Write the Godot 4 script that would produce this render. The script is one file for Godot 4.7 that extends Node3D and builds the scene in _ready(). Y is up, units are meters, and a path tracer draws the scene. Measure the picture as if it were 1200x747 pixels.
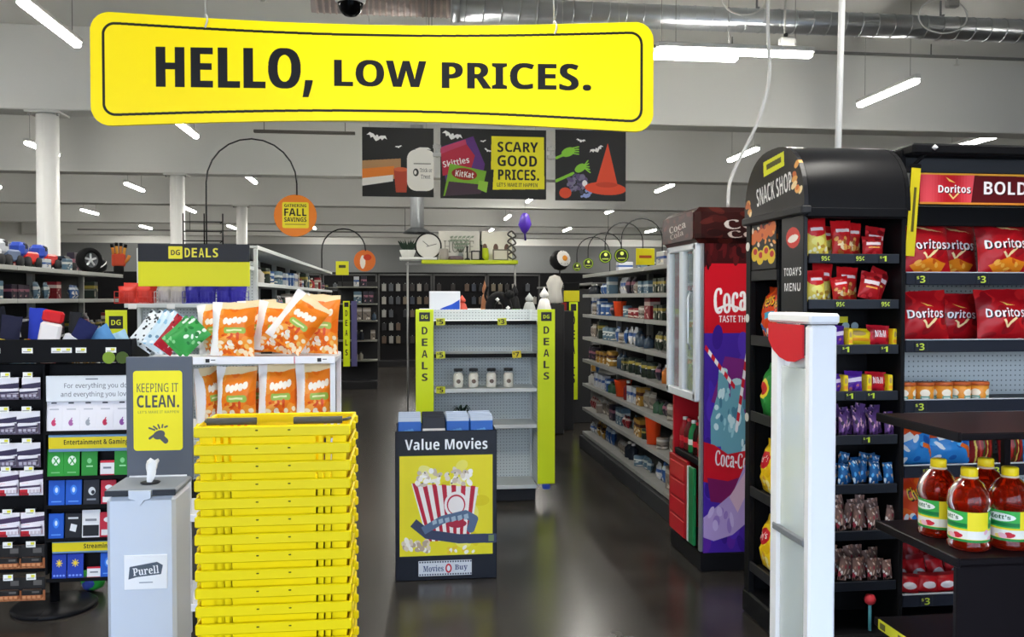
extends Node3D
# A discount store seen from its entrance: aisles run along -z, x is to the right, the floor is y = 0.

var M := {}      # materials by key
var MESH := {}   # shared meshes by key
var T := {}      # printed textures by key
var taken := {}
var rng := RandomNumberGenerator.new()
var FONTS := {}
var GLYPHS := {}

# ------------------------------------------------------------------ nodes
func numbered(called: String) -> String:
	taken[called] = taken.get(called, -1) + 1
	return called if taken[called] == 0 else "%s_%03d" % [called, taken[called]]

func tag(o: Node3D, label: String, category: String, group := "", kind := "") -> Node3D:
	if label: o.set_meta("label", label)
	if category: o.set_meta("category", category)
	if group: o.set_meta("group", group)
	if kind: o.set_meta("kind", kind)
	return o

func thing(called: String, label: String, category: String, at := Vector3.ZERO, turn := 0.0, group := "") -> Node3D:
	var o := Node3D.new()
	o.name = numbered(called)
	add_child(o)
	o.position = at
	o.rotation.y = deg_to_rad(turn)
	return tag(o, label, category, group)

func mi(called: String, mesh: Mesh, m: Material, parent: Node3D = self, at := Vector3.ZERO, turn := Vector3.ZERO, sc := Vector3.ONE) -> MeshInstance3D:
	var o := MeshInstance3D.new()
	o.name = numbered(called) if parent == self else called
	o.mesh = mesh
	o.material_override = m
	parent.add_child(o, true)
	o.position = at
	o.rotation_degrees = turn
	o.scale = sc
	return o

func struct(called: String, mesh: Mesh, m: Material, at := Vector3.ZERO, label := "", category := "", turn := Vector3.ZERO) -> MeshInstance3D:
	var o := mi(called, mesh, m, self, at, turn)
	tag(o, label, category, "", "structure")
	return o

func copy(o: Node3D, at: Vector3, label := "", turn = null) -> Node3D:
	var c: Node3D = o.duplicate()
	c.name = numbered(str(o.name).rstrip("0123456789").rstrip("_"))
	add_child(c)
	c.position = at
	if turn != null: c.rotation_degrees = turn
	if label: c.set_meta("label", label)
	return c

# ------------------------------------------------------------------ materials
func mat(key: String, c := Color.WHITE, rough := 0.6, metal := 0.0) -> StandardMaterial3D:
	if not M.has(key):
		var m := StandardMaterial3D.new()
		m.resource_name = key
		m.albedo_color = c
		m.roughness = rough
		m.metallic = metal
		m.metallic_specular = 0.2 if c.get_luminance() < 0.12 else 0.35
		M[key] = m
	return M[key]

func plain(c: Color, rough := 0.6) -> StandardMaterial3D:
	return mat("paint_%s_%d" % [c.to_html(false), int(rough * 100)], c, rough)

func printed(key: String, rough := 0.45) -> StandardMaterial3D:   # a material that shows the print T[key]
	var k := "print_" + key
	if not M.has(k):
		var m := mat(k, Color.WHITE, rough)
		m.albedo_texture = ImageTexture.create_from_image(T[key])
	return M[k]

func pane(key: String, c: Color, a: float) -> StandardMaterial3D:
	var m := mat(key, Color(c.r, c.g, c.b, a), 0.05)
	m.transparency = BaseMaterial3D.TRANSPARENCY_ALPHA
	return m

func glow(key: String, c: Color, e: float) -> StandardMaterial3D:
	var m := mat(key, Color.WHITE, 0.5)
	m.emission_enabled = true
	m.emission = c
	m.emission_energy_multiplier = e
	return m

# ------------------------------------------------------------------ shapes
func quad(st: SurfaceTool, a: Vector3, b: Vector3, c: Vector3, d: Vector3, n: Vector3, uv: Callable) -> void:
	var order := [a, b, c, a, c, d]
	if (b - a).cross(c - a).dot(n) > 0.0: order = [a, c, b, a, d, c]
	for v: Vector3 in order:
		st.set_normal(n)
		st.set_uv(uv.call(v))
		st.add_vertex(v)

func tri(st: SurfaceTool, a: Vector3, b: Vector3, c: Vector3, n: Vector3, uv: Callable) -> void:
	var order := [a, b, c]
	if (b - a).cross(c - a).dot(n) > 0.0: order = [a, c, b]
	for v: Vector3 in order:
		st.set_normal(n)
		st.set_uv(uv.call(v))
		st.add_vertex(v)

func add_box(st: SurfaceTool, s: Vector3, b: float, o := Vector3.ZERO, uv = null) -> void:
	var h := s / 2.0
	b = minf(b, minf(h.x, minf(h.y, h.z)) * 0.7)
	var i := h - Vector3(b, b, b)
	var f: Callable = uv if uv != null else func(v: Vector3): return Vector2((v.x - o.x) / s.x + 0.5, 0.5 - (v.y - o.y) / s.y)
	for a in 3:
		var p := (a + 1) % 3
		var q := (a + 2) % 3
		for sg: float in [-1.0, 1.0]:
			var n := Vector3.ZERO
			n[a] = sg
			var c := []
			for k in [[-1, -1], [1, -1], [1, 1], [-1, 1]]:
				var v := Vector3.ZERO
				v[a] = sg * h[a]
				v[p] = k[0] * i[p]
				v[q] = k[1] * i[q]
				c.append(v + o)
			quad(st, c[0], c[1], c[2], c[3], n, f)
			if b > 0.0:
				for sp in [-1.0, 1.0]:     # chamfer between face a and face p
					var e := []
					for sq in [-1.0, 1.0]:
						var v1 := Vector3.ZERO
						v1[a] = sg * h[a]; v1[p] = sp * i[p]; v1[q] = sq * i[q]
						var v2 := Vector3.ZERO
						v2[a] = sg * i[a]; v2[p] = sp * h[p]; v2[q] = sq * i[q]
						e.append(v1 + o); e.append(v2 + o)
					var m := n
					m[p] = sp
					quad(st, e[0], e[1], e[3], e[2], m.normalized(), f)
	if b > 0.0:
		for x in [-1.0, 1.0]:
			for y in [-1.0, 1.0]:
				for z in [-1.0, 1.0]:
					tri(st, o + Vector3(x * h.x, y * i.y, z * i.z), o + Vector3(x * i.x, y * h.y, z * i.z), o + Vector3(x * i.x, y * i.y, z * h.z), Vector3(x, y, z).normalized(), f)

func begin() -> SurfaceTool:
	var st := SurfaceTool.new()
	st.begin(Mesh.PRIMITIVE_TRIANGLES)
	return st

func bx(x: float, y: float, z: float, b := 0.004) -> ArrayMesh:   # a box with chamfered edges, centred
	var key := "box %.4f %.4f %.4f %.4f" % [x, y, z, b]
	if not MESH.has(key):
		var st := begin()
		add_box(st, Vector3(x, y, z), b)
		MESH[key] = st.commit()
	return MESH[key]

func boxes(list: Array, b := 0.003) -> ArrayMesh:   # several welded bars of one part: [centre, size]
	var st := begin()
	for e in list: add_box(st, e[1], b, e[0])
	return st.commit()

func grid(rows: Array, uvs: Array, flip := false) -> ArrayMesh:   # smooth sheet through rows of points
	var st := begin()
	var n: int = rows[0].size()
	st.set_smooth_group(0)
	for r in rows.size():
		for c in n:
			st.set_uv(uvs[r][c])
			st.add_vertex(rows[r][c])
	for r in rows.size() - 1:
		for c in n - 1:
			var a := r * n + c
			var q := [a, a + 1, a + n + 1, a, a + n + 1, a + n]
			if flip: q = [a, a + n + 1, a + 1, a, a + n, a + n + 1]
			for k in q: st.add_index(k)
	st.generate_normals()
	return st.commit()

func lathe(key: String, profile: Array, sides := 16) -> ArrayMesh:   # profile: Vector2(radius, height) from the bottom up
	if not MESH.has(key):
		var rows := []
		var uvs := []
		var lo: float = profile[0].y
		var hi: float = profile[-1].y
		for p: Vector2 in profile:
			var row := []
			var uv := []
			for k in sides + 1:
				var a := TAU * k / sides
				row.append(Vector3(sin(a) * p.x, p.y, cos(a) * p.x))
				uv.append(Vector2(fposmod(0.5 + float(k) / sides, 1.0) if k < sides else 0.5, 1.0 - (p.y - lo) / maxf(hi - lo, 0.0001)))
			uv[sides] = Vector2(1.5, uv[0].y)
			for k in sides: uv[k].x = 0.5 + float(k) / sides
			rows.append(row)
			uvs.append(uv)
		MESH[key] = grid(rows, uvs, false)
	return MESH[key]

func tube(path: Array, r: float, sides := 6) -> ArrayMesh:
	var rows := []
	var uvs := []
	var up := Vector3(0.123, 0.2, 0.97).normalized()
	for k in path.size():
		var d: Vector3 = (path[mini(k + 1, path.size() - 1)] - path[maxi(k - 1, 0)]).normalized()
		if absf(d.dot(up)) > 0.97: up = Vector3(0.9, 0.1, 0.3).normalized()
		var u := d.cross(up).normalized()
		var w := u.cross(d).normalized()
		up = w
		var row := []
		var uv := []
		for s in sides + 1:
			var a := TAU * s / sides
			row.append(path[k] + (u * cos(a) + w * sin(a)) * r)
			uv.append(Vector2(float(s) / sides, float(k) / path.size()))
		rows.append(row)
		uvs.append(uv)
	var c0 := []
	var c1 := []
	for s in sides + 1:
		c0.append(path[0])
		c1.append(path[-1])
	rows.push_front(c0)
	rows.push_back(c1)
	uvs.push_front(uvs[0])
	uvs.push_back(uvs[-1])
	return grid(rows, uvs, true)

func curve(pts: Array, steps := 6) -> Array:   # Catmull-Rom through the points
	var out := []
	for k in pts.size() - 1:
		var a: Vector3 = pts[maxi(k - 1, 0)]
		var d: Vector3 = pts[mini(k + 2, pts.size() - 1)]
		for s in steps: out.append(pts[k].cubic_interpolate(pts[k + 1], a, d, float(s) / steps))
	out.append(pts[-1])
	return out

func plate(outline: PackedVector2Array, thick: float) -> ArrayMesh:   # a flat outline in x, y given a thickness along z; uv spans its bounds
	var st := begin()
	var r := Rect2(outline[0], Vector2.ZERO)
	for p in outline: r = r.expand(p)
	var uv := func(v: Vector3): return Vector2((v.x - r.position.x) / r.size.x, 1.0 - (v.y - r.position.y) / r.size.y)
	var ids := Geometry2D.triangulate_polygon(outline)
	for k in range(0, ids.size(), 3):
		for z in [-0.5, 0.5]:
			var q := []
			for j in 3: q.append(Vector3(outline[ids[k + j]].x, outline[ids[k + j]].y, z * thick))
			tri(st, q[0], q[1], q[2], Vector3(0, 0, signf(z)), uv)
	var cw := Geometry2D.is_polygon_clockwise(outline)
	for k in outline.size():
		var a := outline[k]
		var b := outline[(k + 1) % outline.size()]
		var d := (b - a).normalized()
		var n := Vector3(d.y, -d.x, 0) * (-1.0 if cw else 1.0)
		quad(st, Vector3(a.x, a.y, -thick / 2), Vector3(b.x, b.y, -thick / 2), Vector3(b.x, b.y, thick / 2), Vector3(a.x, a.y, thick / 2), n, uv)
	return st.commit()

func round_rect(w: float, h: float, r: float, n := 5) -> PackedVector2Array:
	var out := PackedVector2Array()
	for c in [[1, 1, 0], [-1, 1, 90], [-1, -1, 180], [1, -1, 270]]:
		for k in n + 1:
			var a := deg_to_rad(c[2] + 90.0 * k / n)
			out.append(Vector2(c[0] * (w / 2 - r) + cos(a) * r, c[1] * (h / 2 - r) + sin(a) * r))
	return out

func disc_outline(r: float, n := 28) -> PackedVector2Array:
	var out := PackedVector2Array()
	for k in n: out.append(Vector2(cos(TAU * k / n), sin(TAU * k / n)) * r)
	return out

func bag_mesh(variant: int, rows_n := 11, cols_n := 9) -> ArrayMesh:   # a crimped, puffed foil bag, 1 x 1 x 1 with its base at y = 0
	var key := "bag %d %d" % [variant, rows_n]
	if MESH.has(key): return MESH[key]
	var noise := FastNoiseLite.new()
	noise.seed = 40 + variant
	noise.frequency = 1.9
	var st := begin()
	for side: float in [1.0, -1.0]:
		var base := (rows_n + 1) * (cols_n + 1) if side < 0 else 0
		for r in rows_n + 1:
			var v := float(r) / rows_n
			var up := clampf(minf(v, 1.0 - v) / 0.42, 0.0, 1.0)
			var puff := pow(sin(up * PI / 2), 0.75)
			if r == 0 or r == rows_n: puff = 0.03
			if r == rows_n - 1: puff *= 0.32
			for c in cols_n + 1:
				var u := float(c) / cols_n * 2.0 - 1.0
				var across := pow(maxf(0.0, 1.0 - pow(absf(u), 2.4)), 0.6)
				var crease := noise.get_noise_3d(u * 1.6, v * 2.6, variant * 3.1 + side * 7.0)
				var x := u * 0.5 * (1.0 - 0.07 * puff * (1.0 - absf(v - 0.5)))
				var y := v + 0.018 * noise.get_noise_2d(u * 2.0 + 9.0 * variant, v * 3.0) * (1.0 if r > 0 else 0.0)
				var z := side * (0.5 * puff * across * (1.0 + 0.42 * crease) + 0.004)
				if r == rows_n: z += 0.05 * sin(u * 5.0 + variant)
				st.set_smooth_group(0)
				st.set_uv(Vector2(u * 0.5 + 0.5, 1.0 - v))
				st.add_vertex(Vector3(x, y, z))
		for r in rows_n:
			for c in cols_n:
				var a := base + r * (cols_n + 1) + c
				var q := [a, a + cols_n + 2, a + 1, a, a + cols_n + 1, a + cols_n + 2]
				if side < 0: q = [a, a + 1, a + cols_n + 2, a, a + cols_n + 2, a + cols_n + 1]
				for k in q: st.add_index(k)
	st.generate_normals()
	MESH[key] = st.commit()
	return MESH[key]

# ------------------------------------------------------------------ print on packages, signs and posters
func paper(key: String, w: int, h: int, c: Color) -> Image:
	var im := Image.create(w, h, false, Image.FORMAT_RGB8)
	im.fill(c)
	T[key] = im
	return im

func fillpoly(im: Image, pts: Array, c: Color) -> void:   # pts: Vector2 in pixels
	var lo := 1e9
	var hi := -1e9
	for p: Vector2 in pts:
		lo = minf(lo, p.y)
		hi = maxf(hi, p.y)
	for y in range(maxi(0, int(floor(lo))), mini(im.get_height(), int(ceil(hi)) + 1)):
		var xs := []
		var yy := y + 0.5
		for k in pts.size():
			var a: Vector2 = pts[k]
			var b: Vector2 = pts[(k + 1) % pts.size()]
			if (a.y <= yy) != (b.y <= yy): xs.append(a.x + (yy - a.y) / (b.y - a.y) * (b.x - a.x))
		xs.sort()
		for k in range(0, xs.size() - 1, 2):
			var x0 := int(round(xs[k]))
			var x1 := int(round(xs[k + 1]))
			if x1 > x0: im.fill_rect(Rect2i(x0, y, x1 - x0, 1), c)

func ell(im: Image, cx: float, cy: float, rx: float, ry: float, c: Color, turn := 0.0) -> void:
	var pts := []
	for k in 24:
		var a := TAU * k / 24
		pts.append(Vector2(cx, cy) + Vector2(cos(a) * rx, sin(a) * ry).rotated(deg_to_rad(turn)))
	fillpoly(im, pts, c)

func band(im: Image, path: Array, wide: float, c: Color) -> void:   # a stroke along a path
	for k in path.size() - 1:
		var a: Vector2 = path[k]
		var b: Vector2 = path[k + 1]
		var n := (b - a).normalized().orthogonal() * wide / 2
		fillpoly(im, [a + n, b + n, b - n, a - n], c)
		ell(im, b.x, b.y, wide / 2, wide / 2, c)

func rrect(im: Image, x: float, y: float, w: float, h: float, r: float, c: Color) -> void:
	var pts := []
	for p in round_rect(w, h, r): pts.append(p + Vector2(x + w / 2, y + h / 2))
	fillpoly(im, pts, c)

func glyphs(words: String, face: String) -> PackedVector2Array:   # triangles of the lettering, y up
	var key := face + words
	if not GLYPHS.has(key):
		if not FONTS.has(face):
			var f := SystemFont.new()
			f.font_names = PackedStringArray(["Droid Serif" if face.begins_with("serif") else "Droid Sans"])
			f.font_weight = 700 if face.ends_with("bold") else 400
			FONTS[face] = f
		var tm := TextMesh.new()
		tm.font = FONTS[face]
		tm.text = words
		tm.font_size = 64
		tm.depth = 0.02
		tm.curve_step = 1.0
		var a := tm.get_mesh_arrays()
		var vs: PackedVector3Array = a[Mesh.ARRAY_VERTEX]
		var ns: PackedVector3Array = a[Mesh.ARRAY_NORMAL]
		var ix = a[Mesh.ARRAY_INDEX]
		if ix == null: ix = range(vs.size())
		var out := PackedVector2Array()
		for k in range(0, ix.size(), 3):
			if ns[ix[k]].z > 0.5:
				for j in 3: out.append(Vector2(vs[ix[k + j]].x, vs[ix[k + j]].y))
		GLYPHS[key] = out
	return GLYPHS[key]

func say(im: Image, words: String, x: float, y: float, w: float, h: float, c: Color, face := "bold", turn := 0.0) -> void:   # lettering that fills the box x, y, w, h
	var g := glyphs(words, face)
	if g.is_empty(): return
	var r := Rect2(g[0], Vector2.ZERO)
	for p in g: r = r.expand(p)
	var mid := Vector2(x + w / 2, y + h / 2)
	for k in range(0, g.size(), 3):
		var q := []
		for j in 3:
			var p := Vector2((g[k + j].x - r.position.x) / r.size.x - 0.5, 0.5 - (g[k + j].y - r.position.y) / r.size.y) * Vector2(w, h)
			q.append(p.rotated(deg_to_rad(turn)) + mid)
		fillpoly(im, q, c)

func specks(im: Image, n: int, colours: Array, lo: float, hi: float, area: Rect2, sd := 1) -> void:   # small printed blobs
	var r := RandomNumberGenerator.new()
	r.seed = sd
	for k in n:
		var c: Color = colours[r.randi() % colours.size()]
		ell(im, area.position.x + r.randf() * area.size.x, area.position.y + r.randf() * area.size.y, r.randf_range(lo, hi), r.randf_range(lo, hi) * 0.7, c, r.randf() * 180)

# ------------------------------------------------------------------ the prints
const YEL := Color("f7ea1c")
const INK := Color("121216")

func bat(im: Image, x: float, y: float, s: float, turn := 0.0) -> void:
	var pts := []
	for p in [[-1, -0.05], [-0.75, -0.38], [-0.35, -0.3], [-0.14, -0.12], [-0.08, -0.28], [0.08, -0.28], [0.14, -0.12], [0.35, -0.3], [0.75, -0.38], [1, -0.05], [0.7, -0.12], [0.55, 0.14], [0.36, 0.0], [0.2, 0.2], [0, 0.34], [-0.2, 0.2], [-0.36, 0.0], [-0.55, 0.14], [-0.7, -0.12]]:
		pts.append(Vector2(p[0], p[1]).rotated(deg_to_rad(turn)) * s + Vector2(x, y))
	fillpoly(im, pts, Color("f2f2ee"))

func price(key: String, words: String, bg: Color, fg: Color) -> void:
	var im := paper(key, 48, 40, bg)
	if words.begins_with("$"):
		say(im, "$", 5, 7, 9, 14, fg)
		say(im, words.substr(1), 17, 6, 20, 28, fg)
	else:
		say(im, words, 4, 8, 40, 24, fg)

func make_prints() -> void:
	var im: Image
	# the long hanging sign: 3 pixels of print to one of the photograph
	im = paper("hello", 1974, 405, Color("f6e000"))
	var path := []
	for k in 25:                                          # inner outline follows the waisted edges
		var t := k / 24.0
		path.append(Vector2(lerpf(84, 1890, t), 40 + 26 * sin(t * PI) ))
	var low := []
	for k in 25:
		var t := k / 24.0
		low.append(Vector2(lerpf(1890, 84, t), 366 - 26 * sin(t * PI)))
	var ring := []
	ring.append_array(path)
	for k in 7: ring.append(Vector2(1890, 80) + Vector2(40, 0).rotated(-PI / 2 + PI / 12 * k))
	for k in 7: ring.append(Vector2(1890, 326) + Vector2(40, 0).rotated(PI / 12 * k))
	ring.append_array(low)
	for k in 7: ring.append(Vector2(84, 326) + Vector2(40, 0).rotated(PI / 2 + PI / 12 * k))
	for k in 7: ring.append(Vector2(84, 80) + Vector2(40, 0).rotated(PI + PI / 12 * k))
	band(im, ring, 9, INK)
	say(im, "HELLO", 226, 118, 490, 146, INK)
	for d in [-4, 4]: say(im, "HELLO", 226 + d, 118, 490, 146, INK)
	say(im, ",", 726, 232, 36, 62, INK)
	for d in [-2, 2]:
		say(im, "LOW", 838 + d, 156, 320, 96, INK)
		say(im, "PRICES.", 1216 + d, 158, 530, 98, INK)
	# three hanging posters
	im = paper("poster_candle", 256, 252, Color("171614"))
	bat(im, 52, 38, 38, 12)
	bat(im, 130, 70, 13, -8)
	fillpoly(im, [Vector2(0, 122), Vector2(138, 112), Vector2(138, 182), Vector2(0, 210)], Color("b58a5c"))
	fillpoly(im, [Vector2(0, 152), Vector2(114, 140), Vector2(114, 172), Vector2(0, 186)], Color("e8822c"))
	fillpoly(im, [Vector2(0, 186), Vector2(110, 172), Vector2(110, 196), Vector2(0, 214)], Color("e9e5dc"))
	fillpoly(im, [Vector2(112, 150), Vector2(164, 150), Vector2(158, 236), Vector2(120, 236)], Color("b8452c"))
	ell(im, 138, 152, 26, 8, Color("d8643c"))
	rrect(im, 160, 78, 104, 152, 34, Color("efece2"))
	fillpoly(im, [Vector2(186, 78), Vector2(206, 70), Vector2(236, 70), Vector2(248, 78)], Color("efece2"))
	im.fill_rect(Rect2i(184, 128, 62, 4), Color("8a867c"))
	say(im, "Trick or", 206, 146, 44, 14, Color("34322e"), "serif")
	say(im, "Treat", 210, 170, 34, 14, Color("34322e"), "serif")
	ell(im, 192, 162, 10, 14, Color("34322e"))
	ell(im, 190, 162, 5, 8, Color("efece2"))
	im = paper("poster_candy", 384, 258, Color("171614"))
	bat(im, 42, 30, 38, 14)
	bat(im, 154, 46, 12, -10)
	bat(im, 170, 80, 15, 25)
	fillpoly(im, [Vector2(0, 70), Vector2(118, 28), Vector2(160, 130), Vector2(150, 190), Vector2(20, 200)], Color("5a2a78"))
	fillpoly(im, [Vector2(0, 72), Vector2(84, 44), Vector2(124, 100), Vector2(110, 150), Vector2(8, 176)], Color("b81e3c"))
	fillpoly(im, [Vector2(0, 72), Vector2(90, 40), Vector2(94, 58), Vector2(0, 96)], Color("c23a62"))
	say(im, "Skittles", 8, 112, 96, 24, Color("f4eeea"), "bold", -12)
	fillpoly(im, [Vector2(34, 130), Vector2(166, 156), Vector2(150, 230), Vector2(10, 250)], Color("7db32c"))
	ell(im, 86, 168, 46, 22, Color("9c2418"), 6)
	say(im, "KitKat", 54, 156, 66, 24, Color("f5f2ea"), "bold", 6)
	fillpoly(im, [Vector2(30, 196), Vector2(150, 206), Vector2(146, 240), Vector2(16, 250)], Color("47323e"))
	fillpoly(im, [Vector2(138, 190), Vector2(172, 196), Vector2(166, 236), Vector2(134, 222)], Color("93c43c"))
	fillpoly(im, [Vector2(184, 26), Vector2(376, 26), Vector2(378, 220), Vector2(188, 224), Vector2(192, 150), Vector2(182, 150)], Color("efe41c"))
	say(im, "SCARY", 206, 46, 148, 38, INK)
	say(im, "GOOD", 206, 96, 144, 40, INK)
	say(im, "PRICES.", 208, 148, 150, 40, INK)
	say(im, "LET'S MAKE IT HAPPEN", 204, 198, 148, 14, Color("6d6822"))
	im = paper("poster_witch", 256, 260, Color("171614"))
	bat(im, 92, 40, 18, 8)
	bat(im, 150, 72, 28, -24)
	var green := Color("86c832")
	band(im, [Vector2(0, 106), Vector2(30, 92)], 10, green)
	ell(im, 46, 82, 26, 16, green, -24)
	for k in 4: band(im, [Vector2(58, 68 + k * 6), Vector2(84, 62 + k * 9)], 5, green)
	band(im, [Vector2(0, 190), Vector2(64, 160)], 11, green)
	ell(im, 90, 140, 22, 14, green, -34)
	for k in 5: band(im, [Vector2(98, 138 - k), Vector2(118 + k * 2, 112 + k * 11)], 5, green)
	specks(im, 34, [Color("5c4f72"), Color("76708a"), Color("3c3a50")], 8, 15, Rect2(52, 168, 56, 60), 3)
	ell(im, 106, 196, 9, 12, Color("f2f2f2"))
	ell(im, 36, 232, 22, 20, Color("d9481e"))
	specks(im, 9, [Color("8f9ed2")], 5, 9, Rect2(94, 222, 34, 24), 5)
	fillpoly(im, [Vector2(190, 46), Vector2(226, 200), Vector2(146, 200)], Color("e24a22"))
	ell(im, 182, 214, 76, 24, Color("e24a22"), 3)
	ell(im, 186, 200, 40, 10, Color("c93c18"))
	# store signs
	im = paper("deals_header", 524, 88, Color("26272e"))
	rrect(im, 142, 12, 66, 62, 4, Color("f3e63a"))
	say(im, "DG", 154, 30, 42, 26, Color("26272e"))
	for k in 5: say(im, "DEALS"[k], 218 + k * 33, 20, 25, 46, Color("f1e84e"))
	im = paper("deals_panel", 112, 1100, Color("dcef1a"))
	rrect(im, 22, 18, 68, 56, 3, Color("2b2c2e"))
	say(im, "DG", 36, 34, 40, 24, Color("dcef1a"))
	for k in 5: say(im, "DEALS"[k], 38, 108 + k * 72, 36, 46, Color("2f3324"))
	im = paper("deals_far", 56, 400, Color("dcef1a"))
	im.fill_rect(Rect2i(10, 8, 36, 28), Color("26272a"))
	for k in 5: say(im, "DEALS"[k], 18, 56 + k * 60, 20, 36, Color("33351e"))
	im = paper("dg_card", 96, 128, Color("dfe81e"))
	im.fill_rect(Rect2i(16, 28, 62, 62), Color("1e1f1c"))
	say(im, "DG", 26, 46, 42, 26, Color("e6ee2a"))
	im = paper("fall", 256, 256, Color("f2861c"))
	rrect(im, 50, 46, 158, 158, 10, Color("f5e325"))
	say(im, "GATHERING", 62, 58, 132, 18, Color("2a2416"))
	say(im, "FALL", 62, 84, 132, 46, Color("1c180e"))
	say(im, "SAVINGS", 62, 138, 132, 28, Color("2a2416"))
	im.fill_rect(Rect2i(66, 178, 124, 6), Color("b99d20"))
	im = paper("round_far", 64, 64, Color("d8702c"))
	ell(im, 26, 36, 8, 20, Color("f0e6d8"))
	ell(im, 40, 22, 12, 9, Color("c23a1c"))
	im = paper("round_dark", 64, 64, Color("2a3a1c"))
	ell(im, 32, 32, 28, 28, Color("86a21e"))
	ell(im, 32, 32, 24, 24, Color("1b2116"))
	ell(im, 34, 22, 8, 8, Color("d7e36a"))
	im.fill_rect(Rect2i(16, 40, 32, 6), Color("9fb04a"))
	# hand wipes station
	im = paper("clean", 240, 368, Color("f7e91e"))
	say(im, "KEEPING IT", 18, 58, 202, 40, Color("4d4d50"), "sans")
	say(im, "CLEAN.", 18, 112, 206, 58, Color("4a4a4e"))
	say(im, "LET'S MAKE IT HAPPEN", 22, 184, 200, 12, Color("b3ac3a"))
	ell(im, 124, 296, 30, 20, Color("57575a"), -18)
	for k in 5: band(im, [Vector2(106 + k * 11, 274 - k * 3), Vector2(76 + k * 22, 246 - absf(k - 2.5) * -7)], 8, Color("57575a"))
	band(im, [Vector2(134, 304), Vector2(156, 324)], 26, Color("57575a"))
	band(im, [Vector2(102, 296), Vector2(78, 312)], 11, Color("57575a"))
	im = paper("purell", 196, 160, Color("eeeef0"))
	fillpoly(im, [Vector2(26, 54), Vector2(150, 34), Vector2(176, 50), Vector2(168, 92), Vector2(58, 102), Vector2(20, 112)], Color("515a66"))
	say(im, "Purell", 40, 54, 118, 38, Color("f4f4f6"), "serif bold", -5)
	im.fill_rect(Rect2i(68, 126, 62, 5), Color("9096a0"))
	# gift card rack
	im = paper("everything", 480, 150, Color("e9edf2"))
	im.fill_rect(Rect2i(226, 16, 70, 7), Color("7b818c"))
	say(im, "For everything you do", 104, 42, 360, 38, Color("5b616b"), "sans")
	say(im, "and everything you love", 84, 92, 390, 38, Color("5b616b"), "sans")
	im = paper("entertainment", 480, 88, Color("e2cf1e"))
	im.fill_rect(Rect2i(0, 0, 480, 12), Color("6f93b8"))
	im.fill_rect(Rect2i(0, 72, 480, 16), Color("6f93b8"))
	say(im, "Entertainment & Gaming", 90, 24, 376, 36, Color("332f14"))
	im = paper("streaming", 480, 66, Color("e2cf1e"))
	im.fill_rect(Rect2i(0, 0, 480, 8), Color("6f93b8"))
	im.fill_rect(Rect2i(0, 56, 480, 10), Color("6f93b8"))
	say(im, "Streaming", 190, 16, 160, 34, Color("332f14"))
	var fruit := [Color("d2426c"), Color("b06aa8"), Color("a8acb4"), Color("c2244a"), Color("8a4a9a")]
	for k in 5:
		im = paper("card_white_%d" % k, 64, 104, Color("f4f1f6"))
		im.fill_rect(Rect2i(22, 5, 20, 5), Color("4c4c54"))
		im.fill_rect(Rect2i(16, 26, 34, 4), Color("c3c3cc"))
		ell(im, 32, 72, 9, 10, fruit[k])
		ell(im, 40, 70, 3, 4, Color("f4f1f6"))
		ell(im, 34, 59, 2, 4, fruit[k], 30)
	im = paper("card_green_cross", 64, 96, Color("2f9c38"))
	ell(im, 34, 38, 16, 16, Color("e6f3e4"))
	band(im, [Vector2(26, 28), Vector2(44, 50)], 4, Color("2f9c38"))
	band(im, [Vector2(44, 28), Vector2(25, 50)], 4, Color("2f9c38"))
	im.fill_rect(Rect2i(16, 76, 34, 4), Color("7cc27e"))
	im = paper("card_green_sprig", 64, 96, Color("2a9236"))
	ell(im, 32, 40, 9, 9, Color("7fd08a"))
	im.fill_rect(Rect2i(20, 56, 26, 5), Color("9bdca2"))
	im = paper("card_blue", 64, 92, Color("1f5cc8"))
	ell(im, 32, 34, 13, 17, Color("3f86ea"))
	ell(im, 32, 34, 6, 9, Color("cfe4fa"))
	im.fill_rect(Rect2i(12, 72, 40, 4), Color("6aa2ee"))
	im = paper("card_dark", 64, 92, Color("20222c"))
	ell(im, 34, 40, 14, 14, Color("d8dbe0"))
	ell(im, 38, 44, 7, 7, Color("20222c"))
	im.fill_rect(Rect2i(14, 66, 36, 6), Color("8d919b"))
	im = paper("card_tile", 64, 92, Color("17181f"))
	fillpoly(im, [Vector2(24, 36), Vector2(48, 42), Vector2(42, 66), Vector2(18, 60)], Color("eceef0"))
	im.fill_rect(Rect2i(12, 14, 40, 7), Color("c9ccd2"))
	im = paper("card_split", 64, 92, Color("ececee"))
	im.fill_rect(Rect2i(4, 48, 56, 34), Color("1a1b20"))
	im.fill_rect(Rect2i(12, 28, 40, 7), Color("85878e"))
	im = paper("card_red", 64, 92, Color("c3243a"))
	ell(im, 34, 26, 16, 9, Color("f0eef0"))
	im.fill_rect(Rect2i(8, 60, 48, 20), Color("eceaea"))
	im = paper("card_sun", 64, 96, Color("213fae"))
	for k in 8: band(im, [Vector2(32, 34), Vector2(32, 34) + Vector2(13, 0).rotated(TAU * k / 8)], 4, Color("f2d22a"))
	for k in 4: ell(im, 11 + k * 14, 80, 5, 4, Color("7fa0ec"))
	im = paper("card_white_red", 64, 72, Color("f0eef0"))
	im.fill_rect(Rect2i(0, 0, 64, 10), Color("d0283c"))
	im.fill_rect(Rect2i(0, 60, 64, 12), Color("d0283c"))
	im.fill_rect(Rect2i(14, 28, 36, 8), Color("7d7f8c"))
	im = paper("battery", 96, 96, Color("eceaf0"))
	im.fill_rect(Rect2i(0, 50, 96, 46), Color("6b5f72"))
	fillpoly(im, [Vector2(0, 34), Vector2(96, 22), Vector2(96, 44), Vector2(0, 56)], Color("3b3550"))
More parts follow.
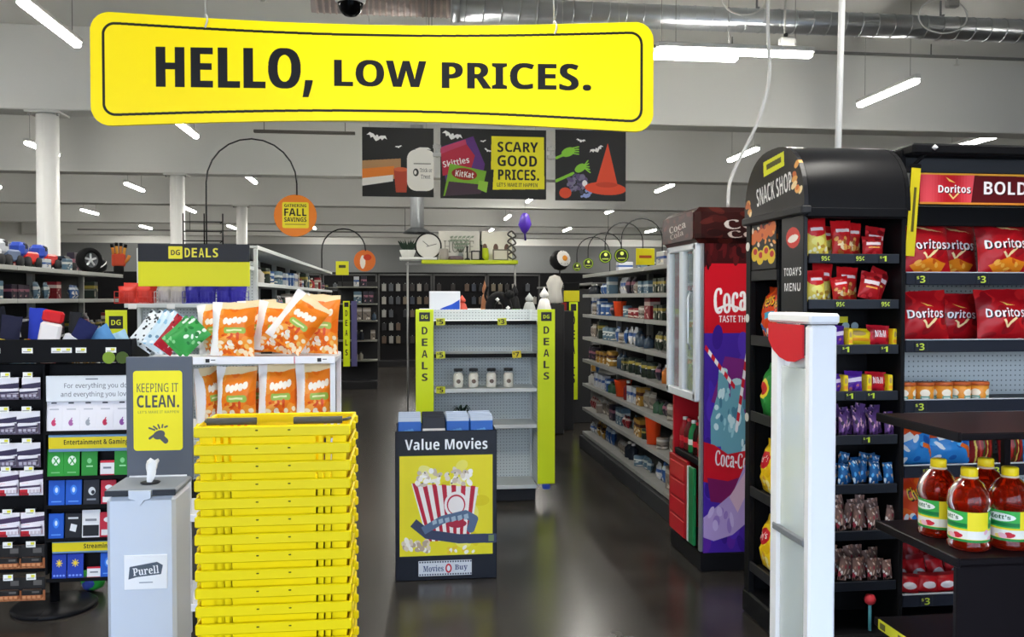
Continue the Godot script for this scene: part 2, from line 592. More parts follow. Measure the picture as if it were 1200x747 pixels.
	for k in 4: im.fill_rect(Rect2i(8 + k * 22, 60, 15, 30), Color("b9b4c4"))
	im = paper("battery_red", 96, 96, Color("efeaf0"))
	fillpoly(im, [Vector2(0, 26), Vector2(96, 14), Vector2(96, 34), Vector2(0, 46)], Color("4b3a58"))
	im.fill_rect(Rect2i(0, 56, 40, 40), Color("c22a36"))
	for k in 3: im.fill_rect(Rect2i(46 + k * 17, 58, 12, 32), Color("d6c8d0"))
	im = paper("battery_copper", 96, 96, Color("22201f"))
	im.fill_rect(Rect2i(0, 54, 96, 42), Color("b06a42"))
	im.fill_rect(Rect2i(50, 14, 34, 20), Color("5f5b58"))
	for k in 4: im.fill_rect(Rect2i(6 + k * 23, 60, 14, 32), Color("cf8f62"))
	im = paper("hook_tag", 48, 40, Color("f3f3ee"))
	im.fill_rect(Rect2i(24, 6, 18, 16), Color("e8e23a"))
	im.fill_rect(Rect2i(5, 26, 34, 4), Color("6a6a66"))
	# chips and snacks
	im = paper("puffs", 128, 160, Color("f4841e"))
	specks(im, 12, [Color("f79a34"), Color("ee7014"), Color("f9a84a")], 12, 26, Rect2(20, 0, 108, 160), 6)
	fillpoly(im, [Vector2(0, 0), Vector2(128, 0), Vector2(128, 10), Vector2(80, 20), Vector2(0, 24)], Color("f0dcae"))
	fillpoly(im, [Vector2(0, 0), Vector2(30, 0), Vector2(22, 90), Vector2(28, 160), Vector2(0, 160)], Color("f5f1ee"))
	for k in 5: ell(im, 44 + k * 14, 58 - k * 2 + (k % 2) * 3, 8, 11, Color("fff4e4"), 20)
	rrect(im, 40, 76, 66, 18, 8, Color("9fbf52"))
	im.fill_rect(Rect2i(48, 82, 46, 5), Color("e9ecb0"))
	specks(im, 26, [Color("f9c46a"), Color("fae6c4"), Color("e8641a"), Color("f7f2ea")], 5, 11, Rect2(28, 112, 96, 46), 7)
	specks(im, 8, [Color("e2501a"), Color("f7b04a")], 4, 8, Rect2(30, 96, 92, 16), 9)
	im = paper("doritos", 128, 144, Color("b3121c"))
	specks(im, 10, [Color("cf2024"), Color("92101a")], 12, 24, Rect2(0, 0, 128, 144), 11)
	fillpoly(im, [Vector2(48, 34), Vector2(84, 48), Vector2(66, 46)], Color("e8c25a"))
	band(im, [Vector2(52, 84), Vector2(62, 104), Vector2(96, 72)], 6, Color("f0d9a0"))
	for d in [0, 1]: say(im, "Doritos", 17 - d * 3, 56 - d * 3, 96, 26, [Color("3a0a10"), Color("f3f1f0")][d])
	im = paper("doritos_tall", 128, 160, Color("b3121c"))
	specks(im, 10, [Color("cf2024"), Color("92101a")], 10, 22, Rect2(0, 0, 128, 110), 12)
	fillpoly(im, [Vector2(20, 20), Vector2(110, 42), Vector2(60, 36)], Color("d8b47a"))
	band(im, [Vector2(50, 98), Vector2(60, 114), Vector2(92, 84)], 6, Color("f0d9a0"))
	for d in [0, 1]: say(im, "Doritos", 15 - d * 3, 66 - d * 3, 102, 26, [Color("1e0608"), Color("f3f1f0")][d])
	fillpoly(im, [Vector2(18, 132), Vector2(64, 112), Vector2(112, 128), Vector2(96, 154), Vector2(36, 156)], Color("e8861c"))
	specks(im, 9, [Color("f4b04a"), Color("cf5a14")], 4, 9, Rect2(30, 120, 70, 32), 13)
	im = paper("doritos_header", 640, 168, Color("c8202a"))
	for k in 40:                                                       # printed red ground with a paler flash behind the lettering
		im.fill_rect(Rect2i(k * 16, 0, 16, 168), Color("b81622").lerp(Color("e8505a"), 0.5 + 0.5 * sin(k * 0.42 + 0.6)))
	fillpoly(im, [Vector2(300, 0), Vector2(640, 0), Vector2(640, 168), Vector2(280, 168)], Color("5a1218"))
	fillpoly(im, [Vector2(0, 0), Vector2(640, 0), Vector2(640, 12), Vector2(0, 9)], Color("e0a03a"))
	im.fill_rect(Rect2i(0, 156, 640, 12), Color("d98a34"))
	fillpoly(im, [Vector2(140, 20), Vector2(196, 52), Vector2(160, 44)], Color("f0c860"))
	band(im, [Vector2(160, 110), Vector2(182, 136), Vector2(214, 104)], 8, Color("f0d080"))
	for d in [0, 1]: say(im, "Doritos", 104 - d * 4, 66 - d * 4, 178, 44, [Color("2a0a0c"), Color("f6f3f0")][d])
	for d in [0, 1]: say(im, "BOLD", 356 - d * 5, 46 - d * 5, 240, 70, [Color("3a0c10"), Color("fbf6f4")][d])
	im = paper("cheetos", 128, 128, Color("e2481a"))
	specks(im, 8, [Color("ee6a22"), Color("d03a14")], 12, 22, Rect2(0, 0, 128, 128), 15)
	for d in [[0, 0, "2a1408"], [-3, -3, "f7c21e"]]: say(im, "Cheetos", 34 + d[0], 22 + d[1], 84, 32, Color(d[2]), "bold", -10)
	fillpoly(im, [Vector2(70, 66), Vector2(128, 56), Vector2(128, 72), Vector2(70, 80)], Color("3a9cc4"))
	specks(im, 12, [Color("f6a83a"), Color("2c7fd0"), Color("f3f3f3")], 6, 12, Rect2(20, 94, 100, 30), 16)
	im = paper("cheetos_blue", 128, 128, Color("2f86d2"))
	fillpoly(im, [Vector2(0, 0), Vector2(128, 0), Vector2(128, 18), Vector2(60, 40), Vector2(0, 52)], Color("e0501c"))
	specks(im, 10, [Color("58b4ea"), Color("1c5cae"), Color("e8eef4")], 9, 18, Rect2(0, 46, 128, 82), 17)
	band(im, [Vector2(84, 66), Vector2(108, 74), Vector2(118, 100)], 13, Color("e2661e"))
	fillpoly(im, [Vector2(10, 40), Vector2(46, 26), Vector2(60, 44), Vector2(20, 58)], Color("f1f1ee"))
	im = paper("spicy", 96, 128, Color("7a1616"))
	for k in 6: band(im, [Vector2(10 + k * 16, 0), Vector2(22 + k * 12, 128)], 6, [Color("d9c05a"), Color("a82a20"), Color("3c4a1a")][k % 3])
	im = paper("peanuts", 64, 96, Color("e8cf54"))
	im.fill_rect(Rect2i(0, 0, 64, 34), Color("cf1c22"))
	ell(im, 32, 34, 28, 14, Color("d82428"))
	im.fill_rect(Rect2i(12, 24, 40, 9), Color("f2dede"))
	ell(im, 32, 60, 20, 12, Color("efe27a"))
	specks(im, 8, [Color("b98a34"), Color("f6efc8")], 4, 8, Rect2(8, 68, 48, 22), 19)
	im = paper("almonds", 64, 96, Color("b4221c"))
	im.fill_rect(Rect2i(0, 0, 64, 40), Color("cd1a20"))
	im.fill_rect(Rect2i(10, 24, 44, 9), Color("f0d8d4"))
	specks(im, 16, [Color("a35a24"), Color("d89a4c"), Color("efd9a8")], 5, 9, Rect2(4, 46, 56, 46), 20)
	im = paper("redhot", 64, 96, Color("b01a20"))
	specks(im, 10, [Color("d6343a"), Color("7c1016")], 7, 13, Rect2(0, 0, 64, 96), 21)
	im.fill_rect(Rect2i(8, 30, 48, 14), Color("f0dcdc"))
	im.fill_rect(Rect2i(14, 52, 36, 6), Color("e8a24a"))
	im = paper("crunch", 96, 64, Color("cc2030"))
	specks(im, 8, [Color("e03a44"), Color("9c1622")], 8, 14, Rect2(0, 0, 96, 64), 22)
	say(im, "M&M", 26, 18, 46, 22, Color("f2ecec"))
	im = paper("purple", 96, 72, Color("5a2a9c"))
	fillpoly(im, [Vector2(0, 30), Vector2(96, 18), Vector2(96, 34), Vector2(0, 44)], Color("e6d8ee"))
	specks(im, 6, [Color("c2707a"), Color("7a4ab8")], 6, 11, Rect2(0, 46, 96, 24), 23)
	im = paper("yellow_bar", 96, 64, Color("ebcf1f"))
	ell(im, 44, 20, 26, 10, Color("b99a5c"))
	im.fill_rect(Rect2i(8, 38, 80, 12), Color("f0a028"))
	im = paper("wrap_purple", 64, 80, Color("5a3a74"))
	specks(im, 20, [Color("9a6cb0"), Color("e6dcec"), Color("6a4484"), Color("2a1c36"), Color("d8a8b8")], 4, 11, Rect2(0, 0, 64, 80), 24)
	im = paper("wrap_blue", 64, 80, Color("1f5f9c"))
	specks(im, 20, [Color("58b0ea"), Color("e3eef4"), Color("184a86"), Color("c8a88a")], 4, 11, Rect2(0, 0, 64, 80), 25)
	im = paper("wrap_cream", 64, 80, Color("8a6a60"))
	specks(im, 20, [Color("ecd2c0"), Color("c0907c"), Color("f4eeea"), Color("2a1e20"), Color("a83a4a")], 4, 12, Rect2(0, 0, 64, 80), 26)
	im = paper("lays", 96, 120, Color("f2cf1e"))
	specks(im, 8, [Color("f7de58"), Color("e0b414")], 9, 18, Rect2(0, 0, 96, 120), 27)
	ell(im, 48, 46, 34, 20, Color("c8202c"), -10)
	say(im, "Lay's", 24, 36, 48, 20, Color("f7f2e8"), "bold", -8)
	specks(im, 8, [Color("f2e29a"), Color("d8a028")], 6, 12, Rect2(10, 78, 76, 36), 28)
	im = paper("green_chips", 96, 120, Color("2f8c3c"))
	specks(im, 8, [Color("46a852"), Color("1f6c2c")], 9, 18, Rect2(0, 0, 96, 120), 29)
	ell(im, 48, 58, 30, 24, Color("e8d23a"))
	ell(im, 48, 58, 22, 15, Color("c8302c"))
	im = paper("can", 128, 64, Color("e29232"))
	im.fill_rect(Rect2i(0, 0, 128, 8), Color("b04e22"))
	for k in 4:
		ell(im, 16 + k * 32, 30, 11, 12, Color("f0e4d0"))
		im.fill_rect(Rect2i(6 + k * 32, 40, 20, 20), Color("5e9c8c"))
		im.fill_rect(Rect2i(9 + k * 32, 44, 14, 5), Color("dfe8e0"))
	im = paper("candy_red", 64, 48, Color("c01a22"))
	ell(im, 32, 30, 22, 9, Color("f2e8e6"))
	im.fill_rect(Rect2i(0, 0, 64, 8), Color("7e1016"))
	im = paper("juice", 256, 128, Color("f2dc2c"))
	for k in 2:
		var o := k * 128
		im.fill_rect(Rect2i(o + 0, 0, 46, 128), Color("f4e02c"))
		im.fill_rect(Rect2i(o + 46, 0, 82, 72), Color("3fae4c"))
		ell(im, o + 86, 28, 34, 18, Color("f0f3ea"))
		say(im, "Mott's", o + 62, 18, 48, 18, Color("2a5a34"), "serif bold")
		im.fill_rect(Rect2i(o + 46, 50, 82, 16), Color("187a3e"))
		im.fill_rect(Rect2i(o + 0, 80, 128, 36), Color("f0ece0"))
		specks(im, 10, [Color("d02a3a"), Color("f2b8c4"), Color("f0d070")], 7, 12, Rect2(o + 4, 84, 118, 30), 31 + k)
		im.fill_rect(Rect2i(o, 118, 128, 10), Color("2c8a44"))
	im = paper("snack_arch", 256, 150, Color("201f22"))
	fillpoly(im, [Vector2(88, 22), Vector2(176, 14), Vector2(178, 46), Vector2(90, 56)], Color("d9dc28"))
	fillpoly(im, [Vector2(102, 30), Vector2(164, 24), Vector2(165, 36), Vector2(103, 42)], Color("4a4a24"))
	say(im, "SNACK SHOP", 58, 70, 150, 42, Color("ecebea"), "bold", -7)
	specks(im, 6, [Color("e0a25a"), Color("c86a34"), Color("f0d8a8")], 7, 13, Rect2(10, 100, 30, 40), 33)
	specks(im, 9, [Color("e0a25a"), Color("c86a34"), Color("f0d8a8")], 7, 13, Rect2(212, 34, 30, 100), 34)
	im = paper("menu_strip", 64, 900, Color("1b1b1e"))
	ell(im, 34, 44, 20, 22, Color("c8342c"), -14)
	ell(im, 34, 46, 15, 8, Color("f0e6dc"), -14)
	say(im, "TODAY'S", 8, 106, 50, 17, Color("efefef"))
	say(im, "MENU", 10, 138, 46, 17, Color("efefef"))
	fillpoly(im, [Vector2(14, 196), Vector2(58, 222), Vector2(32, 262)], Color("8a8a8e"))
	say(im, "Doritos", 8, 216, 50, 16, Color("f2f2f2"))
	for k in 4:
		ell(im, 34, 330 + k * 130, 20, 24, [Color("e8c22a"), Color("c8342c")][k % 2])
		ell(im, 34, 336 + k * 130, 12, 8, Color("f2eade"))
	im = paper("menu_food", 128, 128, Color("1a1818"))
	for k in 4:
		ell(im, 22 + k * 28, 86 + (k % 2) * 10, 18, 20, Color("e8c42a"), 30)
		ell(im, 24 + k * 28, 80 + (k % 2) * 10, 10, 8, Color("c8242c"))
		ell(im, 18 + k * 30, 42 - k * 5, 16, 22, Color("d96a26"), 40)
	specks(im, 14, [Color("a83a1c"), Color("f0a04a"), Color("e8d8c0")], 5, 9, Rect2(6, 10, 116, 60), 36)
	# soda cooler
	im = paper("cola_side", 600, 780, Color("c61626"))
	im.fill_rect(Rect2i(0, 0, 600, 54), Color("3a0f12"))
	specks(im, 60, [Color("5a171a"), Color("280a0d"), Color("481114")], 10, 26, Rect2(0, 0, 600, 46), 37)
	for d in 3: say(im, "Coca-Cola", 52 + d * 2, 102, 400, 70, Color("f6f2f2"), "serif bold", -3)
	band(im, [Vector2(64, 170), Vector2(140, 156), Vector2(220, 170), Vector2(330, 158)], 7, Color("f6f2f2"))
	say(im, "TASTE THE FEELING", 84, 184, 330, 17, Color("f2e6e6"))
	im.fill_rect(Rect2i(0, 228, 600, 552), Color("46289a"))
	specks(im, 70, [Color("5432b0"), Color("3a1f86"), Color("4a2fae"), Color("5c2a9a")], 22, 50, Rect2(0, 228, 600, 552), 38)
	fillpoly(im, [Vector2(120, 286), Vector2(600, 320), Vector2(600, 480), Vector2(40, 400)], Color("7c2a7c"))
	for b in [[110, 322, 1.0], [190, 350, 1.25]]:                         # two printed bottles
		var x: float = b[0]
		var y: float = b[1]
		var s: float = b[2]
		fillpoly(im, [Vector2(x - 26 * s, y), Vector2(x + 26 * s, y), Vector2(x + 36 * s, y + 60 * s), Vector2(x + 76 * s, y + 120 * s), Vector2(x + 74 * s, y + 190 * s), Vector2(x - 70 * s, y + 190 * s), Vector2(x - 72 * s, y + 120 * s), Vector2(x - 34 * s, y + 60 * s)], Color("6fa8b8"))
		ell(im, x, y, 26 * s, 7 * s, Color("bfe0e4"))
		specks(im, 14, [Color("9fd0d8"), Color("4c8298"), Color("d6eef0")], 8 * s, 16 * s, Rect2(x - 40 * s, y + 40 * s, 80 * s, 110 * s), int(x))
	for k in 9:                                                          # striped straws
		var t := k / 9.0
		band(im, [Vector2(4 + 170 * t, 262 + 100 * t), Vector2(4 + 170 * (t + 0.11), 262 + 100 * (t + 0.11))], 13, [Color("d02030"), Color("f4f0f0")][k % 2])
		band(im, [Vector2(250 - 60 * t, 280 + 190 * t), Vector2(250 - 60 * (t + 0.11), 280 + 190 * (t + 0.11))], 17, [Color("f4f0f0"), Color("d02030")][k % 2])
	fillpoly(im, [Vector2(0, 500), Vector2(60, 508), Vector2(140, 532), Vector2(300, 520), Vector2(300, 600), Vector2(170, 620), Vector2(0, 600)], Color("cc1a2a"))
	for d in 2: say(im, "Coca-Cola", 66 + d, 526, 236, 42, Color("f6f0f0"), "serif bold", 4)
	fillpoly(im, [Vector2(20, 590), Vector2(140, 600), Vector2(220, 590), Vector2(180, 660), Vector2(40, 650)], Color("7a1e5a"))
	fillpoly(im, [Vector2(0, 690), Vector2(80, 662), Vector2(170, 630), Vector2(240, 560), Vector2(300, 560), Vector2(300, 690), Vector2(170, 736), Vector2(60, 750), Vector2(0, 740)], Color("b49ad0"))
	fillpoly(im, [Vector2(150, 640), Vector2(270, 560), Vector2(300, 590), Vector2(200, 680)], Color("d8b4c8"))
	specks(im, 8, [Color("c8b2de"), Color("9a7cc4")], 12, 24, Rect2(30, 670, 150, 46), 41)
	im = paper("cola_crown", 192, 128, Color("34100f"))
	specks(im, 34, [Color("4a1815"), Color("260a0a"), Color("5a211c")], 9, 20, Rect2(0, 0, 192, 128), 42)
	say(im, "Coca", 46, 40, 104, 34, Color("cfc3be"), "serif bold", -8)
	say(im, "Cola", 52, 78, 84, 28, Color("b8a8a2"), "serif bold", -8)
	# film bin
	im = paper("movies", 480, 704, Color("141720"))
	say(im, "Value Movies", 46, 36, 390, 54, Color("f4f6f8"))
	im.fill_rect(Rect2i(20, 116, 440, 472), Color("e6da2e"))
	specks(im, 12, [Color("ece46a"), Color("dccc22"), Color("efe98c")], 30, 60, Rect2(60, 160, 360, 380), 43)
	fillpoly(im, [Vector2(76, 246), Vector2(392, 270), Vector2(350, 520), Vector2(150, 520)], Color("f1ece8"))
	for k in 7:
		var x0 := 80.0 + k * 46
		fillpoly(im, [Vector2(x0, 244 + k * 3), Vector2(x0 + 22, 246 + k * 3), Vector2(158 + k * 29 + 14, 520), Vector2(158 + k * 29, 520)], Color("b42438"))
	specks(im, 46, [Color("f4efe6"), Color("e4d9c8"), Color("cfc0ac"), Color("fbf8f2")], 10, 19, Rect2(104, 186, 250, 70), 44)
	specks(im, 9, [Color("55504a")], 3, 5, Rect2(120, 190, 230, 60), 45)
	ell(im, 286, 350, 56, 62, Color("f2ece8"))
	ell(im, 286, 350, 44, 48, Color("b8243a"))
	ell(im, 286, 352, 38, 42, Color("f0e8e6"))
	ell(im, 290, 440, 46, 20, Color("a82a40"))
	band(im, [Vector2(84, 430), Vector2(150, 486), Vector2(300, 512), Vector2(470, 514)], 44, Color("39405a"))
	band(im, [Vector2(130, 470), Vector2(220, 420), Vector2(330, 396), Vector2(372, 420), Vector2(356, 466)], 38, Color("566a86"))
	for k in 6: fillpoly(im, [Vector2(172 + k * 30, 424 - k * 5), Vector2(192 + k * 30, 418 - k * 5), Vector2(196 + k * 30, 436 - k * 4), Vector2(176 + k * 30, 444 - k * 4)], Color("9fb2c2"))
	im.fill_rect(Rect2i(440, 498, 26, 30), Color("6c7f5a"))
	specks(im, 26, [Color("f3eee2"), Color("dccdb6"), Color("b9a58e")], 10, 18, Rect2(34, 510, 130, 56), 46)
	specks(im, 12, [Color("f3eee2"), Color("e6c63a")], 8, 14, Rect2(250, 550, 120, 28), 47)
	rrect(im, 108, 612, 252, 72, 3, Color("cfd3da"))
	for k in 21:
		im.fill_rect(Rect2i(112 + k * 12, 615, 7, 7), Color("343a4c"))
		im.fill_rect(Rect2i(112 + k * 12, 674, 7, 7), Color("343a4c"))
	say(im, "Movies", 130, 634, 96, 30, Color("39456e"), "serif bold")
	ell(im, 250, 650, 15, 22, Color("c0303c"))
	ell(im, 250, 650, 8, 14, Color("e6e6ea"))
	say(im, "Buy", 280, 634, 60, 32, Color("39456e"), "serif bold")
	im = paper("film_case", 64, 48, Color("2f62b4"))
	im.fill_rect(Rect2i(0, 0, 64, 7), Color("b9c4d4"))
	fillpoly(im, [Vector2(4, 22), Vector2(40, 18), Vector2(60, 36), Vector2(20, 44)], Color("5b94cf"))
	ell(im, 50, 30, 8, 8, Color("e2c02c"))
	im = paper("film_case_dark", 64, 48, Color("2a2c34"))
	im.fill_rect(Rect2i(0, 18, 64, 20), Color("dcd9d4"))
	ell(im, 30, 30, 14, 8, Color("6a7c58"))
	im = paper("jar_label", 96, 64, Color("e6e2d6"))
	for k in 3: ell(im, 16 + k * 32, 36, 7, 9, Color("6b5348"))
	price("tag5", "$5", Color("c8cc2c"), Color("26281a"))
	price("tag3", "$3", Color("c8cc2c"), Color("26281a"))
	price("tag7", "$7", Color("d8c62a"), Color("26281a"))
	price("rail3", "$3", Color("20242e"), Color("cfe04a"))
	price("rail1", "$1", Color("1c1f22"), Color("c2d83c"))
	price("rail95", "95¢", Color("1e2228"), Color("c6dc48"))
	im = paper("shelf_label", 64, 32, Color("f2f2f2"))
	im.fill_rect(Rect2i(8, 6, 20, 20), Color("2a2a2c"))
	im.fill_rect(Rect2i(34, 10, 22, 5), Color("6b6b70"))
	# generic packages for the far shelves
	var pal := [["7a7066", "a8a29a"], ["2f5288", "b8c2cc"], ["7a2228", "c2b2a6"], ["232c24", "94843a"], ["96702c", "3c1e18"], ["506878", "b8bcb8"], ["2a2430", "8a5866"], ["b4b6ba", "30508a"]]
	for k in 8:
		im = paper("goods_%d" % k, 48, 64, Color(pal[k][0]))
		im.fill_rect(Rect2i(0, 8 + k * 2, 48, 12), Color(pal[k][1]))
		specks(im, 7, [Color(pal[k][1]), Color(pal[k][0]).darkened(0.35), Color("d9d2c2")], 3, 8, Rect2(4, 26, 40, 34), 60 + k)
	im = paper("dots", 96, 128, Color("e9eef0"))
	specks(im, 34, [Color("26282c"), Color("3a3c40")], 3, 7, Rect2(0, 0, 96, 128), 70)
	im = paper("pale_blue_print", 96, 128, Color("cfe3ee"))
	specks(im, 22, [Color("8fc4e2"), Color("f2f6f8"), Color("6a8ea8")], 5, 12, Rect2(0, 0, 96, 128), 71)
	im = paper("red_print", 96, 128, Color("b01e2e"))
	specks(im, 26, [Color("e8d8d8"), Color("3a1016"), Color("d4384a")], 3, 8, Rect2(0, 0, 96, 128), 72)
	im = paper("green_print", 96, 128, Color("3fa04e"))
	specks(im, 20, [Color("dff0dc"), Color("1f7a34"), Color("8ad08e")], 5, 12, Rect2(0, 0, 96, 128), 73)
	im = paper("home_board", 256, 96, Color("d9d6ce"))
	say(im, "HOME", 30, 30, 180, 40, Color("8a8880"), "serif")
	im = paper("peg", 32, 32, Color("c3cacb"))
	ell(im, 16, 16, 5, 5, Color("6d7577"))
	im = paper("scene_red_board", 128, 128, Color("c8202a"))
	specks(im, 10, [Color("d83a40"), Color("a4161e")], 12, 24, Rect2(0, 0, 128, 128), 75)

# ------------------------------------------------------------------ the scene
func _ready() -> void:
	rng.seed = 7
	# --- camera
	var cam := Camera3D.new()
	cam.name = "camera"
	add_child(cam)
	cam.position = Vector3(0, 1.6, 0)
	cam.rotation_degrees = Vector3(-1.313, -6.953, 0)
	cam.fov = 40.04
	cam.near = 0.05
	cam.far = 120.0
	cam.current = true
	# --- sky and exposure
	var we := WorldEnvironment.new()
	we.name = "surroundings"
	var env := Environment.new()
	we.environment = env
	add_child(we)
	var sky_mat := ProceduralSkyMaterial.new()
	sky_mat.sky_top_color = Color(0.62, 0.72, 0.86)
	sky_mat.sky_horizon_color = Color(0.86, 0.89, 0.93)
	sky_mat.ground_bottom_color = Color(0.36, 0.36, 0.36)
	sky_mat.ground_horizon_color = Color(0.6, 0.62, 0.64)
	sky_mat.sun_angle_max = 0.0
	sky_mat.energy_multiplier = 6.5
	var sky := Sky.new()
	sky.sky_material = sky_mat
	env.background_mode = Environment.BG_SKY
	env.sky = sky
	env.ambient_light_source = Environment.AMBIENT_SOURCE_DISABLED
	env.tonemap_mode = Environment.TONE_MAPPER_LINEAR
	env.tonemap_exposure = 1.75
	env.sdfgi_enabled = true
	env.ssao_enabled = true
	env.ssil_enabled = true
	# --- strip lights: rows along the aisles, 2.75 m apart
	strip_lights()
	# --- everything else
	make_prints()
	setting()
	overhead()
	left_front()
	centre()
	aisles()
	far_end()
	right_side()

const ORDINAL := ["first", "second", "third", "fourth", "fifth", "sixth", "seventh", "eighth", "ninth", "tenth"]
const LAMP_ENERGY := 2.2
const LAMP_GLOW := 32.0

func strip_light(at: Vector3, along_x: bool, label: String, group: String, length := 1.2) -> void:
	var t := thing("strip_light", label, "ceiling light", at, 90.0 if along_x else 0.0, group)
	mi("housing", bx(0.07, 0.045, length, 0.008), plain(Color("d9d9d6"), 0.5), t, Vector3(0, 0.03, 0))
	mi("diffuser", bx(0.065, 0.042, length - 0.03, 0.016), glow("lit_diffuser", Color(1.0, 0.985, 0.95), LAMP_GLOW), t, Vector3(0, -0.012, 0))
	for s in [-1, 1]:
		mi("hanger_wire", tube([Vector3(0, 0.05, s * length * 0.38), Vector3(0, 4.35 - at.y, s * length * 0.38)], 0.003, 4), plain(Color("8c8c8a")), t)
	var l := AreaLight3D.new()
	l.name = "strip_lamp"
	l.area_size = Vector2(0.06, length - 0.05)
	l.rotation_degrees = Vector3(-90, 0, 0)
	l.position = Vector3(0, -0.04, 0)
	l.light_energy = LAMP_ENERGY * length / 1.2
	l.light_color = Color(1.0, 0.985, 0.95)
	l.shadow_enabled = true
	l.area_range = 40.0
	l.area_attenuation = 2.0
	t.add_child(l)

func strip_lights() -> void:
	var rows := [
		[-7.2, [-5.0, -10.9, -16.2, -21.2, -25.6], "over the far left of the store"],
		[-4.8, [-3.2, -8.1, -12.4, -16.4, -20.4, -25.2], "behind the white column row"],
		[-2.55, [-2.8, -6.77, -10.7, -15.0, -19.5, -25.0], "above the left gondola"],
		[0.22, [-3.0, -7.6, -12.0, -16.4, -20.6, -25.0], "in the row over the middle aisle"],
		[2.5, [-3.0, -11.9, -17.4, -21.4, -25.6], "in the row right of the middle aisle"],
		[4.65, [-4.1, -8.05, -11.7, -15.4, -19.5, -25.0], "above the right gondola aisle"],
		[7.2, [-5.6, -10.45, -15.6, -20.4, -25.2], "over the far right of the store"]]
	for r in rows:
		for z: float in r[1]:
			strip_light(Vector3(r[0], 3.6, z), false, "LED strip light %s, %s roof bay in" % [r[2], ORDINAL[int((-z - 0.5) / 4.5)]], "strip lights along the aisles", 1.06)
	strip_light(Vector3(2.66, 3.6, -6.85), true, "long white LED strip light running across beside the duct", "", 1.32)
	strip_light(Vector3(2.38, 3.6, -7.03), true, "shorter LED strip light running across, lower of the pair by the duct", "", 0.75)
	for x in [-8.4, -2.4, 2.75, 3.95, 8.0]:
		strip_light(Vector3(x, 3.9, -29.0), true, "LED strip light running across in front of the back wall", "strip lights at the back wall", 1.1)

func setting() -> void:
	var noise := FastNoiseLite.new()
	noise.frequency = 0.012
	noise.fractal_octaves = 5
	var ramp := Gradient.new()
	ramp.set_color(0, Color(0.15, 0.14, 0.13))
	ramp.set_color(1, Color(0.27, 0.255, 0.24))
	var nt := NoiseTexture2D.new()
	nt.width = 512
	nt.height = 512
	nt.seamless = true
	nt.noise = noise
	nt.color_ramp = ramp
	var fm := mat("polished_concrete", Color.WHITE, 0.24)
	fm.albedo_texture = nt
	fm.uv1_triplanar = true
	fm.uv1_world_triplanar = true
	fm.uv1_scale = Vector3(0.31, 0.31, 0.31)
	var white := mat("white_paint", Color("dededa"), 0.7)
	struct("floor", bx(26.0, 0.2, 34.0, 0), fm, Vector3(1.5, -0.1, -14.0), "dark polished concrete shop floor", "floor")
	struct("ceiling", bx(26.0, 0.2, 34.0, 0), mat("deck_paint", Color("dcdcd8"), 0.7), Vector3(1.5, 4.45, -14.0), "white painted roof deck", "ceiling")
	struct("wall_left", bx(0.2, 4.35, 34.0, 0), white, Vector3(-11.4, 2.175, -14.0), "white side wall", "wall")
	struct("wall_right", bx(0.2, 4.35, 34.0, 0), white, Vector3(14.4, 2.175, -14.0), "white side wall", "wall")
	var wb := struct("wall_back", bx(25.6, 4.35, 0.2, 0), white, Vector3(1.5, 2.175, -30.6), "back wall with grey and black painted bands", "wall")
	mi("grey_band", bx(25.6, 0.95, 0.02, 0), plain(Color("747676"), 0.7), wb, Vector3(0, 2.975 - 2.175, 0.11))
	mi("black_band", bx(25.6, 2.5, 0.03, 0), plain(Color("1a1a1c"), 0.7), wb, Vector3(0, 1.25 - 2.175, 0.115))
	# shop front behind the viewer: piers, lintel and glass
	struct("wall_front", boxes([[Vector3(-8.25, 2.175, 2.9), Vector3(6.3, 4.35, 0.2)], [Vector3(9.75, 2.175, 2.9), Vector3(9.3, 4.35, 0.2)], [Vector3(0, 3.75, 2.9), Vector3(10.2, 1.2, 0.2)]], 0.0), white, Vector3.ZERO, "shop front wall round the entrance glass", "wall")
	for k in 6:
		var x := -4.35 + k * 1.68
		var w := struct("window_%d" % (k + 1), bx(1.62, 3.06, 0.012, 0), pane("shop_glass", Color(0.9, 0.95, 0.95), 0.06), Vector3(x + 0.15, 1.6, 2.9), "tall pane of the shop front", "window")
		mi("window_frame", boxes([[Vector3(-0.82, 0, 0), Vector3(0.05, 3.14, 0.09)], [Vector3(0.82, 0, 0), Vector3(0.05, 3.14, 0.09)], [Vector3(0, 1.56, 0), Vector3(1.68, 0.05, 0.09)], [Vector3(0, -1.56, 0), Vector3(1.68, 0.07, 0.09)]]), plain(Color("7d8084"), 0.4), w)
	struct("ground", bx(80.0, 0.2, 40.0, 0), plain(Color("8f8d88"), 0.9), Vector3(0, -0.12, 23.05), "pale car park paving outside the shop front", "ground")
	# roof beams across the store
	for k in 7:
		var z := -0.5 - 4.5 * k
		struct("trim_%d" % (k + 1), bx(25.4, 0.85, 0.32, 0.01), mat("beam_paint", Color("e9e9e5"), 0.65), Vector3(1.5, 3.925, z), "deep white roof beam across the store", "beam")
		tag(get_child(-1), "", "", "white roof beams")
	# columns under the beams
	for c in [[-3.63, -9.5], [-3.47, -14.0], [-3.32, -18.5]]:
		var t := thing("column", "round white steel column under a roof beam", "column", Vector3(c[0], 0, c[1]), 0, "white columns in a row")
		t.set_meta("kind", "structure")
		mi("shaft", lathe("column", [Vector2(0, 0), Vector2(0.108, 0), Vector2(0.108, 3.48), Vector2(0, 3.48)], 24), mat("column_paint", Color("e4e4e2"), 0.45), t)
		mi("cap_plate", bx(0.34, 0.02, 0.3), white, t, Vector3(0, 3.487, 0))
		mi("base_plate", bx(0.3, 0.02, 0.3), white, t, Vector3(0, 0.011, 0))
		for s in [-1, 1]: mi("bolt", bx(0.025, 0.03, 0.025), plain(Color("8a8a88"), 0.4), t, Vector3(s * 0.14, 3.465, 0.1))

